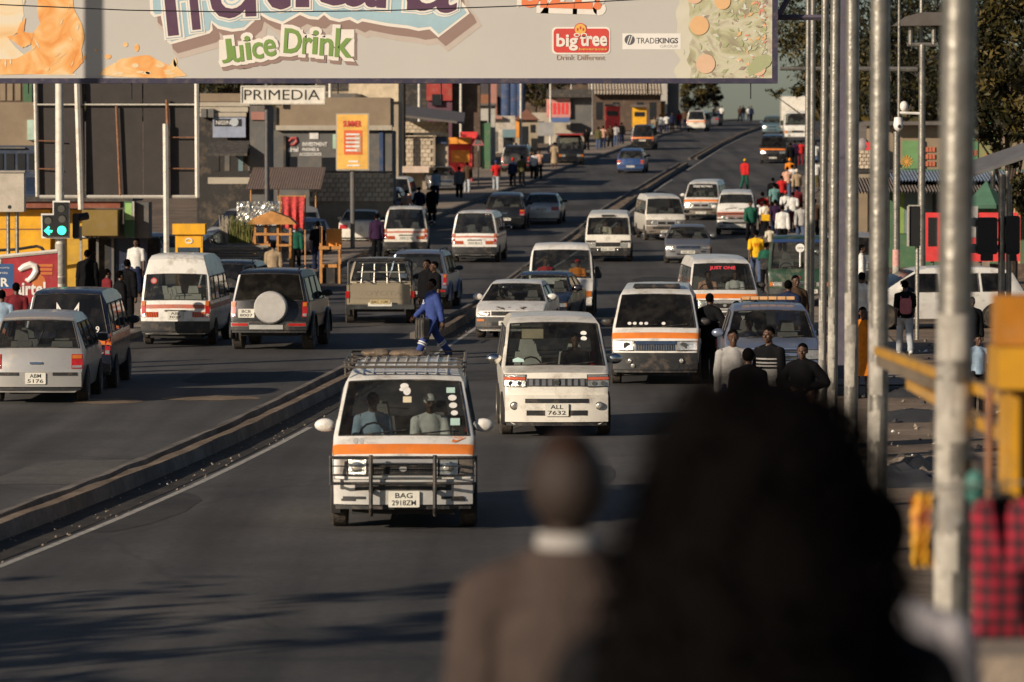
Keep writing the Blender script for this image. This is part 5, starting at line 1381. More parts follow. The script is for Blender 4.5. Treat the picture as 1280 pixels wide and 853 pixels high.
# ---- overhead gantry billboard
YB = 87.0
bb = thing('billboard', 'wide overhead juice billboard with dark frame spanning the road', 'billboard', (xat(445, YB), YB, gz(YB)))
x0, x1, z0, z1 = W4(-120, -75, 972, 104.5, YB)
mb = MB(); mb.box(x0, x1 - .1, YB, YB + .25, z0 + .1, z1)
M_BACK = mat('board_print', (.52, .495, .455), .55, var=.04, vs=.5, dirt=.12, dirtcol=(.5, .44, .36))
wp(bb, 'panel', mb, M_BACK)
mb = MB(); mb.box(x0 - .1, x1, YB - .07, YB + .3, z0, z0 + .1); mb.box(x1 - .11, x1, YB - .06, YB + .29, z0 + .1, z1); wp(bb, 'frame', mb, M_NAVY)
def bp(px, py, k): v = at(px, py, YB); return Vector((v.x, YB - .004 * k, v.z))
PS = 1 / (5600 / 87.0)
PR = lambda n, c: mat('print_' + n, c, .55, var=.06, vs=2, dirt=.08)
M_PUR = PR('purple', (.10, .045, .085)); M_SKYB = PR('sky_blue', (.36, .52, .58)); M_PW = PR('cream_white', (.80, .74, .66)); M_SHD = PR('drop_brown', (.30, .20, .17)); M_PGR = PR('leaf_green', (.19, .31, .075)); M_POR = PR('orange', (.78, .21, .08)); M_PRED = PR('logo_red', (.62, .065, .05)); M_PYEL = PR('logo_yellow', (.80, .45, .10))
# headline letters, each with its own halo layers: shadow, white, blue, white, purple
word = MB()
LET = [('F', 230, 43, 50, 100, -.10), ('r', 256, 36, 38, 70, -.10), ('u', 290, 23, 58, 74, -.04), ('t', 343, 12, 40, 88, 0), ('i', 378, 9, 20, 88, 0), ('c', 411, 7, 44, 66, .02), ('a', 452, 9, 48, 66, .03), ('n', 497, 11, 50, 66, .05), ('a', 541, 15, 64, 74, .08)]
OUTL = [(178, -75), (187, 0), (188, 17), (193, 22), (201, 20), (207, 50), (213, 56), (262, 42), (266, 38), (265, 29), (272, 36), (290, 40), (306, 38), (318, 27), (321, 16), (335, 25), (353, 31), (375, 19), (386, 24), (398, 25), (405, 19), (412, 25), (424, 28), (432, 26), (437, 25), (447, 30), (453, 27), (484, 33), (510, 36), (523, 39), (537, 37), (548, 47), (587, 17), (583, 9), (572, -4), (560, -75)]
def inset(pts, d):
    n = len(pts); out = []
    for i in range(n):
        p = Vector(pts[i]); a_ = (p - Vector(pts[i - 1])).normalized(); b_ = (Vector(pts[(i + 1) % n]) - p).normalized(); t = (a_ + b_)
        t = t.normalized() if t.length > 1e-3 else a_; out.append(p + Vector((t.y, -t.x)) * d)
    return out
for g_, mi, k, dx, dy in ((-3, 4, .8, 12, 15), (0, 3, 1.4, 9, 11), (0, 2, 2.2, 0, 0), (4, 1, 3.2, 0, 0)): word.poly([bp(p[0] + dx, p[1] + dy, k) for p in inset(OUTL, g_)], mi)
for i, (ch, cx, by, w, h, rot) in enumerate(LET):
    for g, mi, k, off in ((5, 2, 4.2, .05), (3, 1, 5.4, .03), (2.2, 2, 6.6, .02), (0, 0, 7.8, 0)): word.text(ch, bp(cx, by - h / 2, k + i * .1), (w + 2 * g) * PS, (h + 2 * g) * PS, mi=mi, off=off, rot=-rot)
wp(bb, 'headline_lettering', word, [M_PUR, M_SKYB, M_PW, M_SHD, PR('drop_soft', (.52, .44, .38))], sharp=0)
sub = MB()
LS = [('J', 283, 79, 14, 30), ('u', 297, 78, 15, 21), ('i', 310, 75, 7, 30), ('c', 322, 74, 14, 21), ('e', 337, 71, 16, 22), ('D', 366, 67, 22, 31), ('r', 384, 68, 12, 21), ('i', 394, 68, 7, 30), ('n', 408, 70, 17, 22), ('k', 430, 72, 22, 36)]
for i, (ch, cx, by, w, h) in enumerate(LS):
    rr = .10 if cx < 350 else -.06
    for g, mi, k, off, dx, dy in ((5, 2, 2, .06, 3, 4), (4.5, 1, 4.4, .06, 0, 0), (0, 0, 6.8, .02, 0, 0)):
        sub.text(ch, bp(cx + dx, by - h / 2 + dy, k + i * .1), (w + 2 * g) * PS, (h + 2 * g) * PS, mi=mi, off=off, rot=rr)
        if g: sub.add([bp(cx + dx + sx * (w / 2 + 2), by - h / 2 + dy + sy * (h / 2 - 1), k - 1.1 + i * .1) for sx, sy in ((-1, 1), (1, 1), (1, -1), (-1, -1))], [(0, 1, 2, 3)], mi)
wp(bb, 'slogan_lettering', sub, [M_PGR, M_PW, M_SHD], sharp=0)
siz = MB(); siz.text('SIZE!', bp(702, -6, 2), 112 * PS, 48 * PS, mi=1, off=.10, rot=-.03); siz.text('SIZE!', bp(702, -8, 3.2), 100 * PS, 38 * PS, mi=0, off=.04, rot=-.03)
wp(bb, 'size_lettering', siz, [M_POR, M_PW], sharp=0)
lg = MB(); x0_, x1_, z0_, z1_ = W4(692, 36, 761, 66, YB); 
lg.rbox(x0_ - .03, x1_ + .03, YB - .008, YB - .001, z0_ - .03, z1_ + .03, .08, 1); lg.rbox(x0_, x1_, YB - .014, YB - .009, z0_, z1_, .07, 0)
lg.disc(bp(725.5, 37, 4), 8 * PS, n=20, mi=0); lg.disc(bp(725.5, 37, 5), 7 * PS, n=20, mi=2)
for k_, (dx, dy) in enumerate(((-3.5, 0), (0, -2), (3.5, 0))): lg.disc(bp(725.5 + dx, 37 + dy, 6), 1.1 * PS, n=8, mi=0, ry=2 * PS)
lg.disc(bp(721, 44, 6), 4 * PS, n=12, mi=1, ry=2.6 * PS); lg.disc(bp(730, 44, 6), 4 * PS, n=12, mi=1, ry=2.6 * PS); lg.disc(bp(721, 44, 7), 2.4 * PS, n=12, mi=0, ry=1.4 * PS); lg.disc(bp(730, 44, 7), 2.4 * PS, n=12, mi=0, ry=1.4 * PS)
lg.text('big', bp(709, 53, 6), 27 * PS, 21 * PS, mi=1, off=.03); lg.text('tree', bp(742, 50, 6), 34 * PS, 16 * PS, mi=1, off=.03)
lg.text('beverages', bp(741, 62, 6), 35 * PS, 4.2 * PS, mi=2, off=.02); lg.text('Drink Different', bp(726, 72, 3), 60 * PS, 6.5 * PS, mi=3)
wp(bb, 'red_logo', lg, [M_PRED, M_PW, M_PYEL, PR('text_brown', (.42, .27, .22))], sharp=0)
tk = MB(); q = [bp(778, 62, 1), bp(851, 62, 1), bp(851, 42, 1), bp(778, 42, 1)]; tk.poly(q, 1)
tk.disc(bp(787, 50, 2), 6.3 * PS, n=20, mi=0)
for dx in (-1.5, 1.5): tk.poly([bp(787 + dx - 2.2, 55, 3), bp(787 + dx - 1, 55, 3), bp(787 + dx + 2.4, 45, 3), bp(787 + dx + 1.2, 45, 3)], 1)
tk.text('TRADE', bp(809, 51, 2), 27 * PS, 7 * PS, mi=0); tk.text('KINGS', bp(835, 51, 2), 25 * PS, 7 * PS, mi=0, off=.03); tk.text('GROUP', bp(836, 58, 2), 22 * PS, 3.4 * PS, mi=2)
wp(bb, 'company_logo', tk, [PR('dark_grey', (.10, .10, .11)), PR('pale', (.80, .76, .70)), PR('mid_grey', (.45, .42, .40))], sharp=0)
# printed juice splash at the left
def noise_print(name, cols, sc, dist):
    m = bpy.data.materials.new(name); m.use_nodes = True; n = m.node_tree.nodes; L = m.node_tree.links; b = n['Principled BSDF']; b.inputs['Roughness'].default_value = .55
    tc = n.new('ShaderNodeTexCoord'); z = n.new('ShaderNodeTexNoise'); z.inputs['Scale'].default_value = sc; z.inputs['Detail'].default_value = 4; z.inputs['Distortion'].default_value = dist
    L.new(tc.outputs['Object'], z.inputs['Vector']); r = n.new('ShaderNodeValToRGB'); e = r.color_ramp.elements
    e[0].position = .3; e[1].position = .72; e[0].color = (*cols[0], 1); e[1].color = (*cols[-1], 1)
    for i, c in enumerate(cols[1:-1]): k = e.new(.3 + .42 * (i + 1) / (len(cols) - 1)); k.color = (*c, 1)
    L.new(z.outputs[0], r.inputs[0]); L.new(r.outputs[0], b.inputs['Base Color']); return m
M_SPL = noise_print('print_splash', [(.72, .26, .06), (.80, .36, .10), (.82, .47, .18), (.84, .60, .32), (.80, .42, .14)], 1.2, 2.2)
M_SPL2 = noise_print('print_splash_pale', [(.76, .48, .22), (.80, .58, .32), (.78, .66, .46), (.74, .66, .54)], 1.0, 1.8)
sp = MB(); r = random.Random(5)
def blob(pts, k, mi):
    n = len(pts); out = []
    for i in range(n):
        a, b = pts[i], pts[(i + 1) % n]
        for t in range(5):
            f = t / 5; w = 1.6 * noise.noise((i * 1.7 + f * 3, k, pts[0][0]))
            out.append(bp(a[0] + (b[0] - a[0]) * f + w, a[1] + (b[1] - a[1]) * f + w, k))
    sp.poly(out, mi)
blob([(-110, 93), (-110, -70), (20, -70), (30, 20), (22, 40), (12, 50), (20, 60), (34, 72), (70, 80), (95, 94)], 1, 1)
blob([(-60, 93), (-20, 75), (20, 74), (40, 62), (38, 45), (50, 30), (46, 10), (54, -60), (86, -60), (92, 10), (102, 30), (106, 46), (102, 62), (104, 78), (90, 93)], 2, 0)
blob([(25, 30), (32, 22), (30, 40), (42, 42), (38, 56), (28, 60), (8, 46), (20, 44)], 3, 0)
blob([(124, 94), (130, 86), (142, 80), (150, 74), (164, 72), (172, 70), (186, 69), (198, 76), (212, 82), (218, 74), (222, 84), (234, 95), (200, 98), (160, 97)], 2, 0)
for (x, y, w, h) in ((157, 56, 3, 3), (171, 60, 3, 5), (135, 71, 4, 3), (219, 78, 2.2, 6), (106, 72, 2, 3), (120, 63, 2, 2)): sp.disc(bp(x, y, 2), w * PS, n=12, mi=0, ry=h * PS)
for i in range(26):
    x = r.uniform(-30, 98); y = r.uniform(-20, 90); a = r.uniform(.6, 2.4); l = r.uniform(6, 16); sp.poly([bp(x, y, 3.2 + i * .02), bp(x + math.cos(a) * l * .5 + 1.2, y - math.sin(a) * l * .5, 3.2 + i * .02), bp(x + math.cos(a) * l, y - math.sin(a) * l, 3.2 + i * .02), bp(x + math.cos(a) * l * .5 - 1.4, y - math.sin(a) * l * .5 + .6, 3.2 + i * .02)], 1)
for i in range(9):
    x = r.uniform(140, 212); y = r.uniform(80, 94); sp.disc(bp(x, y, 3), r.uniform(3, 7) * PS, n=10, mi=1, ry=r.uniform(1, 3) * PS)
wp(bb, 'splash_print', sp, [M_SPL, M_SPL2], sharp=0)
fr = MB(); r = random.Random(9)
M_FRB = noise_print('print_foliage', [(.30, .26, .18), (.44, .42, .25), (.58, .55, .40), (.40, .34, .25), (.62, .57, .47)], 1.6, 1.2)
M_FRS = noise_print('print_foliage_soft', [(.58, .54, .42), (.62, .58, .46), (.66, .61, .51)], 1.4, .8)
for mi, x_, k in ((9, 846, .3), (8, 862, .6)): fr.poly([bp(x_ + 7 * noise.noise((i * .35, mi, 0)), -75 + i * 5, k) for i in range(36)] + [bp(968, 98, k), bp(968, -75, k)], mi)
FC = [PR('leaf_a', (.46, .47, .28)), PR('leaf_b', (.38, .40, .22)), PR('leaf_c', (.60, .60, .47)), PR('fruit_a', (.74, .45, .22)), PR('fruit_b', (.70, .46, .30)), PR('earth', (.34, .27, .21)), PR('bloom', (.70, .26, .18)), PR('sky', (.66, .66, .60))]
for i in range(330):
    t = r.random() ** .6; x = 852 + t * 118; y = r.uniform(-60, 100)
    if x < 862 + 10 * noise.noise((y * .06, 2, 0)) and r.random() < .6: continue
    a = r.uniform(0, 6.28); l = r.uniform(4, 11); w = l * r.uniform(.25, .5); x = min(x, 958 - 2); 
    mi = r.choice([0, 0, 1, 1, 2, 2, 5, 5, 7]) if t < .6 else r.choice([0, 1, 2, 5, 5, 6, 7, 3])
    pts = [(x - math.cos(a) * l * .5, y - math.sin(a) * l * .5), (x - math.sin(a) * w * .5, y + math.cos(a) * w * .5), (x + math.cos(a) * l * .5, y + math.sin(a) * l * .5), (x + math.sin(a) * w * .5, y - math.cos(a) * w * .5)]
    fr.poly([bp(min(p[0], 967), min(p[1], 97), 1 + i * .008) for p in pts], mi)
for (x, y, rr, mi) in ((874, 32, 12, 3), (882, 80, 12, 4), (903, 2, 10, 3), (868, -6, 11, 4), (948, 92, 9, 4)): fr.disc(bp(x, min(y, 86), 4.2), rr * PS, n=22, mi=mi)
fr.poly([bp(*p, 4.4) for p in ((936, 96), (934, 84), (944, 72), (958, 68), (967, 72), (962, 82), (950, 90))], 1)
wp(bb, 'fruit_print', fr, FC + [M_FRB, M_FRS], sharp=0)
# gantry steel behind and at the right end
gx = xat(1051, YB)
mb = MB(); mb.box(gx - .12, gx + .12, YB + .3, YB + .54, -.1, 9.8); wp(bb, 'column', mb, M_PVIO)
mb = MB()
for (a, b_) in (((972, 22), (1052, 22)), ((972, 22), (992, -14)), ((982, -4), (1052, -4))):
    p, q = at(*a, YB + .42), at(*b_, YB + .42); mb.tube([p, q], .055, 4)
wp(bb, 'gantry_arm', mb, M_PVIO)
mb = MB()
xa = x0 - 1.2
mb.box(xa - .14, xa + .14, YB + .3, YB + .58, -.1, 9.8); wp(bb, 'column', mb, M_PVIO)
mb = MB()
for i in range(9):
    xx = x0 + .4 + i * 2.0; mb.tube([(xx, YB - .02, z0 + .0), (xx + .0, YB - .03, z0 - .1 - .1 * (i % 3))], .012, 4)
wp(bb, 'bolt', mb, M_INK)
# overhead wires
def wire(label, pts, rad=.011, grp='overhead wires crossing the road'):
    mb = MB(); o = None
    mb.tube(pts, rad, 5); o = mb.build('overhead_wire', M_INK); props(o, label, 'wire', grp); return o
pw = [at(-140, 0, 82), at(0, 6, 82), at(160, 13, 82), at(310, 15.5, 82), at(480, 13.5, 82), at(640, 8, 82), at(790, 0, 82), at(1000, -14, 82)]
wire('thin dark wire sagging across the front of the juice billboard', pw)
for i, (y, z, k) in enumerate(((22, 8.2, -3), (27, 8.6, -2.5), (31.5, 8.4, -2), (52, 8.8, -3))):
    wire(['wire crossing high over the road, second behind the nearest', 'wire crossing high over the road, third from the camera', 'wire crossing high over the road nearest to the viewpoint', 'wire crossing high over the road, farthest of the four'][i], [(-26, y + k - 8, z + .5), (-8, y + k * .3 - 8, z), (8, y - 8 - k * .3, z + .3)], .016)

# ---- poles along the right kerb
def pole_mesh(r, h, sleeve, rt=None, n=16):
    mb = MB(); mb.tube([(0, 0, -.3), (0, 0, h * .5), (0, 0, h)], [r, r * .98, rt or r * .95], n, 0)
    mb.tube([(0, 0, -.1), (0, 0, .12)], r * 1.5, n, 0); return mb.mesh('pole')
def posters(mb, r, zs, seed):
    q = random.Random(seed)
    for z in zs:
        a0 = q.uniform(2.6, 4.6); w = q.uniform(.7, 1.7); h = q.uniform(.18, .4); m = 6; mi = q.choice([0, 0, 1, 2])
        vs = []
        for i in range(m + 1):
            a = a0 + w * (i / m - .5)
            for zz in (z, z + h): vs.append((math.cos(a) * r * 1.012, math.sin(a) * r * 1.012, zz + q.uniform(-.02, .02)))
        mb.add(vs, [(2 * i, 2 * i + 2, 2 * i + 3, 2 * i + 1) for i in range(m)], mi, True)
M_PAPER = [mat('paper_pale', (.38, .35, .30), .9, var=.25, vs=9, dirt=.7, dirtcol=(.2, .18, .15)), mat('paper_grey', (.25, .235, .21), .9, var=.3, vs=12, dirt=.7), mat('paper_torn', (.22, .20, .18), .9, var=.5, vs=20)]
GR = 'tall steel poles lining the right kerb'
RP = [(1184, 19.2, .0775, 'nearest thick steel pole, blurred, with a white paper band', .5), (1097, 34, .076, 'steel pole between the orange dress woman and the thickest pole', .1), (1064, 49, .076, 'steel pole left of the woman in the orange dress', 0), (1040, 64, .074, 'slim steel pole beside the violet column, scraped paint on its foot', .3), (1027.5, 80, .07, 'steel pole just right of the green truck', .3), (1013.5, 98, .065, 'bright steel pole, right one of the close pair by the walkers', .2), (1007.5, 118, .065, 'bright steel pole, left one of the close pair by the walkers', .2)]
for i, (px, Y, r_, lb, lean) in enumerate(RP):
    g = thing('steel_pole', lb, 'pole', (xat(px, Y), Y, gz(Y)), 0, GR); g.rotation_euler = (0, R(lean), 0)
    link('shaft', pole_mesh(r_, 9.5, 0), M_GALV, g)
    mb = MB(); q = random.Random(i)
    zt_ = at(0, 395 if i else 440, Y).z - gz(Y); posters(mb, r_, [max(.2, zt_ - k * (.14 if i else .2) * 1.2 - q.uniform(0, .1)) for k in range(12 if i else 6)], i + 3); posters(mb, r_ * 1.006, [max(.2, zt_ - .1 - k * .17) for k in range(9)], i + 40)
    mb.build('bill_paper', M_PAPER, g)
    if i == 0:
        mb = MB(); zc = at(1184, 430, Y).z - gz(Y)
        for (za, zb_) in ((zc - .07, zc + .13), (zc - .42, zc - .17)):
            mb.tube([(0, 0, za), (0, 0, zb_)], r_ * 1.025, 18, 0, False)
        mb.build('paper_band', M_PAPER[0], g)
        mb = MB()
        for zz in (zc - .09, zc - .15, zc - .45): mb.tube([(0, 0, zz), (0, 0, zz + .012)], r_ * 1.04, 18)
        mb.build('strap', M_GALV, g)
# pole with a solar lamp and a mast arm
Y = 118
g = thing('mast_pole', 'steel mast with a long side arm, two upright stubs and a dark lamp head', 'pole', (xat(1151, Y), Y, gz(Y)))
mb = MB(); zt = at(1151, 56, Y).z; mb.tube([(0, 0, -.2), (0, 0, 3), (0, 0, zt - gz(Y))], [.12, .10, .085], 14); mb.build('shaft', M_GALV, g)
def loc(px, py, Yy=None): v = at(px, py, Yy or Y); return v - g.location
mb = MB(); mb.tube([loc(1134, 56), loc(1172, 56)], .06, 8); mb.build('cross_bar', M_GALV, g)
for px in (1138, 1167): mb = MB(); mb.tube([loc(px, 56), loc(px, 35)], .062, 10); mb.build('stub', M_GALV, g)
mb = MB(); mb.tube([loc(975, 86), loc(1060, 86), loc(1147, 87)], [.05, .06, .075], 8); mb.build('mast_arm', M_GALV, g)
mb = MB()
for (a, b_, c_) in (((1128, 92), (1150, 80), (1172, 70)), ((1132, 86), (1146, 96), (1152, 84)), ((1148, 100), (1142, 86), (1158, 78))): mb.tube([loc(*a), loc(*b_), loc(*c_)], .02, 5)
mb.build('cable_loop', M_BLACK, g)
mb = MB(); a = loc(1115, 33); mb.prism([(0, 0), (.35, .25), (.75, .36), (1.6, .36), (1.6, .02)], -.25, .25, 0, Matrix.Translation(a)); mb.build('lamp_head', mat('lamp_head_brown', (.10, .085, .075), .6), g)
mb = MB(); mb.tube([(0, .3, 6.5), (0, .3, 10)], .05, 8); mb.build('stay_rod', M_GALV, g)
posters_mb = MB(); posters(posters_mb, .105, [1.0, 1.3, 1.7, 2.0, 2.3, 2.7], 77); posters_mb.build('bill_paper', M_PAPER, g)
# camera pole
Y = 112
g = thing('camera_pole', 'thin pole carrying a white dome camera among the poles', 'pole', (xat(1122, Y), Y, gz(Y)))
zt = at(1122, 165, Y).z - gz(Y)
mb = MB(); mb.tube([(0, 0, -.2), (0, 0, zt + 4.6)], [.05, .03], 10); mb.tube([(-.06, -.1, -.2), (-.06, -.1, zt)], .085, 12); mb.build('shaft', M_GALV, g)
mb = MB(); c = loc(1122, 157); mb.tube([c + Vector((0, -.2, .20)), c + Vector((0, -.2, .02))], [.10, .125], 12); mb.ell(c + Vector((0, -.2, .0)), (.122, .122, .15), 12, 8); mb.build('dome_camera', M_WHITEP, g)
mb = MB(); mb.disc(c + Vector((.02, -.33, -.03)), .045, n=12); mb.build('camera_lens', M_SIGB, g)
mb = MB(); c = loc(1130, 133); mb.ell(c, (.11, .11, .13), 10, 7); mb.tube([loc(1122, 141), loc(1150, 142)], .035, 6); mb.build('side_camera', M_WHITEP, g)
mb = MB(); z = loc(1122, 333).z; mb.tube([(-.06, -.1, z), (-.06, -.1, z + .42)], .092, 12, 0); mb.tube([(-.06, -.1, z - 1.1), (-.06, -.1, z)], .09, 12, 1); mb.build('bill_paper', [mat('paper_pink', (.55, .30, .26), .8, var=.3, vs=14), M_PAPER[0]], g)
# traffic light seen from behind with a small solar panel
Y = 96
g = thing('traffic_light', 'traffic light seen from behind under a small solar panel', 'traffic light', (xat(1251, Y), Y, gz(Y)))
mb = MB(); mb.tube([(0, 0, -.2), (0, 0, loc(1251, 218).z)], .075, 12); mb.tube([(.17, .12, -.2), (.17, .12, loc(1251, 230).z)], .06, 10); mb.build('shaft', M_GALV, g)
for px in (1241, 1259): mb = MB(); mb.tube([loc(px, 236), loc(px, 214)], .055, 10); mb.build('stub', M_GALV, g)
mb = MB(); a, b_ = loc(1216, 221), loc(1290, 196); n_ = (b_ - a).normalized(); up = Vector((-n_.z, 0, n_.x))
mb.add([a, b_, b_ + Vector((0, .9, .25)), a + Vector((0, .9, .25))] + [v + up * .07 for v in (a, b_, b_ + Vector((0, .9, .25)), a + Vector((0, .9, .25)))], [(0, 1, 2, 3), (7, 6, 5, 4), (0, 4, 5, 1), (1, 5, 6, 2), (2, 6, 7, 3), (3, 7, 4, 0)])
mb.build('solar_panel', mat('panel_grey', (.20, .19, .185), .4, .4), g)
for (pa, pb, nm) in (((1221, 272), (1246, 318), 'signal_head'), ((1257, 270), (1274, 318), 'signal_head')):
    x0_, x1_, z0_, z1_ = W4(*pa, *pb, Y); mb = MB(); mb.rbox(x0_, x1_, Y - .12, Y + .18, z0_, z1_, .05)
    mb.tube([(x0_ - .05, Y + .3, z1_ - .1), (x0_ + .05, Y, z1_ - .12)], .1, 8); mb.tube([(x0_ - .08, Y + .3, z0_ + .12), (x0_ + .05, Y, z0_ + .12)], .1, 8)
    mb.box(x0_ + .08, x1_ - .1, Y - .2, Y, z0_ - .14, z0_ + .05)
    wp(g, nm, mb, M_SIGB)
for py in (300, 312): mb = MB(); mb.tube([loc(1244, py), loc(1258, py)], .03, 6); mb.build('bracket', M_GALV, g)
# thin dark signal back between the poles
Y = 105
g = thing('traffic_light', 'narrow signal back with pale edge between two steel poles', 'traffic light', (xat(1146, Y), Y, gz(Y)))
mb = MB(); x0_, x1_, z0_, z1_ = W4(1136, 258, 1150, 308, Y); mb.rbox(x0_, x1_, Y - .1, Y + .15, z0_, z1_, .03); wp(g, 'signal_head', mb, M_SIGB)
mb = MB(); mb.box(x0_ - .03, x0_, Y - .14, Y + .16, z0_, z1_ ); mb.box(x0_, x1_, Y - .14, Y + .16, z1_, z1_ + .03); wp(g, 'backing_edge', mb, M_PAPER[0])
mb = MB(); mb.tube([(0, .05, -.2), (0, .05, z1_ - gz(Y))], .05, 8); mb.build('shaft', M_GALV, g)

# ---- traffic light at the left
Y = 106
g = thing('traffic_light', 'traffic light showing a green disc and green left arrow', 'traffic light', (xat(75.5, Y), Y, gz(Y)))
mb = MB(); mb.tube([(0, .1, -.2), (0, .1, at(75, 60, Y).z - gz(Y))], [.115, .095], 16); mb.build('shaft', M_GALVW, g)
mb = MB(); mb.tube([(0, .1, loc(75, 345).z), (0, .1, loc(75, 305).z)], .118, 16, 0); mb.tube([(0, .1, loc(75, 355).z), (0, .1, loc(75, 347).z)], .119, 16, 1); mb.build('bill_paper', M_PAPER, g)
def lp(px, py, d): v = at(px, py, Y); return Vector((v.x, Y - d, v.z))
out = [(52, 267), (66.5, 267), (66.5, 251), (88, 251), (88, 298), (52.5, 298)]
mb = MB(); mb.prism([(lp(*p, 0).x, lp(*p, 0).z) for p in out[::-1]], Y - .14, Y - .11); wp(g, 'backing_board', mb, M_WHITEP)
inn = [(54, 269), (68.5, 269), (68.5, 253), (86, 253), (86, 295.5), (54.5, 295.5)]
mb = MB(); mb.prism([(lp(*p, 0).x, lp(*p, 0).z) for p in inn[::-1]], Y - .22, Y - .142); wp(g, 'signal_head', mb, M_SIGB)
for (px, py) in ((77.5, 261), (78.5, 274), (61, 276)):
    mb = MB(); c = lp(px, py, .222); mb.disc(c, .085, n=16); wp(g, 'signal_lens', mb, M_LENSD)
    mb = MB(); mb.tube([c + Vector((.1 * math.cos(a), -.0, .1 * math.sin(a))) for a in np.linspace(-.2, 3.34, 9)], .012, 4); wp(g, 'visor', mb, M_SIGB)
mb = MB(); mb.disc(lp(78.3, 288, .224), .105, n=20); wp(g, 'signal_lens', mb, M_GREENL, 'lit green disc lens')
mb = MB(); ar = [(56, 288.5), (62, 282.5), (63.5, 284.5), (61.5, 287), (67, 288), (66, 291), (61.5, 290.3), (64, 292.5), (62.5, 294.2)]
mb.poly([lp(*p, .224) for p in ar], 0); wp(g, 'signal_lens', mb, M_GREENL, 'lit green left arrow')
mb = MB(); x0_, x1_, z0_, z1_ = W4(90, 267, 98, 298, Y); mb.rbox(x0_, x1_, Y + .1, Y + .35, z0_, z1_, .04); mb.tube([(x1_ - .02, Y + .2, z1_ - .1), (x1_ + .2, Y + .3, z1_ - .06)], .09, 8); wp(g, 'side_signal_head', mb, M_SIGB)
mb = MB(); mb.tube([loc(71, 100), loc(93, 100)], .05, 6); mb.tube([loc(92, 98), loc(96, 103)], .04, 6); mb.build('bracket', M_GALVW, g)

# ---- back of a billboard with rusty frame
Y = 124
g = thing('billboard', 'dark back of a billboard with rusty struts and pale posts', 'billboard', (xat(145, Y), Y, gz(Y)))
for i, (a, b_) in enumerate(((44, 106), (107, 178), (179, 244))):
    mb = MB(); x0_, x1_, z0_, z1_ = W4(a, 80, b_, 246, Y); mb.box(x0_, x1_, Y, Y + .06, z0_, z1_); wp(g, 'panel', mb, mat('panel_back_dark', (.040, .033, .030), .75, dirt=.4, dirtcol=(.06, .045, .04)))
def bar(pa, pb, rr, m, nm, d=.12):
    mb = MB(); a, b_ = at(*pa, Y), at(*pb, Y); a.y = b_.y = Y - d; mb.tube([a, b_], rr, 6); wp(g, nm, mb, m)
bar((44, 90), (47, 246), .05, M_GALVW, 'frame_post'); bar((246, 90), (247, 247), .07, M_GALVW, 'frame_post')
bar((42, 131), (247, 131), .025, M_GALVW, 'rail'); bar((44, 176), (80, 177), .02, M_RUST, 'rail'); bar((209, 172), (246, 172), .02, M_RUST, 'rail'); bar((209, 211), (246, 211), .02, M_RUST, 'rail'); bar((44, 211), (75, 212), .02, M_RUST, 'rail')
bar((146, 133), (151, 246), .04, M_RUST, 'strut'); bar((209, 125), (210, 160), .05, M_RUST, 'strut')
bar((50, 246), (248, 246), .05, M_WHITEW, 'bottom_rail')
for (pa, pb) in (((207.5, 155), (209, 332)), ((97, 100), (102, 262))): bar(pa, pb, .085, M_GALVW, 'frame_post', .2)
# ---- cream cabinet on two legs
Y = 112
g = thing('cabinet', 'cream metal cabinet raised on two pipe legs', 'cabinet', (xat(15, Y), Y, gz(Y)))
mb = MB(); x0_, x1_, z0_, z1_ = W4(-6, 216, 30, 265, Y); mb.rbox(x0_, x1_, Y, Y + .5, z0_, z1_, .03); wp(g, 'case', mb, mat('cabinet_cream', (.50, .44, .36), .5, dirt=.3))
mb = MB(); mb.box(x0_ - .03, x1_ + .03, Y - .04, Y + .54, z1_, z1_ + .05); wp(g, 'lid', mb, mat('cabinet_lid', (.35, .31, .26), .6))
mb = MB(); mb.disc(((x0_ + x1_) / 2, Y - .004, z0_ + .12), .05, n=8); wp(g, 'lock', mb, M_INK)
for px in (10, 21): mb = MB(); mb.tube([(xat(px, Y), Y + .25, gz(Y) - .2), (xat(px, Y), Y + .25, z0_)], .05, 10); wp(g, 'leg', mb, M_GALV)
# ---- airtel board, blue sign
Y = 102
g = thing('advert_board', 'red phone company board with white swirl, pale rail on top', 'advert board', (xat(35, Y), Y, gz(Y)))
x0_, x1_, z0_, z1_ = W4(-10, 322, 72, 385, Y)
mb = MB(); mb.add([(x0_, Y, z0_), (x1_, Y, z0_), (x1_, Y, at(72, 316, Y).z), (x0_, Y, z1_), (x0_, Y + .08, z0_), (x1_, Y + .08, z0_), (x1_, Y + .08, at(72, 316, Y).z), (x0_, Y + .08, z1_)], [(0, 1, 2, 3), (7, 6, 5, 4), (0, 4, 5, 1), (1, 5, 6, 2), (2, 6, 7, 3), (3, 7, 4, 0)]); wp(g, 'panel', mb, mat('board_red', (.34, .022, .03), .5, dirt=.15))
mb = MB(); a, b_ = at(-10, 322, Y), at(72, 314, Y); mb.tube([a, b_], .05, 6); wp(g, 'top_rail', mb, M_GALVW)
mb = MB(); pts = [(23, 340), (27, 342), (32, 341), (38, 337), (43, 333), (45, 336), (44, 341), (40, 347), (34, 352), (31, 350)]
pts = [(24, 338), (30, 334), (38, 331), (44, 333), (45, 339), (41, 346), (35, 351), (32, 349)]
pp = [at(*p, Y) for p in pts]; 
for p in pp: p.y = Y - .012
mb.tube(pp, [.05, .075, .08, .075, .07, .065, .055, .04], 8)
wp(g, 'swirl_logo', mb, M_WHITEP)
mb = MB(); v = at(38, 361, Y); mb.text('airtel', (v.x, Y - .01, v.z), 38 / 55, 17 / 55, mi=0, off=.03); wp(g, 'lettering', mb, M_WHITEP)
mb = MB(); 
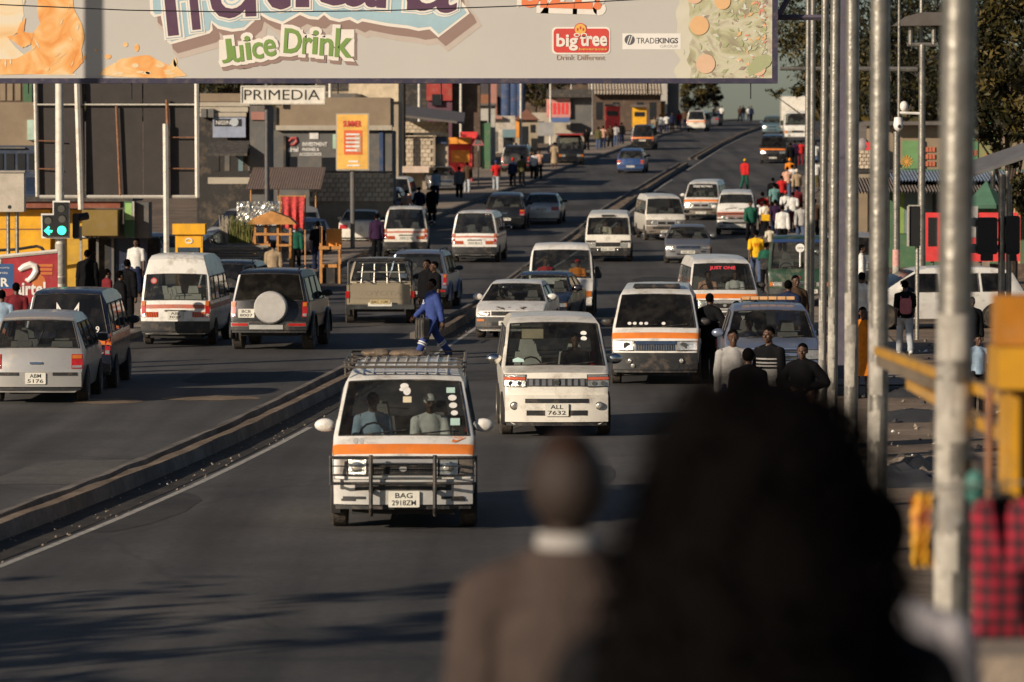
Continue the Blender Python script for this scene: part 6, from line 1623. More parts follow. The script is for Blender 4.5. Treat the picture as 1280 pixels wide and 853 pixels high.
for (px, py, w) in ((57, 332, 18), (57, 337, 17), (58, 342, 15)): v = at(px, py, Y); mb.box(v.x - w / 110, v.x + w / 110, Y - .01, Y, v.z - .03, v.z + .03)
v = at(48, 352, Y); mb.disc((v.x, Y - .005, v.z), .16, n=16)
wp(g, 'small_print', mb, mat('print_amber', (.55, .16, .04), .5))
Y = 98
g = thing('road_sign', 'small blue sign with white R beside the red board', 'sign', (xat(6, Y), Y, gz(Y)))
x0_, x1_, z0_, z1_ = W4(-14, 330, 17.5, 361, Y); mb = MB(); mb.rbox(x0_, x1_, Y, Y + .03, z0_, z1_, .04, 0); wp(g, 'plate', mb, mat('sign_blue', (.04, .10, .24), .45))
mb = MB(); v = at(6, 353, Y); mb.text('R', (v.x, Y - .006, v.z), 10 / 57, 11 / 57, off=.03); 
for (py, w) in ((335, 24), (341, 20)): v = at(0, py, Y); mb.text('Community' if w == 24 else 'Clinic', (v.x, Y - .006, v.z), w / 57, 3 / 57)
wp(g, 'lettering', mb, M_WHITEP); mb = MB(); mb.tube([(xat(2, Y), Y + .06, gz(Y) - .2), (xat(2, Y), Y + .06, z1_ + .1)], .03, 8); wp(g, 'post', mb, M_GALV)
# ---- yellow filling-station style kiosk with green and white pillar
Y = 132
g = B('kiosk', 'yellow kiosk with red brown fascia, black sign and green pillar', 'kiosk', 80, Y)
fbox(g, 'wall', (-30, 262, 63, 345), Y, M_YELW, .02, 3, True); fbox(g, 'wall', (63, 262, 110, 330), Y + .4, mat('panel_yellow_b', (.55, .32, .03), .6, dirt=.3), .02, 2.4, True)
mb = MB(); x0_, x1_, z0_, z1_ = W4(-30, 286, 52, 287.5, Y); mb.box(x0_, x1_, Y - .03, Y, z0_, z1_); wp(g, 'joint_strip', mb, M_RUST)
mb = MB(); x0_, x1_, z0_, z1_ = W4(-30, 252, 152, 260, Y); mb.box(x0_, x1_, Y - .5, Y + 3, z0_, z1_); wp(g, 'fascia', mb, mat('fascia_redbrown', (.22, .06, .03), .6, dirt=.4))
mb = MB(); x0_, x1_, z0_, z1_ = W4(-30, 246, 168, 252, Y); mb.box(x0_, x1_, Y - .6, Y + 3.2, z0_, z1_); wp(g, 'roof', mb, M_ROOFD)
mb = MB(); a = W4(108, 262, 152, 298, Y); mb.prismx([(Y + .4, a[2]), (Y - 1.4, a[2] + .1), (Y - 1.4, a[3]), (Y + .4, a[3])], a[0], a[1]); wp(g, 'side_awning', mb, M_OLIVE)  # olive colour paints in the shade on the kiosk's right-hand part
fbox(g, 'black_sign', (92, 283, 135, 299), Y - .6, mat('sign_black', (.014, .014, .015), .5), .04, .1)
ftext(g, 'sign_lettering', (103, 290, 124, 297), Y - .6, 'BANK', M_WHITEP, .05)
fbox(g, 'pillar', (155, 252, 168, 297), Y - .8, M_GREENW, .02, .5); fbox(g, 'pillar_top', (156.5, 254, 165, 275), Y - .8, mat('lime_green', (.30, .50, .16), .5), .04, .1); fbox(g, 'pillar_edge', (165.5, 252, 168, 275), Y - .8, M_WHITEW, .05, .1)
fbox(g, 'grey_box', (168, 253, 186, 298), Y - .6, M_GREYW, .02, 1.2); fbox(g, 'grey_box', (135, 281, 155, 298), Y - .6, M_GREYW, .02, 1.2)
fbox(g, 'shop_back', (60, 298, 200, 345), Y + .8, M_DARKW, .02, .3, True)
for px in (101, 122, 141): fbox(g, 'post', (px - 1.6, 298, px + 1.6, 345), Y - .5, M_GREYW if px > 110 else M_PAPER[0], .05, .1, True)
mb = MB(); a = [at(p[0], p[1], Y - .7) for p in ((-20, 314), (20, 312), (46, 308), (52, 310), (60, 320))]; mb.tube(a, .05, 6); wp(g, 'bent_pipe', mb, M_BLACK)
g = thing('poster_panel', 'dark blue back wall poster behind the woman in white', 'panel', (xat(160, 135), 135, gz(135)))  # dark blue panel with dim lettering
fbox(g, 'panel', (138, 298, 184, 375), 131.6, mat('poster_navy', (.015, .02, .045), .5), .02, .04); ftext(g, 'lettering', (145, 330, 160, 342), 131.6, 'NET', mat('letter_dim', (.05, .08, .14), .5), .03)
# navy awning and far left shops
Y = 146
g = B('shop', 'dark blue shop front with a vaulted awning at the left edge', 'shop', 30, Y)
fbox(g, 'wall', (-30, 182, 52, 262), Y, mat('wall_navy', (.035, .05, .085), .8, dirt=.3), .02, 4, True)
mb = MB(); a = W4(30, 222, 97, 247, Y - 1.5); n_ = 10
prof = [(Y - 3 + 2.6 * (1 - math.cos(t)), a[2] + (a[3] - a[2]) * math.sin(t)) for t in np.linspace(0, math.pi / 2, n_)] + [(Y - .4, a[2])]
mb.prismx(prof, a[0], a[1]); wp(g, 'awning', mb, mat('awning_navy', (.02, .035, .07), .7))
for px in (-6, 8, 22, 36): fbox(g, 'window', (px, 192, px + 10, 212), Y, M_WIN, .05, .04)
fbox(g, 'lintel', (-30, 184, 32, 186), Y, M_GREYW, .12, .1)
Y = 178
g = B('shop', 'tan and green upper shop partly hidden by the billboard back', 'shop', 20, Y)
fbox(g, 'wall', (-40, 128, 46, 175), Y, M_TANW, .02, 5, True); fbox(g, 'upper_wall', (-40, 92, 30, 129), Y + .6, M_BROWNW, .02, 5); fbox(g, 'green_panel', (29, 92, 40, 128), Y + .3, M_GREENW, .02, 3); fbox(g, 'pale_wall', (34, 150, 48, 175), Y - .2, mat('wall_mint', (.42, .55, .45), .8), .02, 2)
for px in (0, 9, 19): fbox(g, 'shutter', (px, 96, px + 7, 126), Y + .6, M_TANW, .06, .03)
# ---- left shops along the pavement
Y = 182
g = B('shop', 'shop with cream ledges, a round logo sign and dark shaded front', 'shop', 280, Y)
fbox(g, 'wall', (246, 134, 312, 270), Y, M_DARKW, .02, 6, True)
for i, (a, b_) in enumerate(((117, 128), (128, 134), (134, 141), (141, 147))): fbox(g, 'ledge', (250, a, 314 - i * 2, b_ - .8), Y - .5, M_CREAMW if i else M_TANW, .10 + .05 * (i % 2), 2)
fbox(g, 'sign_board', (266, 147, 307, 172), Y - .6, mat('sign_bluegrey', (.30, .33, .42), .5), .03, .1)
fbox(g, 'sign_band', (268, 149, 302, 158), Y - .6, M_INK, .05, .03); ftext(g, 'sign_lettering', (270, 151, 288, 156), Y - .6, 'NISSIN', M_WHITEP, .06)
mb = MB(); v = at(293, 153, Y - .6); mb.disc((v.x, Y - .67, v.z), .17, n=18); wp(g, 'round_logo', mb, mat('logo_grey', (.45, .48, .5), .5))
mb = MB(); a = W4(262, 176, 312, 192, Y - .6); mb.prismx([(Y - 2.4, a[2]), (Y - .6, a[3]), (Y - .6, a[3] - .1), (Y - 2.4, a[2] - .1)], a[0], a[1]); wp(g, 'awning', mb, M_ROOFD)
for px in (251, 260): fbox(g, 'water_tank', (px, 136, px + 7, 147), Y - .8, M_GREYW, .02, .6)
for px, m_ in ((268, M_DARKW), (281, M_GREYW), (298, M_TEALW), (310, M_GREYW)): fbox(g, 'door', (px, 194, px + 6, 214), Y, m_, .05, .04)
fbox(g, 'step_wall', (260, 222, 330, 230), Y - 1.8, M_CREAMW, .05, .3)
fbox(g, 'side_block', (312, 132, 334, 260), Y - 1, M_GREYW, .02, 5, True); fbox(g, 'side_top', (314, 140, 332, 150), Y - 1.1, M_PINKW, .02, .3)
Y = 196
g = B('shop', 'grey phone shop with red swirl logo and beige upper storey', 'shop', 400, Y)
fbox(g, 'wall', (328, 163, 490, 250), Y, M_GREYW, .02, 7, True); fbox(g, 'upper_wall', (345, 122, 488, 158), Y + .3, M_TANW, .02, 6); fbox(g, 'ledge', (345, 157, 490, 163), Y - .1, M_CREAMW, .2, 1)
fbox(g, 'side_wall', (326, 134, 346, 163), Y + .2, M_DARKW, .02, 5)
mb = MB(); pts = [at(p[0], p[1], Y) for p in ((361, 177), (365, 173), (370, 173), (371, 177), (367, 181), (363, 181))]
for p in pts: p.y = Y - .05
mb.tube(pts, [.05, .07, .08, .075, .06, .04], 6); wp(g, 'swirl_logo', mb, mat('logo_red_dull', (.42, .07, .07), .6))
ftext(g, 'sign_lettering', (360, 184, 373, 190), Y, 'airtel', M_WHITEP, .05, .03)
ftext(g, 'sign_lettering', (378, 178, 409, 183), Y, 'INVESTMENT', M_WHITEP, .05, .03); ftext(g, 'sign_lettering', (378, 185, 399, 189), Y, 'PHONES &', M_WHITEP, .05, .03); ftext(g, 'sign_lettering', (374, 191, 402, 195), Y, 'ACCESSORIES', M_WHITEP, .05, .02)
fbox(g, 'small_sign', (387, 166, 398, 174), Y, M_WHITEP, .06, .03); fbox(g, 'door', (361, 196, 371, 216), Y, M_WIN, .05, .04); fbox(g, 'window', (402, 197, 420, 216), Y, M_WIN, .05, .04); fbox(g, 'drain_pipe', (354.5, 170, 357.5, 225), Y, M_DARKW, .2, .1)
fbox(g, 'poster', (416, 168, 420, 186), Y, mat('poster_mint', (.4, .55, .4), .6), .06, .03); fbox(g, 'blue_post', (474, 161, 479, 240), Y, M_BLUEW, .1, .1)
fbox(g, 'window', (345, 124, 352, 132), Y, M_WIN, .05, .03)
Y = 226
g = B('building', 'bright beige block rising behind the grey phone shop', 'building', 450, Y)
fbox(g, 'wall', (394, 104, 498, 160), Y, M_BEIGE, .02, 8, True); fbox(g, 'upper_wall', (436, 84, 498, 127), Y - .3, mat('wall_bright_beige', (.62, .50, .34), .85, dirt=.2), .02, 8); fbox(g, 'ledge', (400, 117, 446, 123), Y - .4, M_GREYW, .3, 1); fbox(g, 'tank', (444, 118, 452, 124), Y - .6, M_DARKW, .2, .5); fbox(g, 'dark_roof', (396, 90, 436, 113), Y - .1, M_ROOFD, .02, 4)
# block wall terrace in front of the shops
Y = 186
g = thing('block_wall', 'low wall of pale concrete blocks below the phone shop', 'wall', (xat(440, Y), Y, gz(Y)))
blocks(g, (386, 217, 492, 252), Y, 14, 6, .25)
fbox(g, 'top_strip', (386, 214, 492, 217), Y, M_KERB, .12, .3)  # thin concrete strip along the top of the block wall
Y = 184
g = thing('stall_roof', 'brown sagging canopy roof on thin posts by the block wall', 'canopy', (xat(365, Y), Y - 6, gz(Y)))
mb = MB(); a = W4(312, 222, 404, 236, Y - 6); corr(mb, a[0], a[1], Y - 8.5, a[2], Y - 3.5, a[3] + .4, 30, .008); wp(g, 'roof_sheet', mb, mat('canopy_brown', (.17, .115, .09), .8, dirt=.4))
for px in (318, 352, 398): mb = MB(); x = xat(px, Y - 6); mb.tube([(x, Y - 8, gz(Y - 8) - .1), (x, Y - 8, a[2])], .03, 6); wp(g, 'post', mb, M_WOOD)
Y = 246
g = thing('block_building', 'unplastered block building with a lean-to iron roof', 'building', (xat(520, Y), Y, gz(Y)))
blocks(g, (480, 171, 542, 217), Y, 9, 9, .3); 
g2 = thing('block_building', 'upper block wall under a sloping dark roof edge', 'building', (xat(525, Y + 5), Y + 5, gz(Y + 5)))
blocks(g2, (490, 152, 561, 171), Y + 5, 11, 4, .3)
mb = MB(); a = at(486, 142, Y + 3); b_ = at(580, 153, Y + 3); mb.add([(a.x, Y + 2, a.z), (b_.x, Y + 2, b_.z), (b_.x, Y + 9, b_.z + .6), (a.x, Y + 9, a.z + .6)] + [(a.x, Y + 2, a.z - .12), (b_.x, Y + 2, b_.z - .12), (b_.x, Y + 9, b_.z + .48), (a.x, Y + 9, a.z + .48)], [(0, 1, 2, 3), (7, 6, 5, 4), (0, 4, 5, 1), (1, 5, 6, 2), (2, 6, 7, 3), (3, 7, 4, 0)]); wp(g2, 'roof', mb, M_ROOF)
fbox(g, 'lintel', (478, 166, 556, 169.5), Y - .1, M_DARKW, .3, .6); fbox(g, 'end_wall', (544, 172, 560, 220), Y + .6, M_BRICK[1], .02, 2, True); fbox(g, 'window', (545, 171, 558, 180), Y + .5, M_BLUEW, .2, .1)
fbox(g, 'shop_goods', (478, 208, 482, 218), Y - 1, M_ORW, .1, .3); fbox(g, 'shop_counter', (484, 208, 536, 216), Y - .8, mat('counter_cream', (.6, .46, .36), .7), .1, .3)
Y = 285
g = B('building', 'red painted upper storey lit by the sun behind the block wall', 'building', 530, Y)
fbox(g, 'wall', (500, 84, 534, 160), Y, M_DARKW, .02, 8, True); fbox(g, 'red_wall', (533, 84, 565, 126), Y - .2, M_REDW, .02, 7); fbox(g, 'wall', (534, 126, 565, 165), Y, mat('wall_plum', (.12, .05, .07), .8), .02, 7, True); fbox(g, 'roof', (498, 82, 567, 85), Y - .6, M_ROOFD, .3, 8)
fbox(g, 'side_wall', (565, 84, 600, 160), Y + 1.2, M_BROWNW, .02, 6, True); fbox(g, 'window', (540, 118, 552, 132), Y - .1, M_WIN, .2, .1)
g = B('kiosk', 'red and orange kiosk with a yellow canopy beside a pole', 'kiosk', 575, 258)
Y = 258
fbox(g, 'wall', (561, 178, 590, 212), Y, M_SIGNR, .02, 2.4, True); fbox(g, 'canopy', (560, 172, 589, 180), Y - .8, M_ORW, .3, 1); fbox(g, 'window', (564, 188, 587, 203), Y, M_ORW, .06, .03); fbox(g, 'roof', (575, 165, 597, 178), Y + .6, M_SIGNR, .02, 2)
g = thing('warning_sign', 'red triangular road sign beside the red kiosk', 'sign', (xat(597, 250), 250, gz(250)))
mb = MB(); v = [at(p[0], p[1], 250) for p in ((590, 182), (605, 182), (598, 167))]; mb.poly(v, 0); c_ = sum(v, Vector()) / 3; mb.poly([c_ + (p - c_) * .66 - Vector((0, .01, 0)) for p in v], 1); wp(g, 'plate', mb, [mat('sign_rose', (.45, .12, .12), .5), M_GREYW]); mb = MB(); mb.tube([(v[2].x, 250.05, gz(250) - .2), (v[2].x, 250.05, v[2].z - .1)], .04, 6); wp(g, 'post', mb, M_GALV)
Y = 300
g = B('building', 'long white wall with a small vent above the red kiosk', 'building', 585, Y)
fbox(g, 'wall', (553, 132, 619, 175), Y, M_WHITEW, .02, 6, True); fbox(g, 'vent', (585, 147, 591, 149.5), Y, M_DARKW, .05, .03); fbox(g, 'roof', (552, 129.5, 620, 132.2), Y - .2, M_ROOF, .2, 6.5); fbox(g, 'lean_to', (575, 153, 606, 168), Y - 3, M_TANW, .02, 2, True); fbox(g, 'lean_to_roof', (573, 151, 609, 154), Y - 3.2, M_ROOFD, .3, 2.4); fbox(g, 'green_wall', (602, 154, 613, 215), Y - 20, M_GREENW, .02, 3, True)
Y = 318
g = B('shop', 'pale stone shop with a pink fascia beyond the green wall', 'shop', 625, Y)
fbox(g, 'wall', (604, 145, 644, 190), Y, mat('wall_stone', (.46, .40, .33), .9, var=.35, vs=2.5, dirt=.6, dirtcol=(.2, .17, .14)), .02, 5, True); fbox(g, 'fascia', (602, 145.5, 628, 149), Y - .3, M_PINKW, .2, .3); fbox(g, 'awning', (628, 162, 645, 172), Y - 1, M_TEALW, .3, 1); fbox(g, 'shutter', (613, 165, 622, 190), Y, M_GREYW, .06, .05); fbox(g, 'doorway', (629, 172, 641, 192), Y, M_WIN, .06, .05)
Y = 350
g = B('tower', 'dark blue cylindrical silos above the pale stone shop', 'silo', 640, Y)
for px in (633, 643, 650):
    mb = MB(); x = xat(px, Y); mb.tube([(x, Y, gz(Y) - .2), (x, Y, at(px, 80, Y).z)], .42, 18); wp(g, 'drum', mb, M_BLUEW)
g = B('shop', 'shop with an orange post and tiled hip roof beyond the stone shop', 'shop', 655, 326)
Y = 326
fbox(g, 'wall', (644, 150, 672, 195), Y, M_BEIGE, .02, 4, True); mb = MB(); a = W4(642, 136, 674, 150, Y); mb.add([(a[0], Y - .4, a[2]), (a[1], Y - .4, a[2]), (a[1], Y + 4, a[2]), (a[0], Y + 4, a[2]), ((a[0] + a[1]) / 2, Y + 1.6, a[3])], [(0, 1, 4), (1, 2, 4), (2, 3, 4), (3, 0, 4), (3, 2, 1, 0)]); wp(g, 'roof', mb, mat('roof_red_brown', (.24, .10, .06), .8, dirt=.4)); fbox(g, 'orange_post', (645, 148, 649, 172), Y, M_ORW, .06, .1); fbox(g, 'doorway', (652, 158, 660, 195), Y, M_WIN, .06, .05); fbox(g, 'window', (663, 156, 669, 166), Y, M_WIN, .06, .05)
g = B('shop', 'long shop with pink lettered signboard under a dark roof', 'shop', 695, 345)
Y = 345
fbox(g, 'wall', (665, 141, 735, 185), Y, M_CREAMW, .02, 5, True); fbox(g, 'sign_board', (683, 124, 713, 147), Y - .5, mat('sign_pink', (.62, .26, .22), .6, dirt=.4), .05, .2)
for i in range(5): fbox(g, 'sign_lettering', (686 + i * 5.2, 129, 689.4 + i * 5.2, 143), Y - .5, M_SIGNR, .08, .02)
fbox(g, 'roof', (684, 112, 740, 122), Y - 1, M_ROOFD, .3, 6); fbox(g, 'grey_side', (713, 122, 740, 165), Y - .2, M_GREYW, .02, 4); fbox(g, 'doorway', (670, 152, 680, 185), Y, M_WIN, .05, .04); fbox(g, 'blue_tarp', (690, 147, 712, 153), Y - 3, mat('tarp_blue', (.08, .14, .30), .7), .3, 2); fbox(g, 'grey_canopy', (662, 153, 692, 170), Y - 5, mat('tarp_grey', (.30, .29, .28), .8), .1, 2)
g = B('building', 'long hall with a pale ridge roof towards the crest', 'building', 785, 400)
Y = 400
fbox(g, 'wall', (738, 112, 826, 165), Y, M_BROWNW, .02, 8, True); mb = MB(); a = W4(736, 100, 828, 118, Y); corr(mb, a[0], a[1], Y - 1, a[2], Y + 6, a[3] + 1.2, 24, .06); wp(g, 'roof', mb, mat('roof_pale', (.42, .35, .27), .7, dirt=.5))
for px in (745, 766, 796, 812): fbox(g, 'doorway', (px, 128, px + 8, 150), Y, M_WIN, .06, .05)
for lb, pxs, m_, yy in (('red market container towards the crest', (757, 133, 775, 160), M_SIGNR, 372), ('first yellow kiosk past the red container', (791, 134, 808, 148), M_YELW, 390), ('second yellow kiosk with a white gable past the red container', (815, 131, 825, 147), M_YELW, 402), ('narrow orange kiosk nearest the crest', (826, 129, 831, 145), M_ORW, 408)):
    g = B('kiosk', lb, 'kiosk', pxs[0], yy); fbox(g, 'wall', pxs, yy, m_, .02, 2, True); fbox(g, 'roof', (pxs[0] - 1, pxs[1] - 2.5, pxs[2] + 1, pxs[1]), yy - .3, M_ROOF, .3, 2.6); fbox(g, 'hatch', (pxs[0] + 2, pxs[1] + 6, pxs[2] - 2, pxs[1] + 12), yy, M_WIN if pxs[0] < 800 else M_OLIVE, .05, .04)
g = B('building', 'pale block with dark side on the left of the crest', 'building', 826, 430)
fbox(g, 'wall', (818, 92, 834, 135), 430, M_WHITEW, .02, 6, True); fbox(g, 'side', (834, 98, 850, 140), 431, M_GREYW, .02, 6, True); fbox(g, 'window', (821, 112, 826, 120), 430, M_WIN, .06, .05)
g = B('building', 'brown flat roofed block closing the row behind the silos', 'building', 690, 420)
fbox(g, 'wall', (655, 84, 740, 130), 420, M_BROWNW, .02, 8, True)
for i in range(6): fbox(g, 'window', (662 + i * 13, 96, 668 + i * 13, 106), 420, M_WIN, .06, .05)
g = B('building', 'dark block behind the white wall with a rusty gable', 'building', 600, 380)
fbox(g, 'wall', (563, 84, 632, 135), 380, mat('wall_dim', (.07, .06, .065), .9), .02, 8, True); fbox(g, 'gable', (600, 118, 618, 133), 378, M_RUST, .02, 3); fbox(g, 'pink_side', (612, 105, 621, 150), 376, M_PINKW, .02, 3)
# ---- signs on poles, left
Y = hit(334, 328).y - .3
g = thing('sign_board', 'white PRIMEDIA sign hung below the big billboard on two poles', 'sign', (xat(355, Y), Y, gz(Y)))
x0_, x1_, z0_, z1_ = W4(302.5, 109, 405, 129, Y); mb = MB(); mb.box(x0_, x1_, Y - .1, Y + .1, z0_, z1_); wp(g, 'panel', mb, mat('sign_white', (.72, .67, .58), .5, dirt=.15))
mb = MB(); 
for (a, b_, c_, d_) in ((x0_ - .04, x1_ + .04, z0_ - .05, z0_), (x0_ - .04, x1_ + .04, z1_, z1_ + .05), (x0_ - .05, x0_, z0_, z1_), (x1_, x1_ + .05, z0_, z1_)): mb.box(a, b_, Y - .14, Y + .12, c_, d_)
wp(g, 'frame', mb, M_GALVW); ftext(g, 'lettering', (305.5, 112.5, 400, 125), Y, 'PRIMEDIA', M_INK, .106, .0)
Y = 172
g = thing('advert_board', 'yellow poster board with a red price panel on a grey post', 'advert board', (xat(440, Y), Y, gz(Y)))
x0_, x1_, z0_, z1_ = W4(420, 142, 461.5, 213, Y); mb = MB(); mb.box(x0_, x1_, Y - .08, Y + .08, z0_, z1_); wp(g, 'frame', mb, M_CREAMW)
fbox(g, 'poster', (421.5, 143.5, 460, 211.5), Y, mat('poster_yellow', (.80, .45, .10), .5), .09, .02); fbox(g, 'price_panel', (430, 163, 453, 193.5), Y, mat('poster_red', (.70, .14, .05), .5), .10, .02)
ftext(g, 'lettering', (429, 151, 452, 159), Y, 'SUMMER', M_PRED, .105, .04)
for i in range(5): fbox(g, 'price_line', (432.5, 167 + i * 5, 432.5 + (17 if i < 4 else 14), 169.4 + i * 5), Y, M_WHITEP, .115, .01)
fbox(g, 'caption', (436, 201, 448, 203), Y, M_WHITEP, .105, .01); fbox(g, 'caption', (434, 206, 450, 208), Y, M_WHITEP, .105, .01); fbox(g, 'price_swatch', (444, 170, 451, 190), Y, mat('poster_swatch', (.55, .35, .22), .5), .108, .01)
mb = MB(); x = xat(441, Y); mb.tube([(x, Y + .1, gz(Y) - .2), (x, Y + .1, z0_)], .09, 10); wp(g, 'post', mb, M_GREYW)
# ---- street poles on the left
LPs = [(334, 328, .09, 'dark grey street pole standing behind the orange stall'), (413, 286, .085, 'street pole right of the PRIMEDIA sign'), (468, 250, .08, 'street pole in front of the pale block wall'), (524, 226, .08, 'street pole with a white foot by the brick building'), (576, 214, .08, 'street pole crossing the red and orange kiosk'), (612, 207, .08, 'street pole by the green wall'), (651, 190, .075, 'street pole near the blue silos'), (688, 181, .07, 'street pole before the pink signboard'), (714, 172, .07, 'street pole behind the red roofed truck'), (740, 168, .07, 'street pole at the end of the grey shop side'), (762, 160, .065, 'street pole in front of the red container'), (781, 157, .065, 'street pole just past the red container'), (797, 150, .06, 'street pole crossing the first yellow kiosk'), (814, 150, .06, 'street pole crossing the second yellow kiosk'), (842, 141, .055, 'street pole right of the pale block near the crest'), (852, 139, .055, 'street pole above the cream minibus, left one'), (865, 138, .055, 'street pole above the cream minibus, middle one'), (873.5, 137, .06, 'street pole above the cream minibus, right one')]
for i, (px, py, r_, lb) in enumerate(LPs):
    p = hit(px, py); g = thing('street_pole', lb, 'pole', p, 0, 'street poles along the left pavement')
    mb = MB(); mb.tube([(0, 0, -.2), (0, 0, 4), (0, 0, 9)], [r_ * 1.1, r_, r_ * .75], 12); mb.build('shaft', M_GALVW if i else mat('pole_dark', (.09, .088, .09), .5, .3, dirt=.4), g)
    if i > 2: mb = MB(); mb.tube([(0, 0, -.1), (0, 0, 1.3)], r_ * 1.25, 12); mb.build('painted_foot', mat('foot_white', (.68, .64, .58), .7, dirt=.5), g)
    mb = MB(); mb.tube([(0, 0, 8.9), (.5, 0, 9.5), (1.6, 0, 9.7)], .04, 6); mb.build('lamp_arm', M_GALVW, g); mb = MB(); mb.box(1.4, 2.1, -.12, .12, 9.66, 9.78); mb.build('lamp_head', M_GREYW, g)
g = thing('street_pole', 'tall street pole beside the left kerb that shades the billboard print', 'pole', (-14.2, 81.7, 0), 0, 'street poles along the left pavement'); mb = MB(); mb.tube([(0, 0, -.2), (0, 0, 12)], [.16, .12], 12); mb.build('shaft', M_GALVW, g)
p = hit(504, 240); g = thing('timber_pole', 'thick dark timber pole before the block building', 'pole', p); mb = MB(); mb.tube([(0, 0, -.2), (0, 0, 9)], [.15, .12], 12); mb.build('shaft', mat('timber_dark', (.035, .026, .02), .9, bump=.4), g)
# ---- stalls
def frame_stall(label, px, Y, w, h, roofh, name='stall', mats=M_WOOD, shelf=True):
    g = thing(name, label, 'stall', (xat(px, Y), Y, gz(Y)))
    for x in (-w / 2, -w / 6, w / 6, w / 2):
        for y in (0, 1.0):
            mb = MB(); mb.box(x - .035, x + .035, y - .035, y + .035, 0, h); mb.build('post', mats, g)
    for z in (h * .66, h * .83):
        mb = MB(); mb.box(-w / 2 - .05, w / 2 + .05, -.06, 1.06, z, z + .07); mb.build('shelf', mats, g)
    mb = MB(); mb.prism([(-w / 2 - .2, h), (w / 2 + .2, h), (w / 2, h + roofh * .45), (0, h + roofh), (-w / 2, h + roofh * .45)], -.25, 1.25); mb.build('roof', mats, g)
    return g
frame_stall('orange wooden stall with a pitched roof and open shelves', 340, 138, 1.15, 2.0, .42)
g = thing('stall', 'small orange wooden stand beside the parked white saloon', 'stall', (xat(413, 143), 143, gz(143))); g.scale = (1, 1, 1.45)
for (a, b_, c_, d_, e_, f_) in ((-.35, .35, -.2, .6, .75, .82), (-.3, .32, 0, .5, .35, .42)): mb = MB(); mb.box(a, b_, c_, d_, e_, f_); mb.build('shelf', M_WOOD, g)
for x in (-.3, .3):
    for y in (-.15, .5): mb = MB(); mb.box(x - .03, x + .03, y - .03, y + .03, 0, .8 if x > 0 else 1.25); mb.build('post', M_WOOD, g)
mb = MB(); mb.box(-.12, .36, 0, .5, .82, 1.2); mb.build('box', M_ORW, g); mb = MB(); mb.box(-.25, .3, -.05, .5, -.02, .34); mb.build('base', M_DARKW, g)
g = thing('booth', 'small yellow mobile money booth with open front', 'booth', (xat(237, 130), 130, gz(130))); g.scale = (.86, 1, 1.8)
mb = MB(); mb.box(-.55, .55, -.15, .8, 1.05, 1.22); mb.build('roof', M_YELW, g); mb = MB(); mb.box(-.42, .42, -.05, .0, .84, 1.05); mb.build('sign_panel', M_YELW, g); mb = MB(); mb.tube([(.12 * math.cos(a), -.06, .945 + .035 * math.sin(a)) for a in np.linspace(0, 6.28, 13)], .014, 5); mb.build('ring_logo', M_WHITEP, g)
for x in (-.42, .42): mb = MB(); mb.box(x - .04, x + .04, -.04, .04, -.2, 1.05); mb.build('leg', M_YELW, g)
mb = MB(); mb.box(-.38, .38, .3, .36, -.1, .72); mb.build('back', M_OLIVE, g)
# red cloth hung up, reed bundle, timber stack
def cloth_panel(name, label, cat, px, Y, m, amp=.06, fold=9):
    a = W4(*px, Y); mb = MB(); nx, nz = 24, 8; vs = []
    for j in range(nz + 1):
        for i in range(nx + 1):
            t = i / nx; z = a[2] + (a[3] - a[2]) * j / nz; taper = 1 - .12 * (1 - j / nz)
            vs.append(((a[0] + a[1]) / 2 + (t - .5) * (a[1] - a[0]) * taper, Y + amp * math.sin(t * fold * 2) * (1.2 - j / nz), z + .03 * math.sin(t * 17) * (j == 0)))
    fs = [(j * (nx + 1) + i, j * (nx + 1) + i + 1, (j + 1) * (nx + 1) + i + 1, (j + 1) * (nx + 1) + i) for j in range(nz) for i in range(nx)]
    mb.add(vs, fs, 0, True); mb.add([(x, y + .012, z) for x, y, z in vs], [f[::-1] for f in fs], 0, True)
    o = mb.build(name, m); return props(o, label, cat)
cloth_panel('hanging_cloth', 'red patterned cloth hung up behind the orange stall', 'cloth', (352, 246, 381, 286), 142, mat('cloth_red_pattern', (.50, .05, .045), .8, var=.6, vs=14))
g = thing('cloth_line', 'wooden rail holding up the red patterned cloth', 'rail', (xat(366, 142.1), 142.1, gz(142)))
for px in (351, 382): mb = MB(); mb.tube([(xat(px, 142.1) - g.location.x, .03, 0), (xat(px, 142.1) - g.location.x, .03, at(px, 244, 142).z - g.location.z)], .025, 6); mb.build('post', M_WOOD, g)
mb = MB(); zz = at(366, 245.5, 142).z - g.location.z; mb.tube([(-.42, .03, zz), (.42, .03, zz)], .02, 6); mb.build('bar', M_WOOD, g)
g = thing('reed_bundle', 'bundle of green broom reeds standing at the roadside', 'reeds', (xat(297, 136), 136, at(297, 304, 136).z)); mb = MB(); r = random.Random(2)
for i in range(420):
    x = r.uniform(-.5, .5); y = r.uniform(-.2, .25); h = r.uniform(.4, .85) * (1 - .35 * max(0, x)); mb.tube([(x * .9, y, 0), (x + r.uniform(-.08, .08), y + r.uniform(-.06, .06), h)], [.012, .004], 3, r.choice([0, 0, 1]) if x > -.25 else 2, False)
o = mb.build('reed', [mat('reed_green', (.12, .13, .025), .8), mat('reed_olive', (.18, .15, .04), .8), mat('reed_dry', (.34, .29, .22), .8)], g); o['kind'] = 'stuff'
g = thing('timber_stack', 'stack of grey poles and scrap timber under the reeds', 'timber', (xat(300, 135), 135, at(300, 328, 135).z)); r = random.Random(8)
mb = MB(); mb.box(-.8, .8, -.2, .7, gz(135) - g.location.z, 0); mb.build('trestle', M_ROOFD, g)
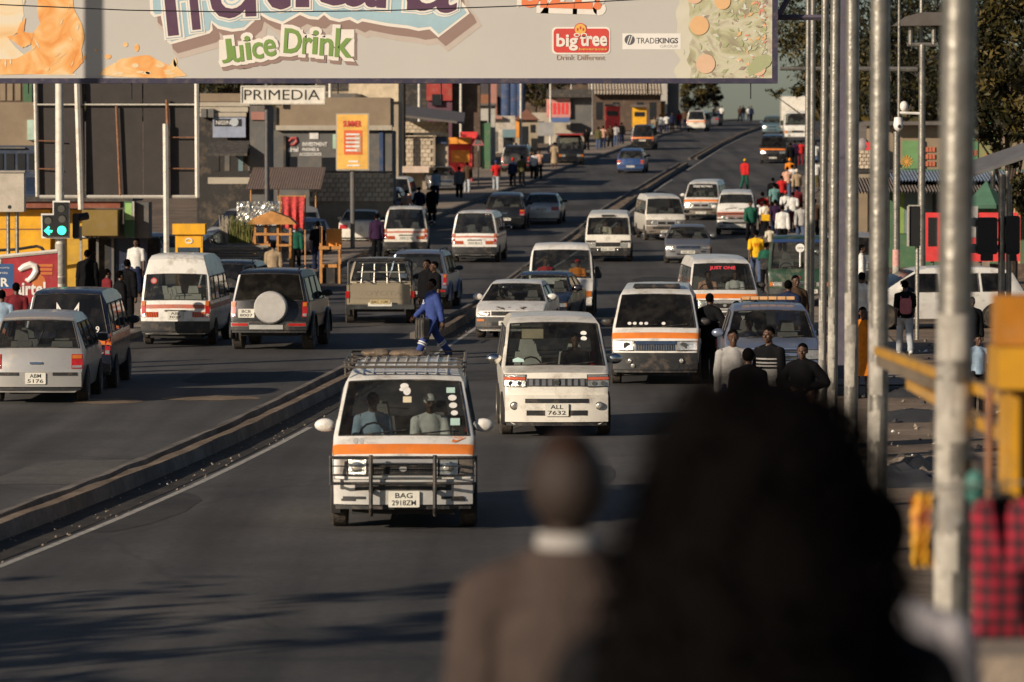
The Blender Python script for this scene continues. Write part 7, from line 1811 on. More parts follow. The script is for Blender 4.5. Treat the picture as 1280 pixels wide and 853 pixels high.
for i in range(26):
    mb = MB(); z = .05 + (i // 5) * .085; mb.tube([(-.75 + r.uniform(-.15, .1), -.1 + (i % 5) * .14, z), (.75 + r.uniform(-.1, .4), -.1 + (i % 5) * .14 + r.uniform(-.06, .06), z + r.uniform(-.02, .02))], r.uniform(.03, .045), 6); mb.build('plank', M_PAPER[1] if i % 2 else mat('timber_grey', (.26, .22, .18), .9, var=.3), g)
mb = MB(); r = random.Random(12); a = W4(296, 252, 352, 282, 150)
nx, nz = 26, 10; vs = [(a[0] + (a[1] - a[0]) * i / nx, 150 + r.uniform(-.07, .07), a[2] + (a[3] - a[2]) * j / nz) for j in range(nz + 1) for i in range(nx + 1)]
mb.add(vs, [(j * (nx + 1) + i, j * (nx + 1) + i + 1, (j + 1) * (nx + 1) + i + 1, (j + 1) * (nx + 1) + i) for j in range(nz) for i in range(nx)], 0, False)
o = mb.build('foil_sheet', mat('foil_silver', (.75, .73, .68), .28, .9)); props(o, 'crinkled silver foil sheets leaning on a parked van', 'sheet')

# ---- right side: painted building, red sign, trees
Y = 158
g = B('painted_building', 'green painted two storey shop with orange suns and blue awning', 'building', 1170, Y)
fbox(g, 'wall', (1085, 212, 1300, 330), Y, M_GREENW, .02, 7, True); fbox(g, 'upper_wall', (1100, 156, 1300, 212), Y + .4, M_TANW, .02, 6); fbox(g, 'green_panel', (1128, 176, 1155, 211), Y + .3, mat('wall_leaf_green', (.13, .26, .10), .8, dirt=.3), .02, .3); fbox(g, 'green_panel', (1203, 150, 1222, 211), Y + .3, mat('wall_leaf_green2', (.10, .25, .12), .8, dirt=.3), .02, .3); fbox(g, 'teal_edge', (1200, 147, 1240, 156), Y, mat('edge_green', (.06, .25, .13), .7), .05, .3); fbox(g, 'olive_panel', (1224, 170, 1248, 211), Y + .3, mat('wall_moss', (.22, .22, .09), .8, dirt=.3), .02, .3)
def sun(px, py):
    mb = MB(); v = at(px, py, Y); c = Vector((v.x, Y + .26, v.z))
    for k in range(12):
        a = k * math.pi / 6; p = Vector((math.cos(a), 0, math.sin(a))); q = Vector((-p.z, 0, p.x)); mb.poly([c + p * .10 + q * .025, c + p * .10 - q * .025, c + p * .23 - q * .015, c + p * .23 + q * .015])
    mb.disc(c, .09, n=12); wp(g, 'painted_sun', mb, mat('paint_sun', (.55, .27, .05), .7))
sun(1134, 202); sun(1237, 199)
for row, (z, n_) in enumerate(((184, 3), (193, 3), (202, 3))):
    for i in range(n_): fbox(g, 'red_lettering', (1157 + i * 4.2, z, 1160.2 + i * 4.2, z + 6), Y + .35, mat('paint_red_letters', (.50, .14, .07), .7), .03, .03)
for i in range(3): fbox(g, 'red_lettering', (1208 + i * 4.5, 188, 1211.5 + i * 4.5, 195), Y + .3, mat('paint_red_letters', (.50, .14, .07), .7), .04, .03)
mb = MB(); a = W4(1113, 212, 1300, 226, Y - 1); corr(mb, a[0], a[1], Y - 2.2, a[2], Y + .3, a[3], 46, .025); wp(g, 'blue_awning', mb, mat('awning_blue_grey', (.16, .21, .30), .55, .2, dirt=.3))
mb = MB(); a = W4(1068, 230, 1300, 240, Y - 1.5); corr(mb, a[0], a[1], Y - 3.2, a[2], Y - .4, a[3] + .2, 60, .05); wp(g, 'tiled_edge', mb, mat('tile_grey_brown', (.15, .125, .11), .8, dirt=.4))
fbox(g, 'teal_wall', (1130, 238, 1165, 292), Y, M_TEALW, .06, .1); fbox(g, 'doorway', (1166, 240, 1178, 300), Y, M_WIN, .06, .1); fbox(g, 'lime_strip', (1124, 238, 1130, 292), Y, mat('lime_dull', (.22, .32, .08), .8), .07, .1); fbox(g, 'brown_door', (1085, 244, 1110, 310), Y, M_BROWNW, .06, .1); fbox(g, 'pillar', (1070, 238, 1084, 300), Y - .6, M_TANW, .1, .3, True); fbox(g, 'tan_column', (1264, 215, 1275, 270), Y - 3, mat('column_peach', (.55, .33, .18), .8), .1, .3, True); fbox(g, 'dark_ledge', (1068, 212, 1118, 216), Y - .4, M_DARKW, .2, 1)
fbox(g, 'roof', (1095, 152, 1205, 156.5), Y - .3, M_ROOF, .2, 7); fbox(g, 'window', (1196, 196, 1201, 211), Y + .4, M_WIN, .05, .04)
g = thing('block_wall', 'block wall and water tank left of the painted building', 'wall', (xat(1080, Y), Y - .5, gz(Y)))
blocks(g, (1068, 188, 1092, 211), Y - .5, 4, 5, .3)
mb = MB(); v = at(1078, 183, Y); mb.ell((v.x, Y - .2, v.z), (.24, .24, .3), 12, 8); wp(g, 'dish', mb, mat('dish_grey', (.28, .24, .23), .6)); fbox(g, 'red_crate', (1082, 178, 1091, 188), Y - .3, M_SIGNR, .1, .3)
Y = 142
g = thing('signboard', 'long plain red signboard behind the seen-from-behind traffic light', 'sign', (xat(1215, Y), Y, gz(Y)))
fbox(g, 'panel', (1156, 266, 1275, 327), Y, M_SIGNR, .03, .06); fbox(g, 'grey_insert', (1204, 258, 1222, 297), Y, mat('insert_grey', (.38, .36, .33), .6), .06, .05)
for px in (1165, 1225, 1270): mb = MB(); x = xat(px, Y); mb.tube([(x, Y + .1, gz(Y) - .2), (x, Y + .1, at(px, 266, Y).z)], .05, 8); wp(g, 'post', mb, M_GREYW)
fbox(g, 'dark_gap', (1160, 272, 1171, 308), Y, M_SIGB, .05, .03)
g = thing('parasol', 'faded green market parasol before the painted building', 'parasol', (xat(1236, 150), 150, gz(150)))
mb = MB(); a = W4(1204, 226, 1262, 256, 150); c = Vector(((a[0] + a[1]) / 2, 150, a[3])); n_ = 8
ring = [Vector((c.x + (a[1] - a[0]) / 2 * math.cos(k * 6.2832 / n_ + .3), 150 + 1.0 * math.sin(k * 6.2832 / n_ + .3), a[2])) for k in range(n_)]
for k in range(n_): mb.add([c, ring[k], ring[(k + 1) % n_]], [(0, 1, 2)], k % 2)
mb.add([p - Vector((0, 0, .12)) for p in ring] + ring, [(k, (k + 1) % n_, n_ + (k + 1) % n_, n_ + k) for k in range(n_)], 0); wp(g, 'canopy', mb, [mat('parasol_green', (.05, .12, .075), .8), mat('parasol_green_b', (.07, .16, .10), .8)]); mb = MB(); mb.tube([(c.x, 150, gz(150)), (c.x, 150, c.z)], .03, 6); wp(g, 'pole', mb, M_GREYW)
g = thing('low_wall', 'brown wall below the red signboard with a stone end', 'wall', (xat(1240, 150), 150, gz(150)))
fbox(g, 'wall', (1236, 330, 1310, 372), 148, M_BROWNW, .02, .4, True); fbox(g, 'stone_end', (1212, 326, 1237, 350), 147.6, M_STONE, .02, .5, True)

# ---- yellow steel footbridge stair
g = thing('steel_stair', 'yellow steel footbridge stair with slanting handrails', 'stair', (at(1265, 600, 18).x, 18, 0))
def beam(pa, Ya, pb, Yb, w, h, m, nm):
    a, b_ = at(*pa, Ya), at(*pb, Yb); d = (b_ - a).normalized(); s_ = Vector((0, 0, 1)).cross(d).normalized() * w / 2; u = d.cross(s_.normalized()) * h / 2
    if u.z < 0: u = -u
    mb = MB(); vs = [p + x + y for p in (a, b_) for x, y in ((-s_, -u), (s_, -u), (s_, u), (-s_, u))]
    mb.add(vs, [(0, 1, 2, 3), (7, 6, 5, 4), (0, 4, 5, 1), (1, 5, 6, 2), (2, 6, 7, 3), (3, 7, 4, 0)]); wp(g, nm, mb, m)
beam((1098, 438), 26, (1268, 502), 17.5, .05, .045, M_STEELY, 'handrail'); beam((1100, 447), 26, (1180, 478), 22, .04, .10, mat('rail_shade_board', (.16, .12, .08), .8), 'rail_inner_face'); beam((1138, 480), 24.5, (1272, 552), 17.3, .05, .05, M_STEELY, 'handrail'); beam((1170, 530), 22, (1285, 650), 16.5, .05, .06, mat('stair_dark', (.06, .045, .035), .7), 'stringer')  # dark board under the upper handrail paints in its shaded inner face
for (px, ya, yb) in ((1237, 478, 700), (1254, 500, 640)):
    mb = MB(); a = at(px, ya, 17.9); mb.tube([(a.x, 17.9, at(px, yb, 17.9).z), a], .018, 6); wp(g, 'baluster', mb, M_RUST if px < 1240 else M_STEELY)
mb = MB(); a = W4(1250, 370, 1310, 432, 17); mb.box(a[0], a[1] + .3, 17, 17.3, a[2], a[3]); wp(g, 'upper_plate', mb, mat('steel_yellow_shaded', (.40, .155, .008), .5, dirt=.3))  # darker orange paints in the shade on the upper part of the yellow block
mb = MB(); a = W4(1249, 436, 1310, 487, 16.8); mb.box(a[0], a[1] + .3, 16.8, 17.2, a[2], a[3], ty=.03); wp(g, 'box_beam', mb, M_STEELY)
mb = MB(); a = W4(1272, 486, 1310, 625, 17); mb.box(a[0], a[1] + .3, 17, 17.2, 0, a[3]); wp(g, 'post', mb, M_STEELY)
mb = MB(); a = W4(1271, 486, 1274, 625, 16.9); mb.box(a[0] - .02, a[1], 16.9, 17.3, 0, a[3]); wp(g, 'post_flange', mb, M_STEELY)
mb = MB(); a = W4(1243, 432, 1250, 490, 17.1); mb.box(a[0], a[1], 17.1, 17.4, a[2], a[3]); wp(g, 'side_plate', mb, mat('plate_brown', (.16, .10, .06), .7))
# ---- garments hung for sale
def plaid():
    m = bpy.data.materials.new('cloth_plaid'); m.use_nodes = True; n = m.node_tree.nodes; L = m.node_tree.links; b = n['Principled BSDF']; b.inputs['Roughness'].default_value = .9
    tc = n.new('ShaderNodeTexCoord'); sx = n.new('ShaderNodeSeparateXYZ'); L.new(tc.outputs['Object'], sx.inputs[0]); v = []
    for ax in (0, 2):
        a = n.new('ShaderNodeMath'); a.operation = 'MULTIPLY'; a.inputs[1].default_value = 21.0; L.new(sx.outputs[ax], a.inputs[0])
        f = n.new('ShaderNodeMath'); f.operation = 'FRACT'; L.new(a.outputs[0], f.inputs[0]); g_ = n.new('ShaderNodeMath'); g_.operation = 'GREATER_THAN'; g_.inputs[1].default_value = .5; L.new(f.outputs[0], g_.inputs[0]); v.append(g_)
    s_ = n.new('ShaderNodeMath'); s_.operation = 'ADD'; L.new(v[0].outputs[0], s_.inputs[0]); L.new(v[1].outputs[0], s_.inputs[1]); h = n.new('ShaderNodeMath'); h.operation = 'MULTIPLY'; h.inputs[1].default_value = .5; L.new(s_.outputs[0], h.inputs[0])
    r = n.new('ShaderNodeValToRGB'); r.color_ramp.interpolation = 'CONSTANT'; e = r.color_ramp.elements; e[0].color = (.33, .008, .028, 1); e[1].position = .9; e[1].color = (.012, .008, .01, 1); k = e.new(.4); k.color = (.10, .006, .014, 1); L.new(h.outputs[0], r.inputs[0]); L.new(r.outputs[0], b.inputs['Base Color']); return m
Yg = 13.4
def pg(px, py, d=0): v = at(px, py, Yg); return Vector((v.x, Yg + d, v.z))
g = thing('hanging_shirt', 'red and black plaid shirt hung on a hanger at the right edge', 'shirt', pg(1252, 620))
outl = [(1216, 642), (1222, 630), (1236, 622), (1247, 640), (1251, 660), (1262, 632), (1278, 622), (1296, 634), (1312, 680), (1300, 700), (1292, 690), (1290, 812), (1218, 806), (1219, 720), (1214, 700)]
mb = MB(); c = pg(1254, 720)
fr_ = [pg(*p, -.02) + Vector((0, -.02 * math.sin(i), 0)) for i, p in enumerate(outl)]; bk = [pg(*p, .05) for p in outl]
n_ = len(outl); mid = [c + (p - c) * .5 + Vector((0, -.05, 0)) for p in fr_]
mb.add(fr_ + mid + [c + Vector((0, -.06, 0))], [(i, (i + 1) % n_, n_ + (i + 1) % n_, n_ + i) for i in range(n_)] + [(n_ + i, n_ + (i + 1) % n_, 2 * n_) for i in range(n_)], 0, True)
mb.add(fr_ + bk, [(i, n_ + i, n_ + (i + 1) % n_, (i + 1) % n_) for i in range(n_)] + [list(range(n_, 2 * n_))], 0); wp(g, 'cloth', mb, plaid())
mb = MB(); mb.tube([pg(1226, 628), pg(1252, 616), pg(1286, 628)], .008, 6); mb.tube([pg(1252, 616), pg(1254, 606), pg(1258, 600)], .005, 5); wp(g, 'hanger', mb, M_BLACK)
mb = MB(); mb.poly([pg(*p, .03) for p in ((1238, 614), (1268, 616), (1264, 650), (1251, 666), (1246, 642))]); wp(g, 'collar_lining', mb, cloth('black'))
mb = MB(); mb.poly([pg(*p, -.0) for p in ((1216, 806), (1292, 812), (1290, 828), (1218, 824))]); wp(g, 'hem_band', mb, cloth('black'))
g = thing('hanging_shirt', 'yellow garment with purple print hung left of the thickest pole', 'shirt', at(1160, 640, 14.5))
mb = MB(); vs = []; nx, nz = 8, 10
for j in range(nz + 1):
    for i in range(nx + 1): v = at(1143 + 24 * i / nx - 3 * (j % 2), 618 + 90 * j / nz, 14.5); vs.append((v.x, 14.5 + .03 * math.sin(i * 1.6 + j * .4), v.z))
fs = [(j * (nx + 1) + i, (j + 1) * (nx + 1) + i, (j + 1) * (nx + 1) + i + 1, j * (nx + 1) + i + 1) for j in range(nz) for i in range(nx)]
mb.add(vs, fs, 0, True); mb.add([(x, y + .03, z) for x, y, z in vs], [f[::-1] for f in fs], 0, True); wp(g, 'cloth', mb, noise_print('cloth_yellow_purple', [(.70, .36, .02), (.72, .38, .03), (.70, .30, .05), (.30, .05, .16)], 9, .5))
g = thing('clothes_rail', 'thin steel rail carrying the hanging garments by the stair', 'rail', (at(1215, 600, 13.9).x, 13.9, 2))
mb = MB(); mb.tube([at(1140, 611, 14.5), at(1340, 600, 13.4)], .005, 6); wp(g, 'bar', mb, M_GALV); mb = MB(); a = at(1340, 600, 13.4); mb.tube([(a.x, a.y, 0), a], .018, 6); wp(g, 'post', mb, M_GALV)
g = thing('stone_plinth', 'rough stone plinth below the plaid shirt', 'plinth', (at(1260, 840, 12.8).x, 12.8, 0)); mb = MB(); a = W4(1214, 822, 1330, 860, 12.8); mb.box(a[0], a[1] + .5, 12.8, 13.3, 0, a[3], tx=.02, ty=.02); wp(g, 'stone', mb, M_STONE)
g = thing('hanging_bag', 'small teal bag hanging beside the thickest pole', 'bag', at(1219, 610, 14.2)); mb = MB(); mb.ell(at(1219, 609, 14.2), (.035, .03, .055), 12, 8); wp(g, 'pouch', mb, mat('bag_teal', (.05, .16, .13), .6)); mb = MB(); mb.tube([at(1214, 596, 14.2), at(1218, 586, 14.2), at(1224, 596, 14.2)], .004, 5); wp(g, 'strap', mb, M_BLACK)
# landing under the viewpoint, it carries the people in front
g = thing('footbridge_landing', 'concrete footbridge landing carrying the nearest onlookers', 'landing', (0, 4, 0)); mb = MB(); mb.box(-5.2, 3.2, -6, 11.6, 1.86, 2.0); wp(g, 'slab', mb, M_PAVE)
mb = MB(); mb.box(.05, .95, 5.1, 6.2, 2.0, 2.18); wp(g, 'step', mb, M_PAVE)
for (x, y) in ((-4.8, 10.8), (2.8, 10.8), (-4.8, -5), (2.8, -5)): mb = MB(); mb.box(x - .15, x + .15, y - .15, y + .15, -.1, 1.86); wp(g, 'pier', mb, M_KERB)

# ---- rubble slabs and sheets on the dirt at the right
for (lb, px, py, w, d, m_, a) in (('torn tarpaulin lying on the dirt by the steel poles', 1118, 600, 1.2, 2.6, M_LITD, .3), ('pale broken slab leaning on the dirt heap', 1140, 585, .75, 1.1, M_STONE, -.4), ('dark sacking heaped on the dirt near the handrail', 1150, 525, 1.7, 1.2, M_LITD, .1), ('dark cloth pile on the ground behind the handrail', 1140, 495, 1.8, 1.0, M_LITD, 0)):
    p = hit(px, py); mb = MB(); nx = 9; vs = []
    for j in range(nx + 1):
        for i in range(nx + 1):
            u, v = i / nx - .5, j / nx - .5; e = max(abs(u), abs(v)) * 2; q = Vector((u * w, v * d, 0)); q.rotate(Matrix.Rotation(a, 3, 'Z'))
            vs.append((p.x + q.x + .08 * noise.noise((i, j, px)), p.y + q.y + .08 * noise.noise((j, i, px)), p.z + (1 - e ** 3) * (.16 + .14 * noise.noise((i * .7, j * .7, px))) - .01))
    mb.add(vs, [(j * (nx + 1) + i, j * (nx + 1) + i + 1, (j + 1) * (nx + 1) + i + 1, (j + 1) * (nx + 1) + i) for j in range(nx) for i in range(nx)], 0, m_ is not M_STONE)
    o = mb.build('tarpaulin' if m_ is M_LITD else 'broken_slab', m_); props(o, lb, 'tarpaulin' if m_ is M_LITD else 'slab')

# ---- trees
M_BARK = mat('bark', (.07, .05, .036), .9, var=.3, vs=5, bump=.8, bs=15)
LEAF = [mat('leaf_%d' % i, c, .6, var=.25, vs=.8, spec=.3) for i, c in enumerate(((.020, .019, .006), (.048, .040, .009), (.012, .012, .005), (.085, .062, .014)))]
def tree(label, base, top_z, blobs, leaf=.16, n=5000, seed=1, trunk=.16, name='tree', lm=(0, 1, 2, 3), limbs=7, group='trees standing behind the road'):
    r = np.random.RandomState(seed); g = thing(name, label, 'tree', base, 0, group); b = Vector(base)
    mb = MB(); cz = np.mean([q[0][2] for q in blobs]); cx = np.mean([q[0][0] for q in blobs]) ; cy = np.mean([q[0][1] for q in blobs])
    fork = b.lerp(Vector((cx, cy, cz)), .45)
    mb.tube([b - Vector((0, 0, .3)), b + (fork - b) * .5 + Vector((.06, 0, 0)), fork, Vector((cx, cy, cz))], [trunk * 1.2, trunk, trunk * .8, trunk * .3], 10)
    for i in range(limbs):
        q = blobs[i % len(blobs)]; e = Vector(q[0]) + Vector(r.uniform(-.6, .6, 3)) * q[1][0]
        s_ = b.lerp(fork, .8).lerp(Vector((cx, cy, cz)), r.uniform(0, .5)); mid = s_.lerp(e, .5) + Vector((0, 0, .3)); mb.tube([s_, mid, e], [trunk * .4, trunk * .25, trunk * .08], 6)
    mb.build('trunk', M_BARK, g, loc=-b)
    tot = sum(q[1][0] * q[1][2] for q in blobs); V = []; Fc = []; Mi = []
    for q in blobs:
        k = int(n * q[1][0] * q[1][2] / tot); nc = max(8, k // 65)
        d = r.normal(size=(nc, 3)); d /= np.linalg.norm(d, axis=1)[:, None]; rad = r.uniform(.35, 1.0, nc) ** .5
        cc = np.array(q[0]) + d * rad[:, None] * np.array(q[1])
        ci = r.randint(0, nc, k); cs = q[1][0] * .16
        P = cc[ci] + r.normal(size=(k, 3)) * cs * np.array([1, 1, .7])
        u = r.normal(size=(k, 3)); u /= np.linalg.norm(u, axis=1)[:, None]; w = np.cross(u, r.normal(size=(k, 3))); w /= np.linalg.norm(w, axis=1)[:, None]
        L = leaf * r.uniform(.6, 1.3, k)[:, None]
        quad = np.stack([P - u * L, P + w * L * .35, P + u * L, P - w * L * .35], 1).reshape(-1, 3)
        V.append(quad); cm = r.choice(lm, nc); mi = np.where(r.rand(k) < .75, cm[ci], r.choice(lm, k)); Mi.append(mi)
    V = np.concatenate(V) - np.array(b); Mi = np.concatenate(Mi); k = len(Mi)
    me = bpy.data.meshes.new('crown'); me.from_pydata(V.tolist(), [], np.arange(k * 4).reshape(-1, 4).tolist()); me.polygons.foreach_set('material_index', Mi.astype(int).tolist()); me.update()
    for m_ in LEAF: me.materials.append(m_)
    o = link('crown', me, None, g); o['kind'] = 'stuff'; return g
def tb(px, py, Y, rx, rz, ry=None): v = at(px, py, Y); s_ = Y / F; return ((v.x, Y, v.z), (rx * s_, (ry or rx) * s_, rz * s_))
def base(px, Y): return (xat(px, Y), Y, gz(Y))
tree('broad dark tree overhanging the right of the crest', base(1050, 205), 0, [tb(1008, 100, 205, 26, 20), tb(1040, 60, 205, 70, 60), tb(1010, 10, 205, 60, 60), tb(1090, 30, 208, 70, 70), tb(968, 112, 205, 14, 7)], .14, 9000, 1)
tree('dark tree above the block wall and water tank', base(1112, 196), 0, [tb(1105, 90, 196, 55, 58), tb(1150, 60, 198, 60, 70), tb(1120, 10, 200, 80, 60)], .14, 8000, 2, lm=(0, 2, 2, 1))
tree('olive green tree with drooping sprays at the right edge', base(1262, 124), 0, [tb(1262, 40, 124, 60, 70), tb(1275, 110, 122, 50, 50), tb(1240, 150, 122, 36, 26), tb(1270, 180, 122, 26, 24), tb(1285, 250, 121, 26, 34), tb(1225, 90, 124, 36, 40)], .13, 11000, 3, lm=(1, 0, 3, 0), limbs=10)
tree('dense tree filling the gap behind the olive green tree', base(1230, 185), 0, [tb(1210, 60, 185, 70, 90), tb(1270, 60, 186, 60, 90)], .15, 7000, 4, lm=(2, 0, 2, 0))
tree('dusty tree between the silos and the pink signboard', base(668, 365), 0, [tb(672, 118, 365, 24, 22), tb(690, 104, 366, 22, 20), tb(650, 100, 366, 20, 20)], .2, 3500, 5, lm=(0, 3, 2, 1))
tree('scrubby grey tree left of the crest', base(850, 440), 0, [tb(846, 122, 440, 20, 20), tb(870, 118, 442, 20, 26), tb(888, 124, 444, 12, 20)], .2, 3600, 6, lm=(3, 0, 3, 2))
tree('thin tree above the cream minibus on the crest', base(895, 470), 0, [tb(888, 108, 470, 14, 16), tb(897, 122, 472, 7, 12)], .2, 1200, 7, lm=(3, 0), trunk=.1)
tree('dark tree behind the brown hall towards the crest', base(790, 450), 0, [tb(770, 98, 450, 40, 22), tb(812, 100, 452, 26, 18)], .22, 3000, 8, lm=(2, 0))
tree('tree behind the beige block and the billboard', base(330, 250), 0, [tb(300, 96, 250, 60, 26), tb(360, 92, 252, 50, 22)], .2, 3000, 9, lm=(2, 0, 1))
# unseen trees added left of the viewpoint to throw broken shade on the near road
for i, (x, y, lb) in enumerate(((-19, 9, 'unseen shade tree added left of the viewpoint, nearest of three'), (-20, 19, 'unseen shade tree added left of the viewpoint, middle of three'), (-19, 29, 'unseen shade tree added left of the viewpoint, farthest of three'))):
    tree(lb, (x, y, 0), 0, [((x, y, 5.6), (3.6, 4.6, 2.4)), ((x + 1, y + 3, 4.4), (2.6, 3, 1.6)), ((x, y - 2, 7.2), (2.4, 3, 1.6))], .34, 1300, 40 + i, group='unseen trees added to shade the near road')
# far dim wood that closes the view between the buildings
def wood():
    r = np.random.RandomState(31); P = []
    for (a, b_, Yw, top) in ((-60, 800, 520, 74), (1010, 1420, 520, 70)):
        k = 6000; px = r.uniform(a, b_, k); y = Yw + r.uniform(-6, 30, k); t = r.rand(k)
        for i in range(k):
            v = at(px[i], top + 6 * noise.noise((px[i] * .05, 0, 1)), y[i]); P.append((v.x, y[i], gz(y[i]) + (v.z - gz(y[i])) * t[i]))
    P = np.array(P); k = len(P); u = r.normal(size=(k, 3)); u /= np.linalg.norm(u, axis=1)[:, None]; w = np.cross(u, r.normal(size=(k, 3))); w /= np.linalg.norm(w, axis=1)[:, None]
    V = np.stack([P - u * .9, P + w * .6, P + u * .9, P - w * .6], 1).reshape(-1, 3)
    me = bpy.data.meshes.new('wood'); me.from_pydata(V.tolist(), [], np.arange(k * 4).reshape(-1, 4).tolist()); me.polygons.foreach_set('material_index', r.choice([0, 1, 2, 3], k).tolist()); me.update()
    for m_ in LEAF: me.materials.append(m_)
    o = link('distant_wood', me); o['kind'] = 'stuff'
wood()

# ------------------------------------------------------------------ the people in the street
T = lambda c: ('tee', c)
Lg = lambda c: ('long', c)
J = lambda c: ('jacket', c)
TR = lambda c: ('trousers', c)
# near the pickup; dark clothes partly stand in for the deep shade here
SH_ = person('man in a pale long sleeved shirt standing left of the striped sweater', 916, Y=66, pose='stand', face=5, top=Lg('palegrey'), low=TR('navy'), h=1.78, eyes=True)
stp = person('man in a black sweater with white chest stripes over a pale shirt', 961, Y=66, pose='stand', face=-35, top=Lg('black'), low=TR('navy'), h=1.82, eyes=True)
mb = MB()
for k, z in enumerate((1.30, 1.245, 1.20)):
    for i in range(12):
        a0, a1 = (-math.pi / 2 + (i - 6) * .2, -math.pi / 2 + (i - 5) * .2); f_ = lambda a, zz: (.196 * math.cos(a), .143 * math.sin(a), zz)
        mb.add([f_(a0, z), f_(a1, z), f_(a1, z + .022), f_(a0, z + .022)], [(0, 1, 2, 3)], 0, True)
for i in range(12):
    a0, a1 = (-math.pi / 2 + (i - 6) * .2, -math.pi / 2 + (i - 5) * .2); f_ = lambda a, zz, q=0: ((.192 + q) * math.cos(a), (.140 + q) * math.sin(a), zz)
    mb.add([f_(a0, .93, .01), f_(a1, .93, .01), f_(a1, 1.17), f_(a0, 1.17)], [(0, 1, 2, 3)], 0, True)
mb.build('sweater_pattern', cloth('palegrey'), stp)
mb = MB(); etube(mb, [(0, .012, 1.455, .088, .078), (0, .012, 1.505, .064, .06)], 14); mb.build('collar', cloth('white'), stp)
person('boy in a dark hooded jacket with hands on hips before the pickup', 1003, Y=64, pose='akimbo', face=-15, top=J('black'), low=TR('black'), h=1.66, eyes=True)
person('person seen from behind with a dark head below the pale shirted man', 935, Y=60, pose='stand', face=180, top=J('black'), low=TR('black'), h=1.76)
person('child with a shaded face peering up beside the slim pole', 1014, Y=55, pose='stand', face=20, top=J('black'), low=TR('black'), h=1.50, eyes=True)
person('woman with thick dark hair and a pinkish wrap between two poles', 1066, Y=38, pose='stand', face=-10, top=T('lavender'), low=('skirt', 'brown'), hair=('long', None), h=1.50, eyes=True)
person('tall man in black leaning at the side of the black bumpered minibus', 887, Y=86, pose='akimbo', face=150, top=J('black'), low=TR('black'), h=1.70)
mb = MB(); 
person('man in a dark top facing left ahead of the pickup', 920, Y=89, pose='walk', face=-90, top=T('navy'), low=TR('black'), h=1.5)
person('short haired person in black right behind the pickup cab', 944, Y=89, pose='stand', face=170, top=T('black'), low=TR('black'), h=1.46)
person('man in a dark navy jacket standing before the green truck', 985, Y=91, pose='stand', face=160, top=J('navy'), low=TR('black'), h=1.80)
person('man in a brown patterned jacket facing away by the green truck', 994, Y=93, pose='stand', face=20, top=J('brown'), low=TR('black'), h=1.84)
GW = 'walkers crowding the right road edge'
def w(label, px, py, top, low=TR('black'), pose='walk', face=180, hair=('short', None), h=1.74, **k): return person(label, px, py, None, pose, face, top, low, hair, h, group=GW, **k)
yj = w('person in a yellow sports vest and jeans walking up the road edge', 945, 356, T('yellow'), TR('denim'), h=1.78)
mb = MB(); mb.text('10', (0, .150, 1.30), .14, .12, (-1, 0, 0), off=.02); mb.build('back_number', cloth('orange'), yj)
w('man in an open green jacket over a tan shirt coming down', 938, 304, J('green'), TR('black'), face=0, h=1.74, eyes=True)
rd = w('man in a red tee shirt with a white chest mark, walking up', 953, 292, T('red'), TR('black'), pose='walk2', h=1.78)
mb = MB(); mb.text('airtel', (0, .150, 1.33), .20, .06, (-1, 0, 0), off=.02); mb.build('back_print', cloth('white'), rd)
yb = w('woman in white with a yellow bag at her side', 956, 300, T('white'), ('skirt', 'black'), h=1.66)
mb = MB(); mb.rbox(-.22, .14, .10, .24, .84, 1.10, .04); mb.tube([(-.2, .15, 1.08), (-.1, .1, 1.45), (.12, .15, 1.08)], .015, 5); bg = mb.build('shoulder_bag', cloth('yellow')); bg.location = yb.location; bg.rotation_euler = yb.rotation_euler; props(bg, 'yellow shoulder bag carried by a woman in white', 'bag')
w('broad man in a white long sleeved shirt and black trousers, nearest of the white shirts', 978, 316, Lg('white'), TR('black'), pose='walk2', h=1.82, wide=1.1)
w('person in dark purple just ahead of the white shirted man', 969, 302, T('purple'), TR('navy'), h=1.76)
cs = w('person in white with a red cap and dark cross strap', 982, 287, T('white'), TR('denim'), hair=('cap', 'red'), h=1.76)
mb = MB(); mb.tube([(-.16, .10, 1.45), (0, .155, 1.25), (.16, .14, 1.05)], .018, 5); mb.build('cross_strap', M_BLACK, cs)
w('man in a grey teal shirt walking up behind the red tee shirt', 968, 276, T('teal'), TR('black'), h=1.78, wide=1.1)
w('person in black at the head of the grey teal shirted man', 966, 268, J('black'), TR('black'), h=1.80)
w('second white top next to the red cap with a bright red bag', 991, 290, T('white'), TR('maroon'), pose='walk2', h=1.74)
w('person in a grey coat with pale jeans beside the bright pole pair', 1001, 308, J('palegrey'), TR('denim'), h=1.76)
w('person in maroon just in front of the bright pole pair', 996, 280, J('maroon'), TR('black'), h=1.76)
w('person in red just beyond the man in black', 977, 262, T('red'), TR('black'), h=1.72)
w('person in an orange and white top carrying goods uphill', 984, 251, T('peach'), TR('denim'), pose='carry', h=1.76)
w('person in white next to the orange and white top', 990, 246, T('white'), TR('black'), h=1.76)
w('person in tan with a pale scarf hanging down', 996, 254, J('tan'), TR('navy'), h=1.78, hair=('scarf', 'cream'))
w('person with an orange headscarf high on the right edge', 987, 236, T('orange'), TR('black'), hair=('scarf', 'orange'), h=1.74)
w('person in dark clothes standing beside the black taxi van', 988, 214, J('black'), TR('black'), h=1.8)
w('second person in dark clothes beside the black taxi van', 993, 211, J('purple'), TR('black'), h=1.78, pose='stand')
w('person in crimson next to the black taxi van', 1001, 208, T('red'), TR('maroon'), h=1.7)
w('person in white glimpsed between the bright pole and the slim pole', 1019, 212, T('white'), TR('denim'), h=1.75)
w('second person in white lower between the bright pole and the slim pole', 1020, 238, T('white'), ('skirt', 'olive'), h=1.72)
w('person in brown between the bright pole and the slim pole', 1018, 300, J('brown'), TR('black'), h=1.74)
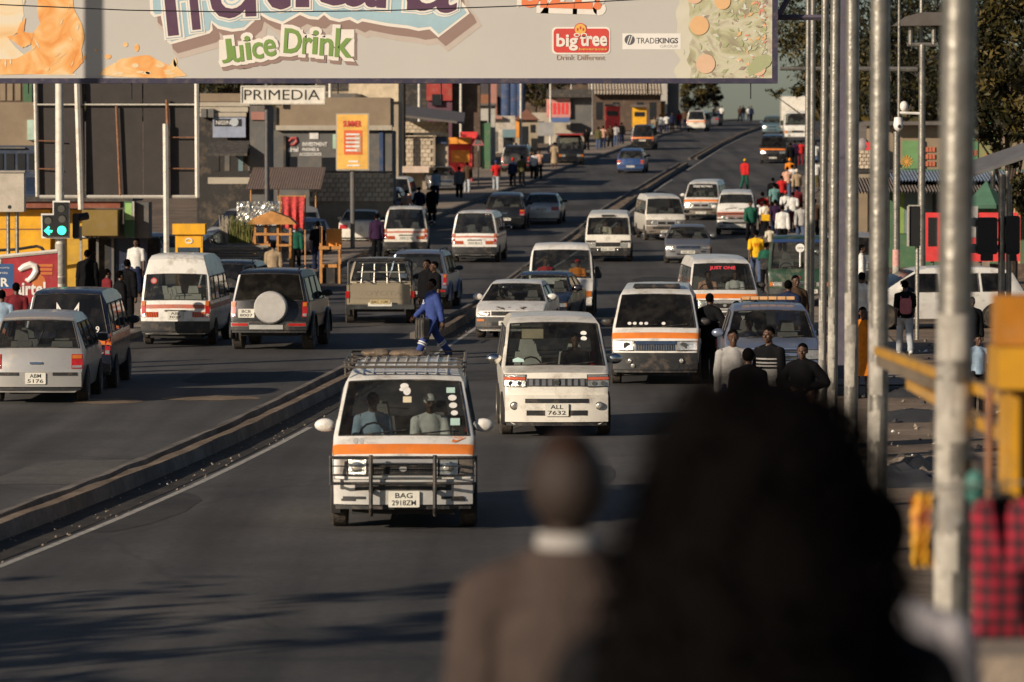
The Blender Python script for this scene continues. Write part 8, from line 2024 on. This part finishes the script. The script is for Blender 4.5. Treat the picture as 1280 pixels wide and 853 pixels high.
w('small child in tan walking behind the woman with the yellow bag', 962, 322, T('cream'), TR('brown'), h=1.2)
w('walker in teal carrying an orange tub behind the green truck', 957, 366, T('green'), TR('black'), h=1.5, pose='carry')
yc = person('walker in red and green with a yellow cap out on the road', 931, 238, None, 'walk2', 160, J('red'), TR('green'), ('cap', 'yellow'), 1.74)
# blue overalls in the median gap, two men behind him
ov = person('workman in blue overalls with reflective leg bands crossing the road', 540, 449, None, 'stride', -62, Lg('blue'), TR('blue'), ('short', None), 1.80, eyes=True)
bp_ = body_parts('stride'); lg_ = [leg_pts(sd, *POSE['stride']['legs'][i], spread=.012) for i, sd in enumerate((1, -1))]
mb = MB()
for h_, k_, an_, q_ in lg_:
    for t in (.25, .36): a = k_.lerp(an_, t); b_ = k_.lerp(an_, t + .055); mb.tube([a, b_], .098, 12, 0)
mb.build('reflective_band', mat('reflective_white', (.78, .76, .70), .35), ov)
mb = MB(); mb.text('Z', (-.09, -.153, 1.30), .07, .05, off=.03); mb.text('AFRICA', (-.09, -.155, 1.25), .11, .03, off=.03); mb.build('chest_print', M_WHITEP, ov)
g = thing('suitcase', 'black ribbed case carried by the workman in blue overalls', 'case', hit(528, 449) + Vector((0, -.1, .42)), R(-62)); mb = MB(); mb.rbox(-.2, .2, -.07, .07, 0, .46, .05); mb.build('case', M_BLACK, g)
for x in (-.12, .0, .12): mb = MB(); mb.box(x - .015, x + .015, -.085, -.07, .04, .42); mb.build('rib', M_GALV, g)
mb = MB(); mb.tube([(-.07, 0, .46), (-.06, 0, .52), (.06, 0, .52), (.07, 0, .46)], .012, 6); mb.build('handle', M_BLACK, g)
person('man in black with a white printed sleeve riding behind the pickup', 543, Y=106, pose='stand', face=-60, top=T('black'), low=TR('black'), h=1.78, eyes=True)
person('man in a black and white top beside the spare wheel', 534, Y=107, pose='stand', face=-40, top=J('black'), low=TR('black'), h=1.80)
# left pavement
GL = 'people on the left pavement'
def l(label, px, py, top, low=TR('black'), pose='walk', face=180, hair=('short', None), h=1.74, Y=None, **k): return person(label, px, py, Y, pose, face, top, low, hair, h, group=GL, **k)
l('man in all black walking up the left pavement', 397, 342, T('black'), TR('navy'), h=1.82)
l('man in a dark green sweater walking on the left pavement', 370, 341, Lg('green'), TR('black'), h=1.62, pose='walk2')
l('man in a taupe jacket seen from behind at the orange stall', 342, None, J('tan'), TR('brown'), Y=126, pose='stand', h=1.76)
l('woman in a long black coat and hood beside the road', 540, 281, ('coat', 'black'), TR('black'), hair=('scarf', 'black'), h=1.80)
l('person in light blue behind the woman in the long black coat', 545, 252, T('paleblue'), TR('navy'), h=1.70)
l('person in a white tee shirt between the parked row and a minibus', 491, 297, T('white'), TR('denim'), h=1.62)
l('second person in a white tee shirt by the parked row', 517, 296, T('white'), TR('navy'), h=1.62, face=140)
l('person in pale orange and white among the parked row', 508, 283, T('peach'), TR('black'), h=1.66)
l('person in dark blue right of the parked row', 524, 280, J('navy'), TR('black'), h=1.72)
l('man in a dark purple jacket standing beside the white parked saloon', 471, 330, J('purple'), TR('black'), pose='stand', h=1.78)
l('woman in black sitting out by the block building', 490, 232, J('black'), ('skirt', 'black'), pose='stand', h=1.7, face=20)
l('person in a red and grey top before the timber pole', 517, 238, T('red'), TR('black'), h=1.74, face=10)
l('man in a dark grey jacket walking past the grey parked saloon', 574, 250, J('grey'), TR('black'), h=1.78)
l('man in a dark jacket and pale trousers past the grey parked saloon', 584, 243, J('brown'), TR('paledenim'), h=1.78)
l('man in a bright red shirt, blue cap and pale trousers', 620, 240, T('red'), TR('paledenim'), hair=('cap', 'blue'), h=1.76)
l('person in dark clothes with a red scarf right of the red shirt', 641, 236, J('navy'), TR('black'), hair=('scarf', 'red'), h=1.76)
l('person in dark green right of the red scarf', 652, 233, J('olive'), TR('black'), h=1.76)
l('person in a white jacket walking down with a companion', 667, 226, T('white'), TR('black'), h=1.76, face=0)
l('person in white and orange beside the white jacket', 674, 224, T('peach'), TR('black'), h=1.76, face=0)
l('woman in a long mustard dress at the kerb', 693, 213, T('tan'), ('dress', 'tan'), h=1.74, pose='stand')
l('person in black carrying a bundle by the stone shop', 660, 216, J('black'), TR('black'), h=1.76, hair=('scarf', 'palegrey'))
l('person in dark purple by the green wall', 645, 212, J('purple'), TR('black'), h=1.7)
l('woman in a white top and dark glasses in the kiosk doorway', 171, None, T('white'), ('skirt', 'navy'), Y=129, pose='stand', face=-10, hair=('long', None), h=1.78, eyes=True)
l('dark dressed man standing in the kiosk shade', 110, None, J('black'), TR('black'), Y=114, pose='stand', h=1.85)
l('person in a crimson top bending near the dark van', 135, None, T('maroon'), TR('black'), Y=108, pose='stand', h=1.55, face=120)
l('man in black beside the high roof minibus', 160, None, J('black'), TR('black'), Y=108, pose='stand', face=150, h=1.78)
l('second man in black nearer the dark van door', 151, None, J('black'), TR('black'), Y=100, pose='stand', face=120, h=1.74)
l('person with a dark head before the red phone board', 21, None, T('maroon'), TR('black'), Y=92, pose='stand', h=1.72)
l('person in pale clothes at the left edge before the blue sign', 3, None, T('paleblue'), TR('black'), Y=88, pose='stand', h=1.70)
l('person at the small orange stand holding a pink cloth', 397, 293, J('black'), TR('black'), h=1.66, face=90, pose='carry')
# far crowd on the left slope and the crest
GC = 'people near the crest'
far_ = [(733, 190, 'black', 'walk'), (748, 189, 'olive', 'stand'), (754, 187, 'peach', 'walk'), (763, 186, 'brown', 'walk'), (770, 184, 'palegrey', 'stand'), (777, 182, 'black', 'walk2'), (818, 172, 'tan', 'walk'), (825, 170, 'white', 'walk2'), (833, 167, 'white', 'walk'), (840, 166, 'navy', 'stand'), (849, 163, 'red', 'walk'), (856, 161, 'brown', 'walk2'),
        (893, 152, 'black', 'walk'), (899, 151, 'grey', 'stand'), (902, 152, 'white', 'walk2'), (907, 150, 'maroon', 'walk'), (911, 150, 'pink', 'walk'), (920, 150, 'black', 'stand'), (925, 153, 'brown', 'walk'), (929, 151, 'black', 'walk2'), (936, 152, 'white', 'walk'), (939, 153, 'navy', 'walk2'), (971, 148, 'maroon', 'walk'), (965, 150, 'navy', 'stand')]
where = ['at the grey canopy', 'below the red container', 'left of the first yellow kiosk', 'below the first yellow kiosk', 'right behind the black taxi with orange stripe', 'by the kerb above the black taxi', 'below the second yellow kiosk', 'by the narrow orange kiosk', 'right of the narrow orange kiosk', 'at the foot of the crest scrub', 'beside the cream minibus', 'just behind the cream minibus',
         'right of the far grey car', 'beyond the far grey car', 'on the crest before the sky', 'on the crest left of the gap', 'on the crest at the gap', 'in the middle of the crest', 'crossing the crest', 'crossing the crest towards the bus', 'left of the bus on the crest', 'at the bus door on the crest', 'right of the bus on the crest', 'behind the teal car on the crest']
for i, ((px, py, c, ps), wh) in enumerate(zip(far_, where)):
    person('person in %s %s' % ({'palegrey': 'pale grey'}.get(c, c), wh), px, py, None, ps, 180 if i % 3 else 10, (('jacket' if i % 2 else 'tee'), c), TR(['black', 'denim', 'navy'][i % 3]), ('short', None), 1.70 + .03 * (i % 4), group=GC)
# right dirt
GD = 'people on the dirt at the right'
def d(label, px, py, top, low, **k): return person(label, px, py, None, group=GD, top=top, low=low, **k)
d('woman in an orange dress between two steel poles', 1078, 497, T('orange'), ('dress', 'orange'), pose='stand', face=15, h=1.62, eyes=True)
bk = d('person in a black tee shirt and pale jeans with a pink backpack', 1131, 444, T('black'), TR('paledenim'), pose='walk', face=180, h=1.66, shoes='white')
mb = MB(); mb.rbox(-.13, .13, .135, .25, 1.0, 1.36, .07); mb.rbox(-.09, .09, .25, .28, 1.03, 1.2, .03); mb.tube([(-.1, .15, 1.34), (-.1, -.02, 1.49), (-.1, -.1, 1.3)], .018, 5); mb.tube([(.1, .15, 1.34), (.1, -.02, 1.49), (.1, -.1, 1.3)], .018, 5)
o = mb.build('backpack', mat('bag_pink', (.42, .13, .15), .7, var=.2, vs=10)); o.location = bk.location; o.rotation_euler = bk.rotation_euler; o.scale = bk.scale; props(o, 'dusty pink backpack worn by the person in pale jeans', 'backpack')
d('man in a white shirt half hidden between steel poles', 1077, 440, Lg('white'), TR('navy'), pose='stand', face=160, h=1.74)
d('man in a white shirt far behind the steel poles by the silver car', 1077, 385, Lg('white'), TR('black'), pose='stand', face=90, h=1.74)
d('person in a pale blue top sitting low beside the navy car', 1222, 520, T('paleblue'), TR('black'), pose='stand', face=20, h=1.35)
d('person in black watching beside the yellow stair', 1214, 470, J('black'), TR('black'), pose='stand', face=10, h=1.55, eyes=True)
# ---- the nearest onlookers, seen from behind on the landing
GN2 = 'blurred onlookers nearest the camera'
nm = person('man with a shaved head, white collar and taupe jacket, seen from behind', 700, None, None, 'stand', 186, J('taupe'), TR('brown'), None, 1.76, mat('skin_deep_brown', (.022, .011, .0065), .6, var=.15, vs=12, spec=.2), group=GN2, loc=(xat(709, 9.1), 9.1, 2.0), wide=.93)
mb = MB(); etube(mb, [(0, .012, 1.515, .074, .074), (0, .010, 1.53, .072, .072), (0, .006, 1.556, .066, .064)], 20); mb.build('collar', mat('collar_offwhite', (.30, .28, .26), .9), nm)
mb = MB(); etube(mb, [(0, .012, 1.42, .20, .11), (0, .012, 1.462, .155, .098), (0, .012, 1.505, .115, .094), (0, .012, 1.526, .086, .084)], 20); mb.build('jacket_collar', cloth('taupe'), nm)
mb = MB(); mb.ell((0, .004, 1.655), (.088, .098, .093), 18, 12); mb.build('hair', mat('stubble_brown', (.022, .012, .008), .7, bump=.3, bs=220), nm)
wn = person('woman with a huge mass of black hair covering the foreground', 930, None, None, 'stand', 180, J('black'), TR('black'), None, 1.80, SKIN, group=GN2, loc=(xat(945, 5.65), 5.65, 2.205))
nm.scale.x *= .93
mb = MB(); r = np.random.RandomState(5)
hm = MB()
for (c, q) in (((0, .05, 1.63), (.155, .145, .17)), ((0, .06, 1.54), (.178, .145, .19)), ((-.015, .07, 1.42), (.185, .14, .22)), ((-.035, .08, 1.28), (.175, .13, .24))): hm.ell((-c[0], c[1], c[2]), q, 20, 14)
hme = fuse(hm, 'hair', .012, .8, .010, 9); link('hair', hme, HAIR, wn)
# curls standing out from the mass
vv = np.zeros(len(hme.vertices) * 3); hme.vertices.foreach_get('co', vv); vv = vv.reshape(-1, 3); nn = np.zeros(len(hme.vertices) * 3); hme.vertices.foreach_get('normal', nn); nn = nn.reshape(-1, 3)
cm = MB()
for i in r.choice(len(vv), 700):
    p = Vector(vv[i]); n_ = Vector(nn[i]); t = Vector(r.normal(size=3)); t = (t - n_ * t.dot(n_)).normalized(); cm.tube([p - n_ * .005, p + n_ * .012 + t * .008, p + n_ * .016 + t * .024, p + n_ * .004 + t * .034], .0035, 3, 0, False)
o = cm.build('curl', HAIR, wn); o['kind'] = 'stuff'
wb = person('person with dark cropped hair in a pale loose top at the right of the hair', 1088, None, None, 'stand', 196, T('lavender'), TR('black'), ('short', None), 1.60, SKIN, group=GN2, loc=(xat(1090, 9.6), 9.6, 2.0), wide=1.25)
# ---- people inside the vehicles
GV = 'people riding in the vehicles'
def rider(label, veh, x, y, zs, top, hair=('short', None), face=0, h=1.70, eyes=True):
    M = Matrix.LocRotScale(veh.location, veh.rotation_euler, veh.scale); L = veh['L']
    p = M @ Vector((x, y - L / 2, zs))
    o = person(label, 0, None, None, 'sit', math.degrees(veh.rotation_euler.z) + face, top, TR('black'), hair, h, group=GV, loc=p, eyes=eyes)
    o.scale = (o.scale.x * .94, o.scale.y * .94, o.scale.z * veh.scale.z); return o
rider('driver in a blue shirt behind the windscreen of the bull bar minibus', bag, -.38, 1.30, -.07, T('paleblue'))
rider('passenger in a white cap and pale green shirt in the bull bar minibus', bag, .30, 1.16, -.08, T('white'), ('cap', 'white'), 10)
rider('driver in black inside the pearl white people carrier', noah, .36, 2.0, -.18, T('black'))
rider('driver in a red shirt inside the small white truck', dyna, -.42, .95, -.05, T('red'))
rider('passenger in an orange red shirt inside the small white truck', dyna, .42, .95, -.08, T('orange'), ('cap', 'red'))
rider('person in a pale green shirt inside the flat fronted van', flat, -.1, .85, -.12, T('cream'))
rider('person in dark clothes inside the flat fronted van', flat, .42, .85, -.12, T('brown'))
rider('driver in a pale top behind the JUST ONE lettering', hi4, -.3, 1.22, -.10, T('peach'))
rider('passenger in white behind the JUST ONE lettering', hi4, .36, 1.22, -.10, T('white'))
rider('driver inside the white saloon with peeled bonnet', coro, -.36, 1.9, -.50, T('brown'))
rider('driver in a dark shirt inside the grey blue pickup', pick, -.36, 2.05, -.28, T('navy'))
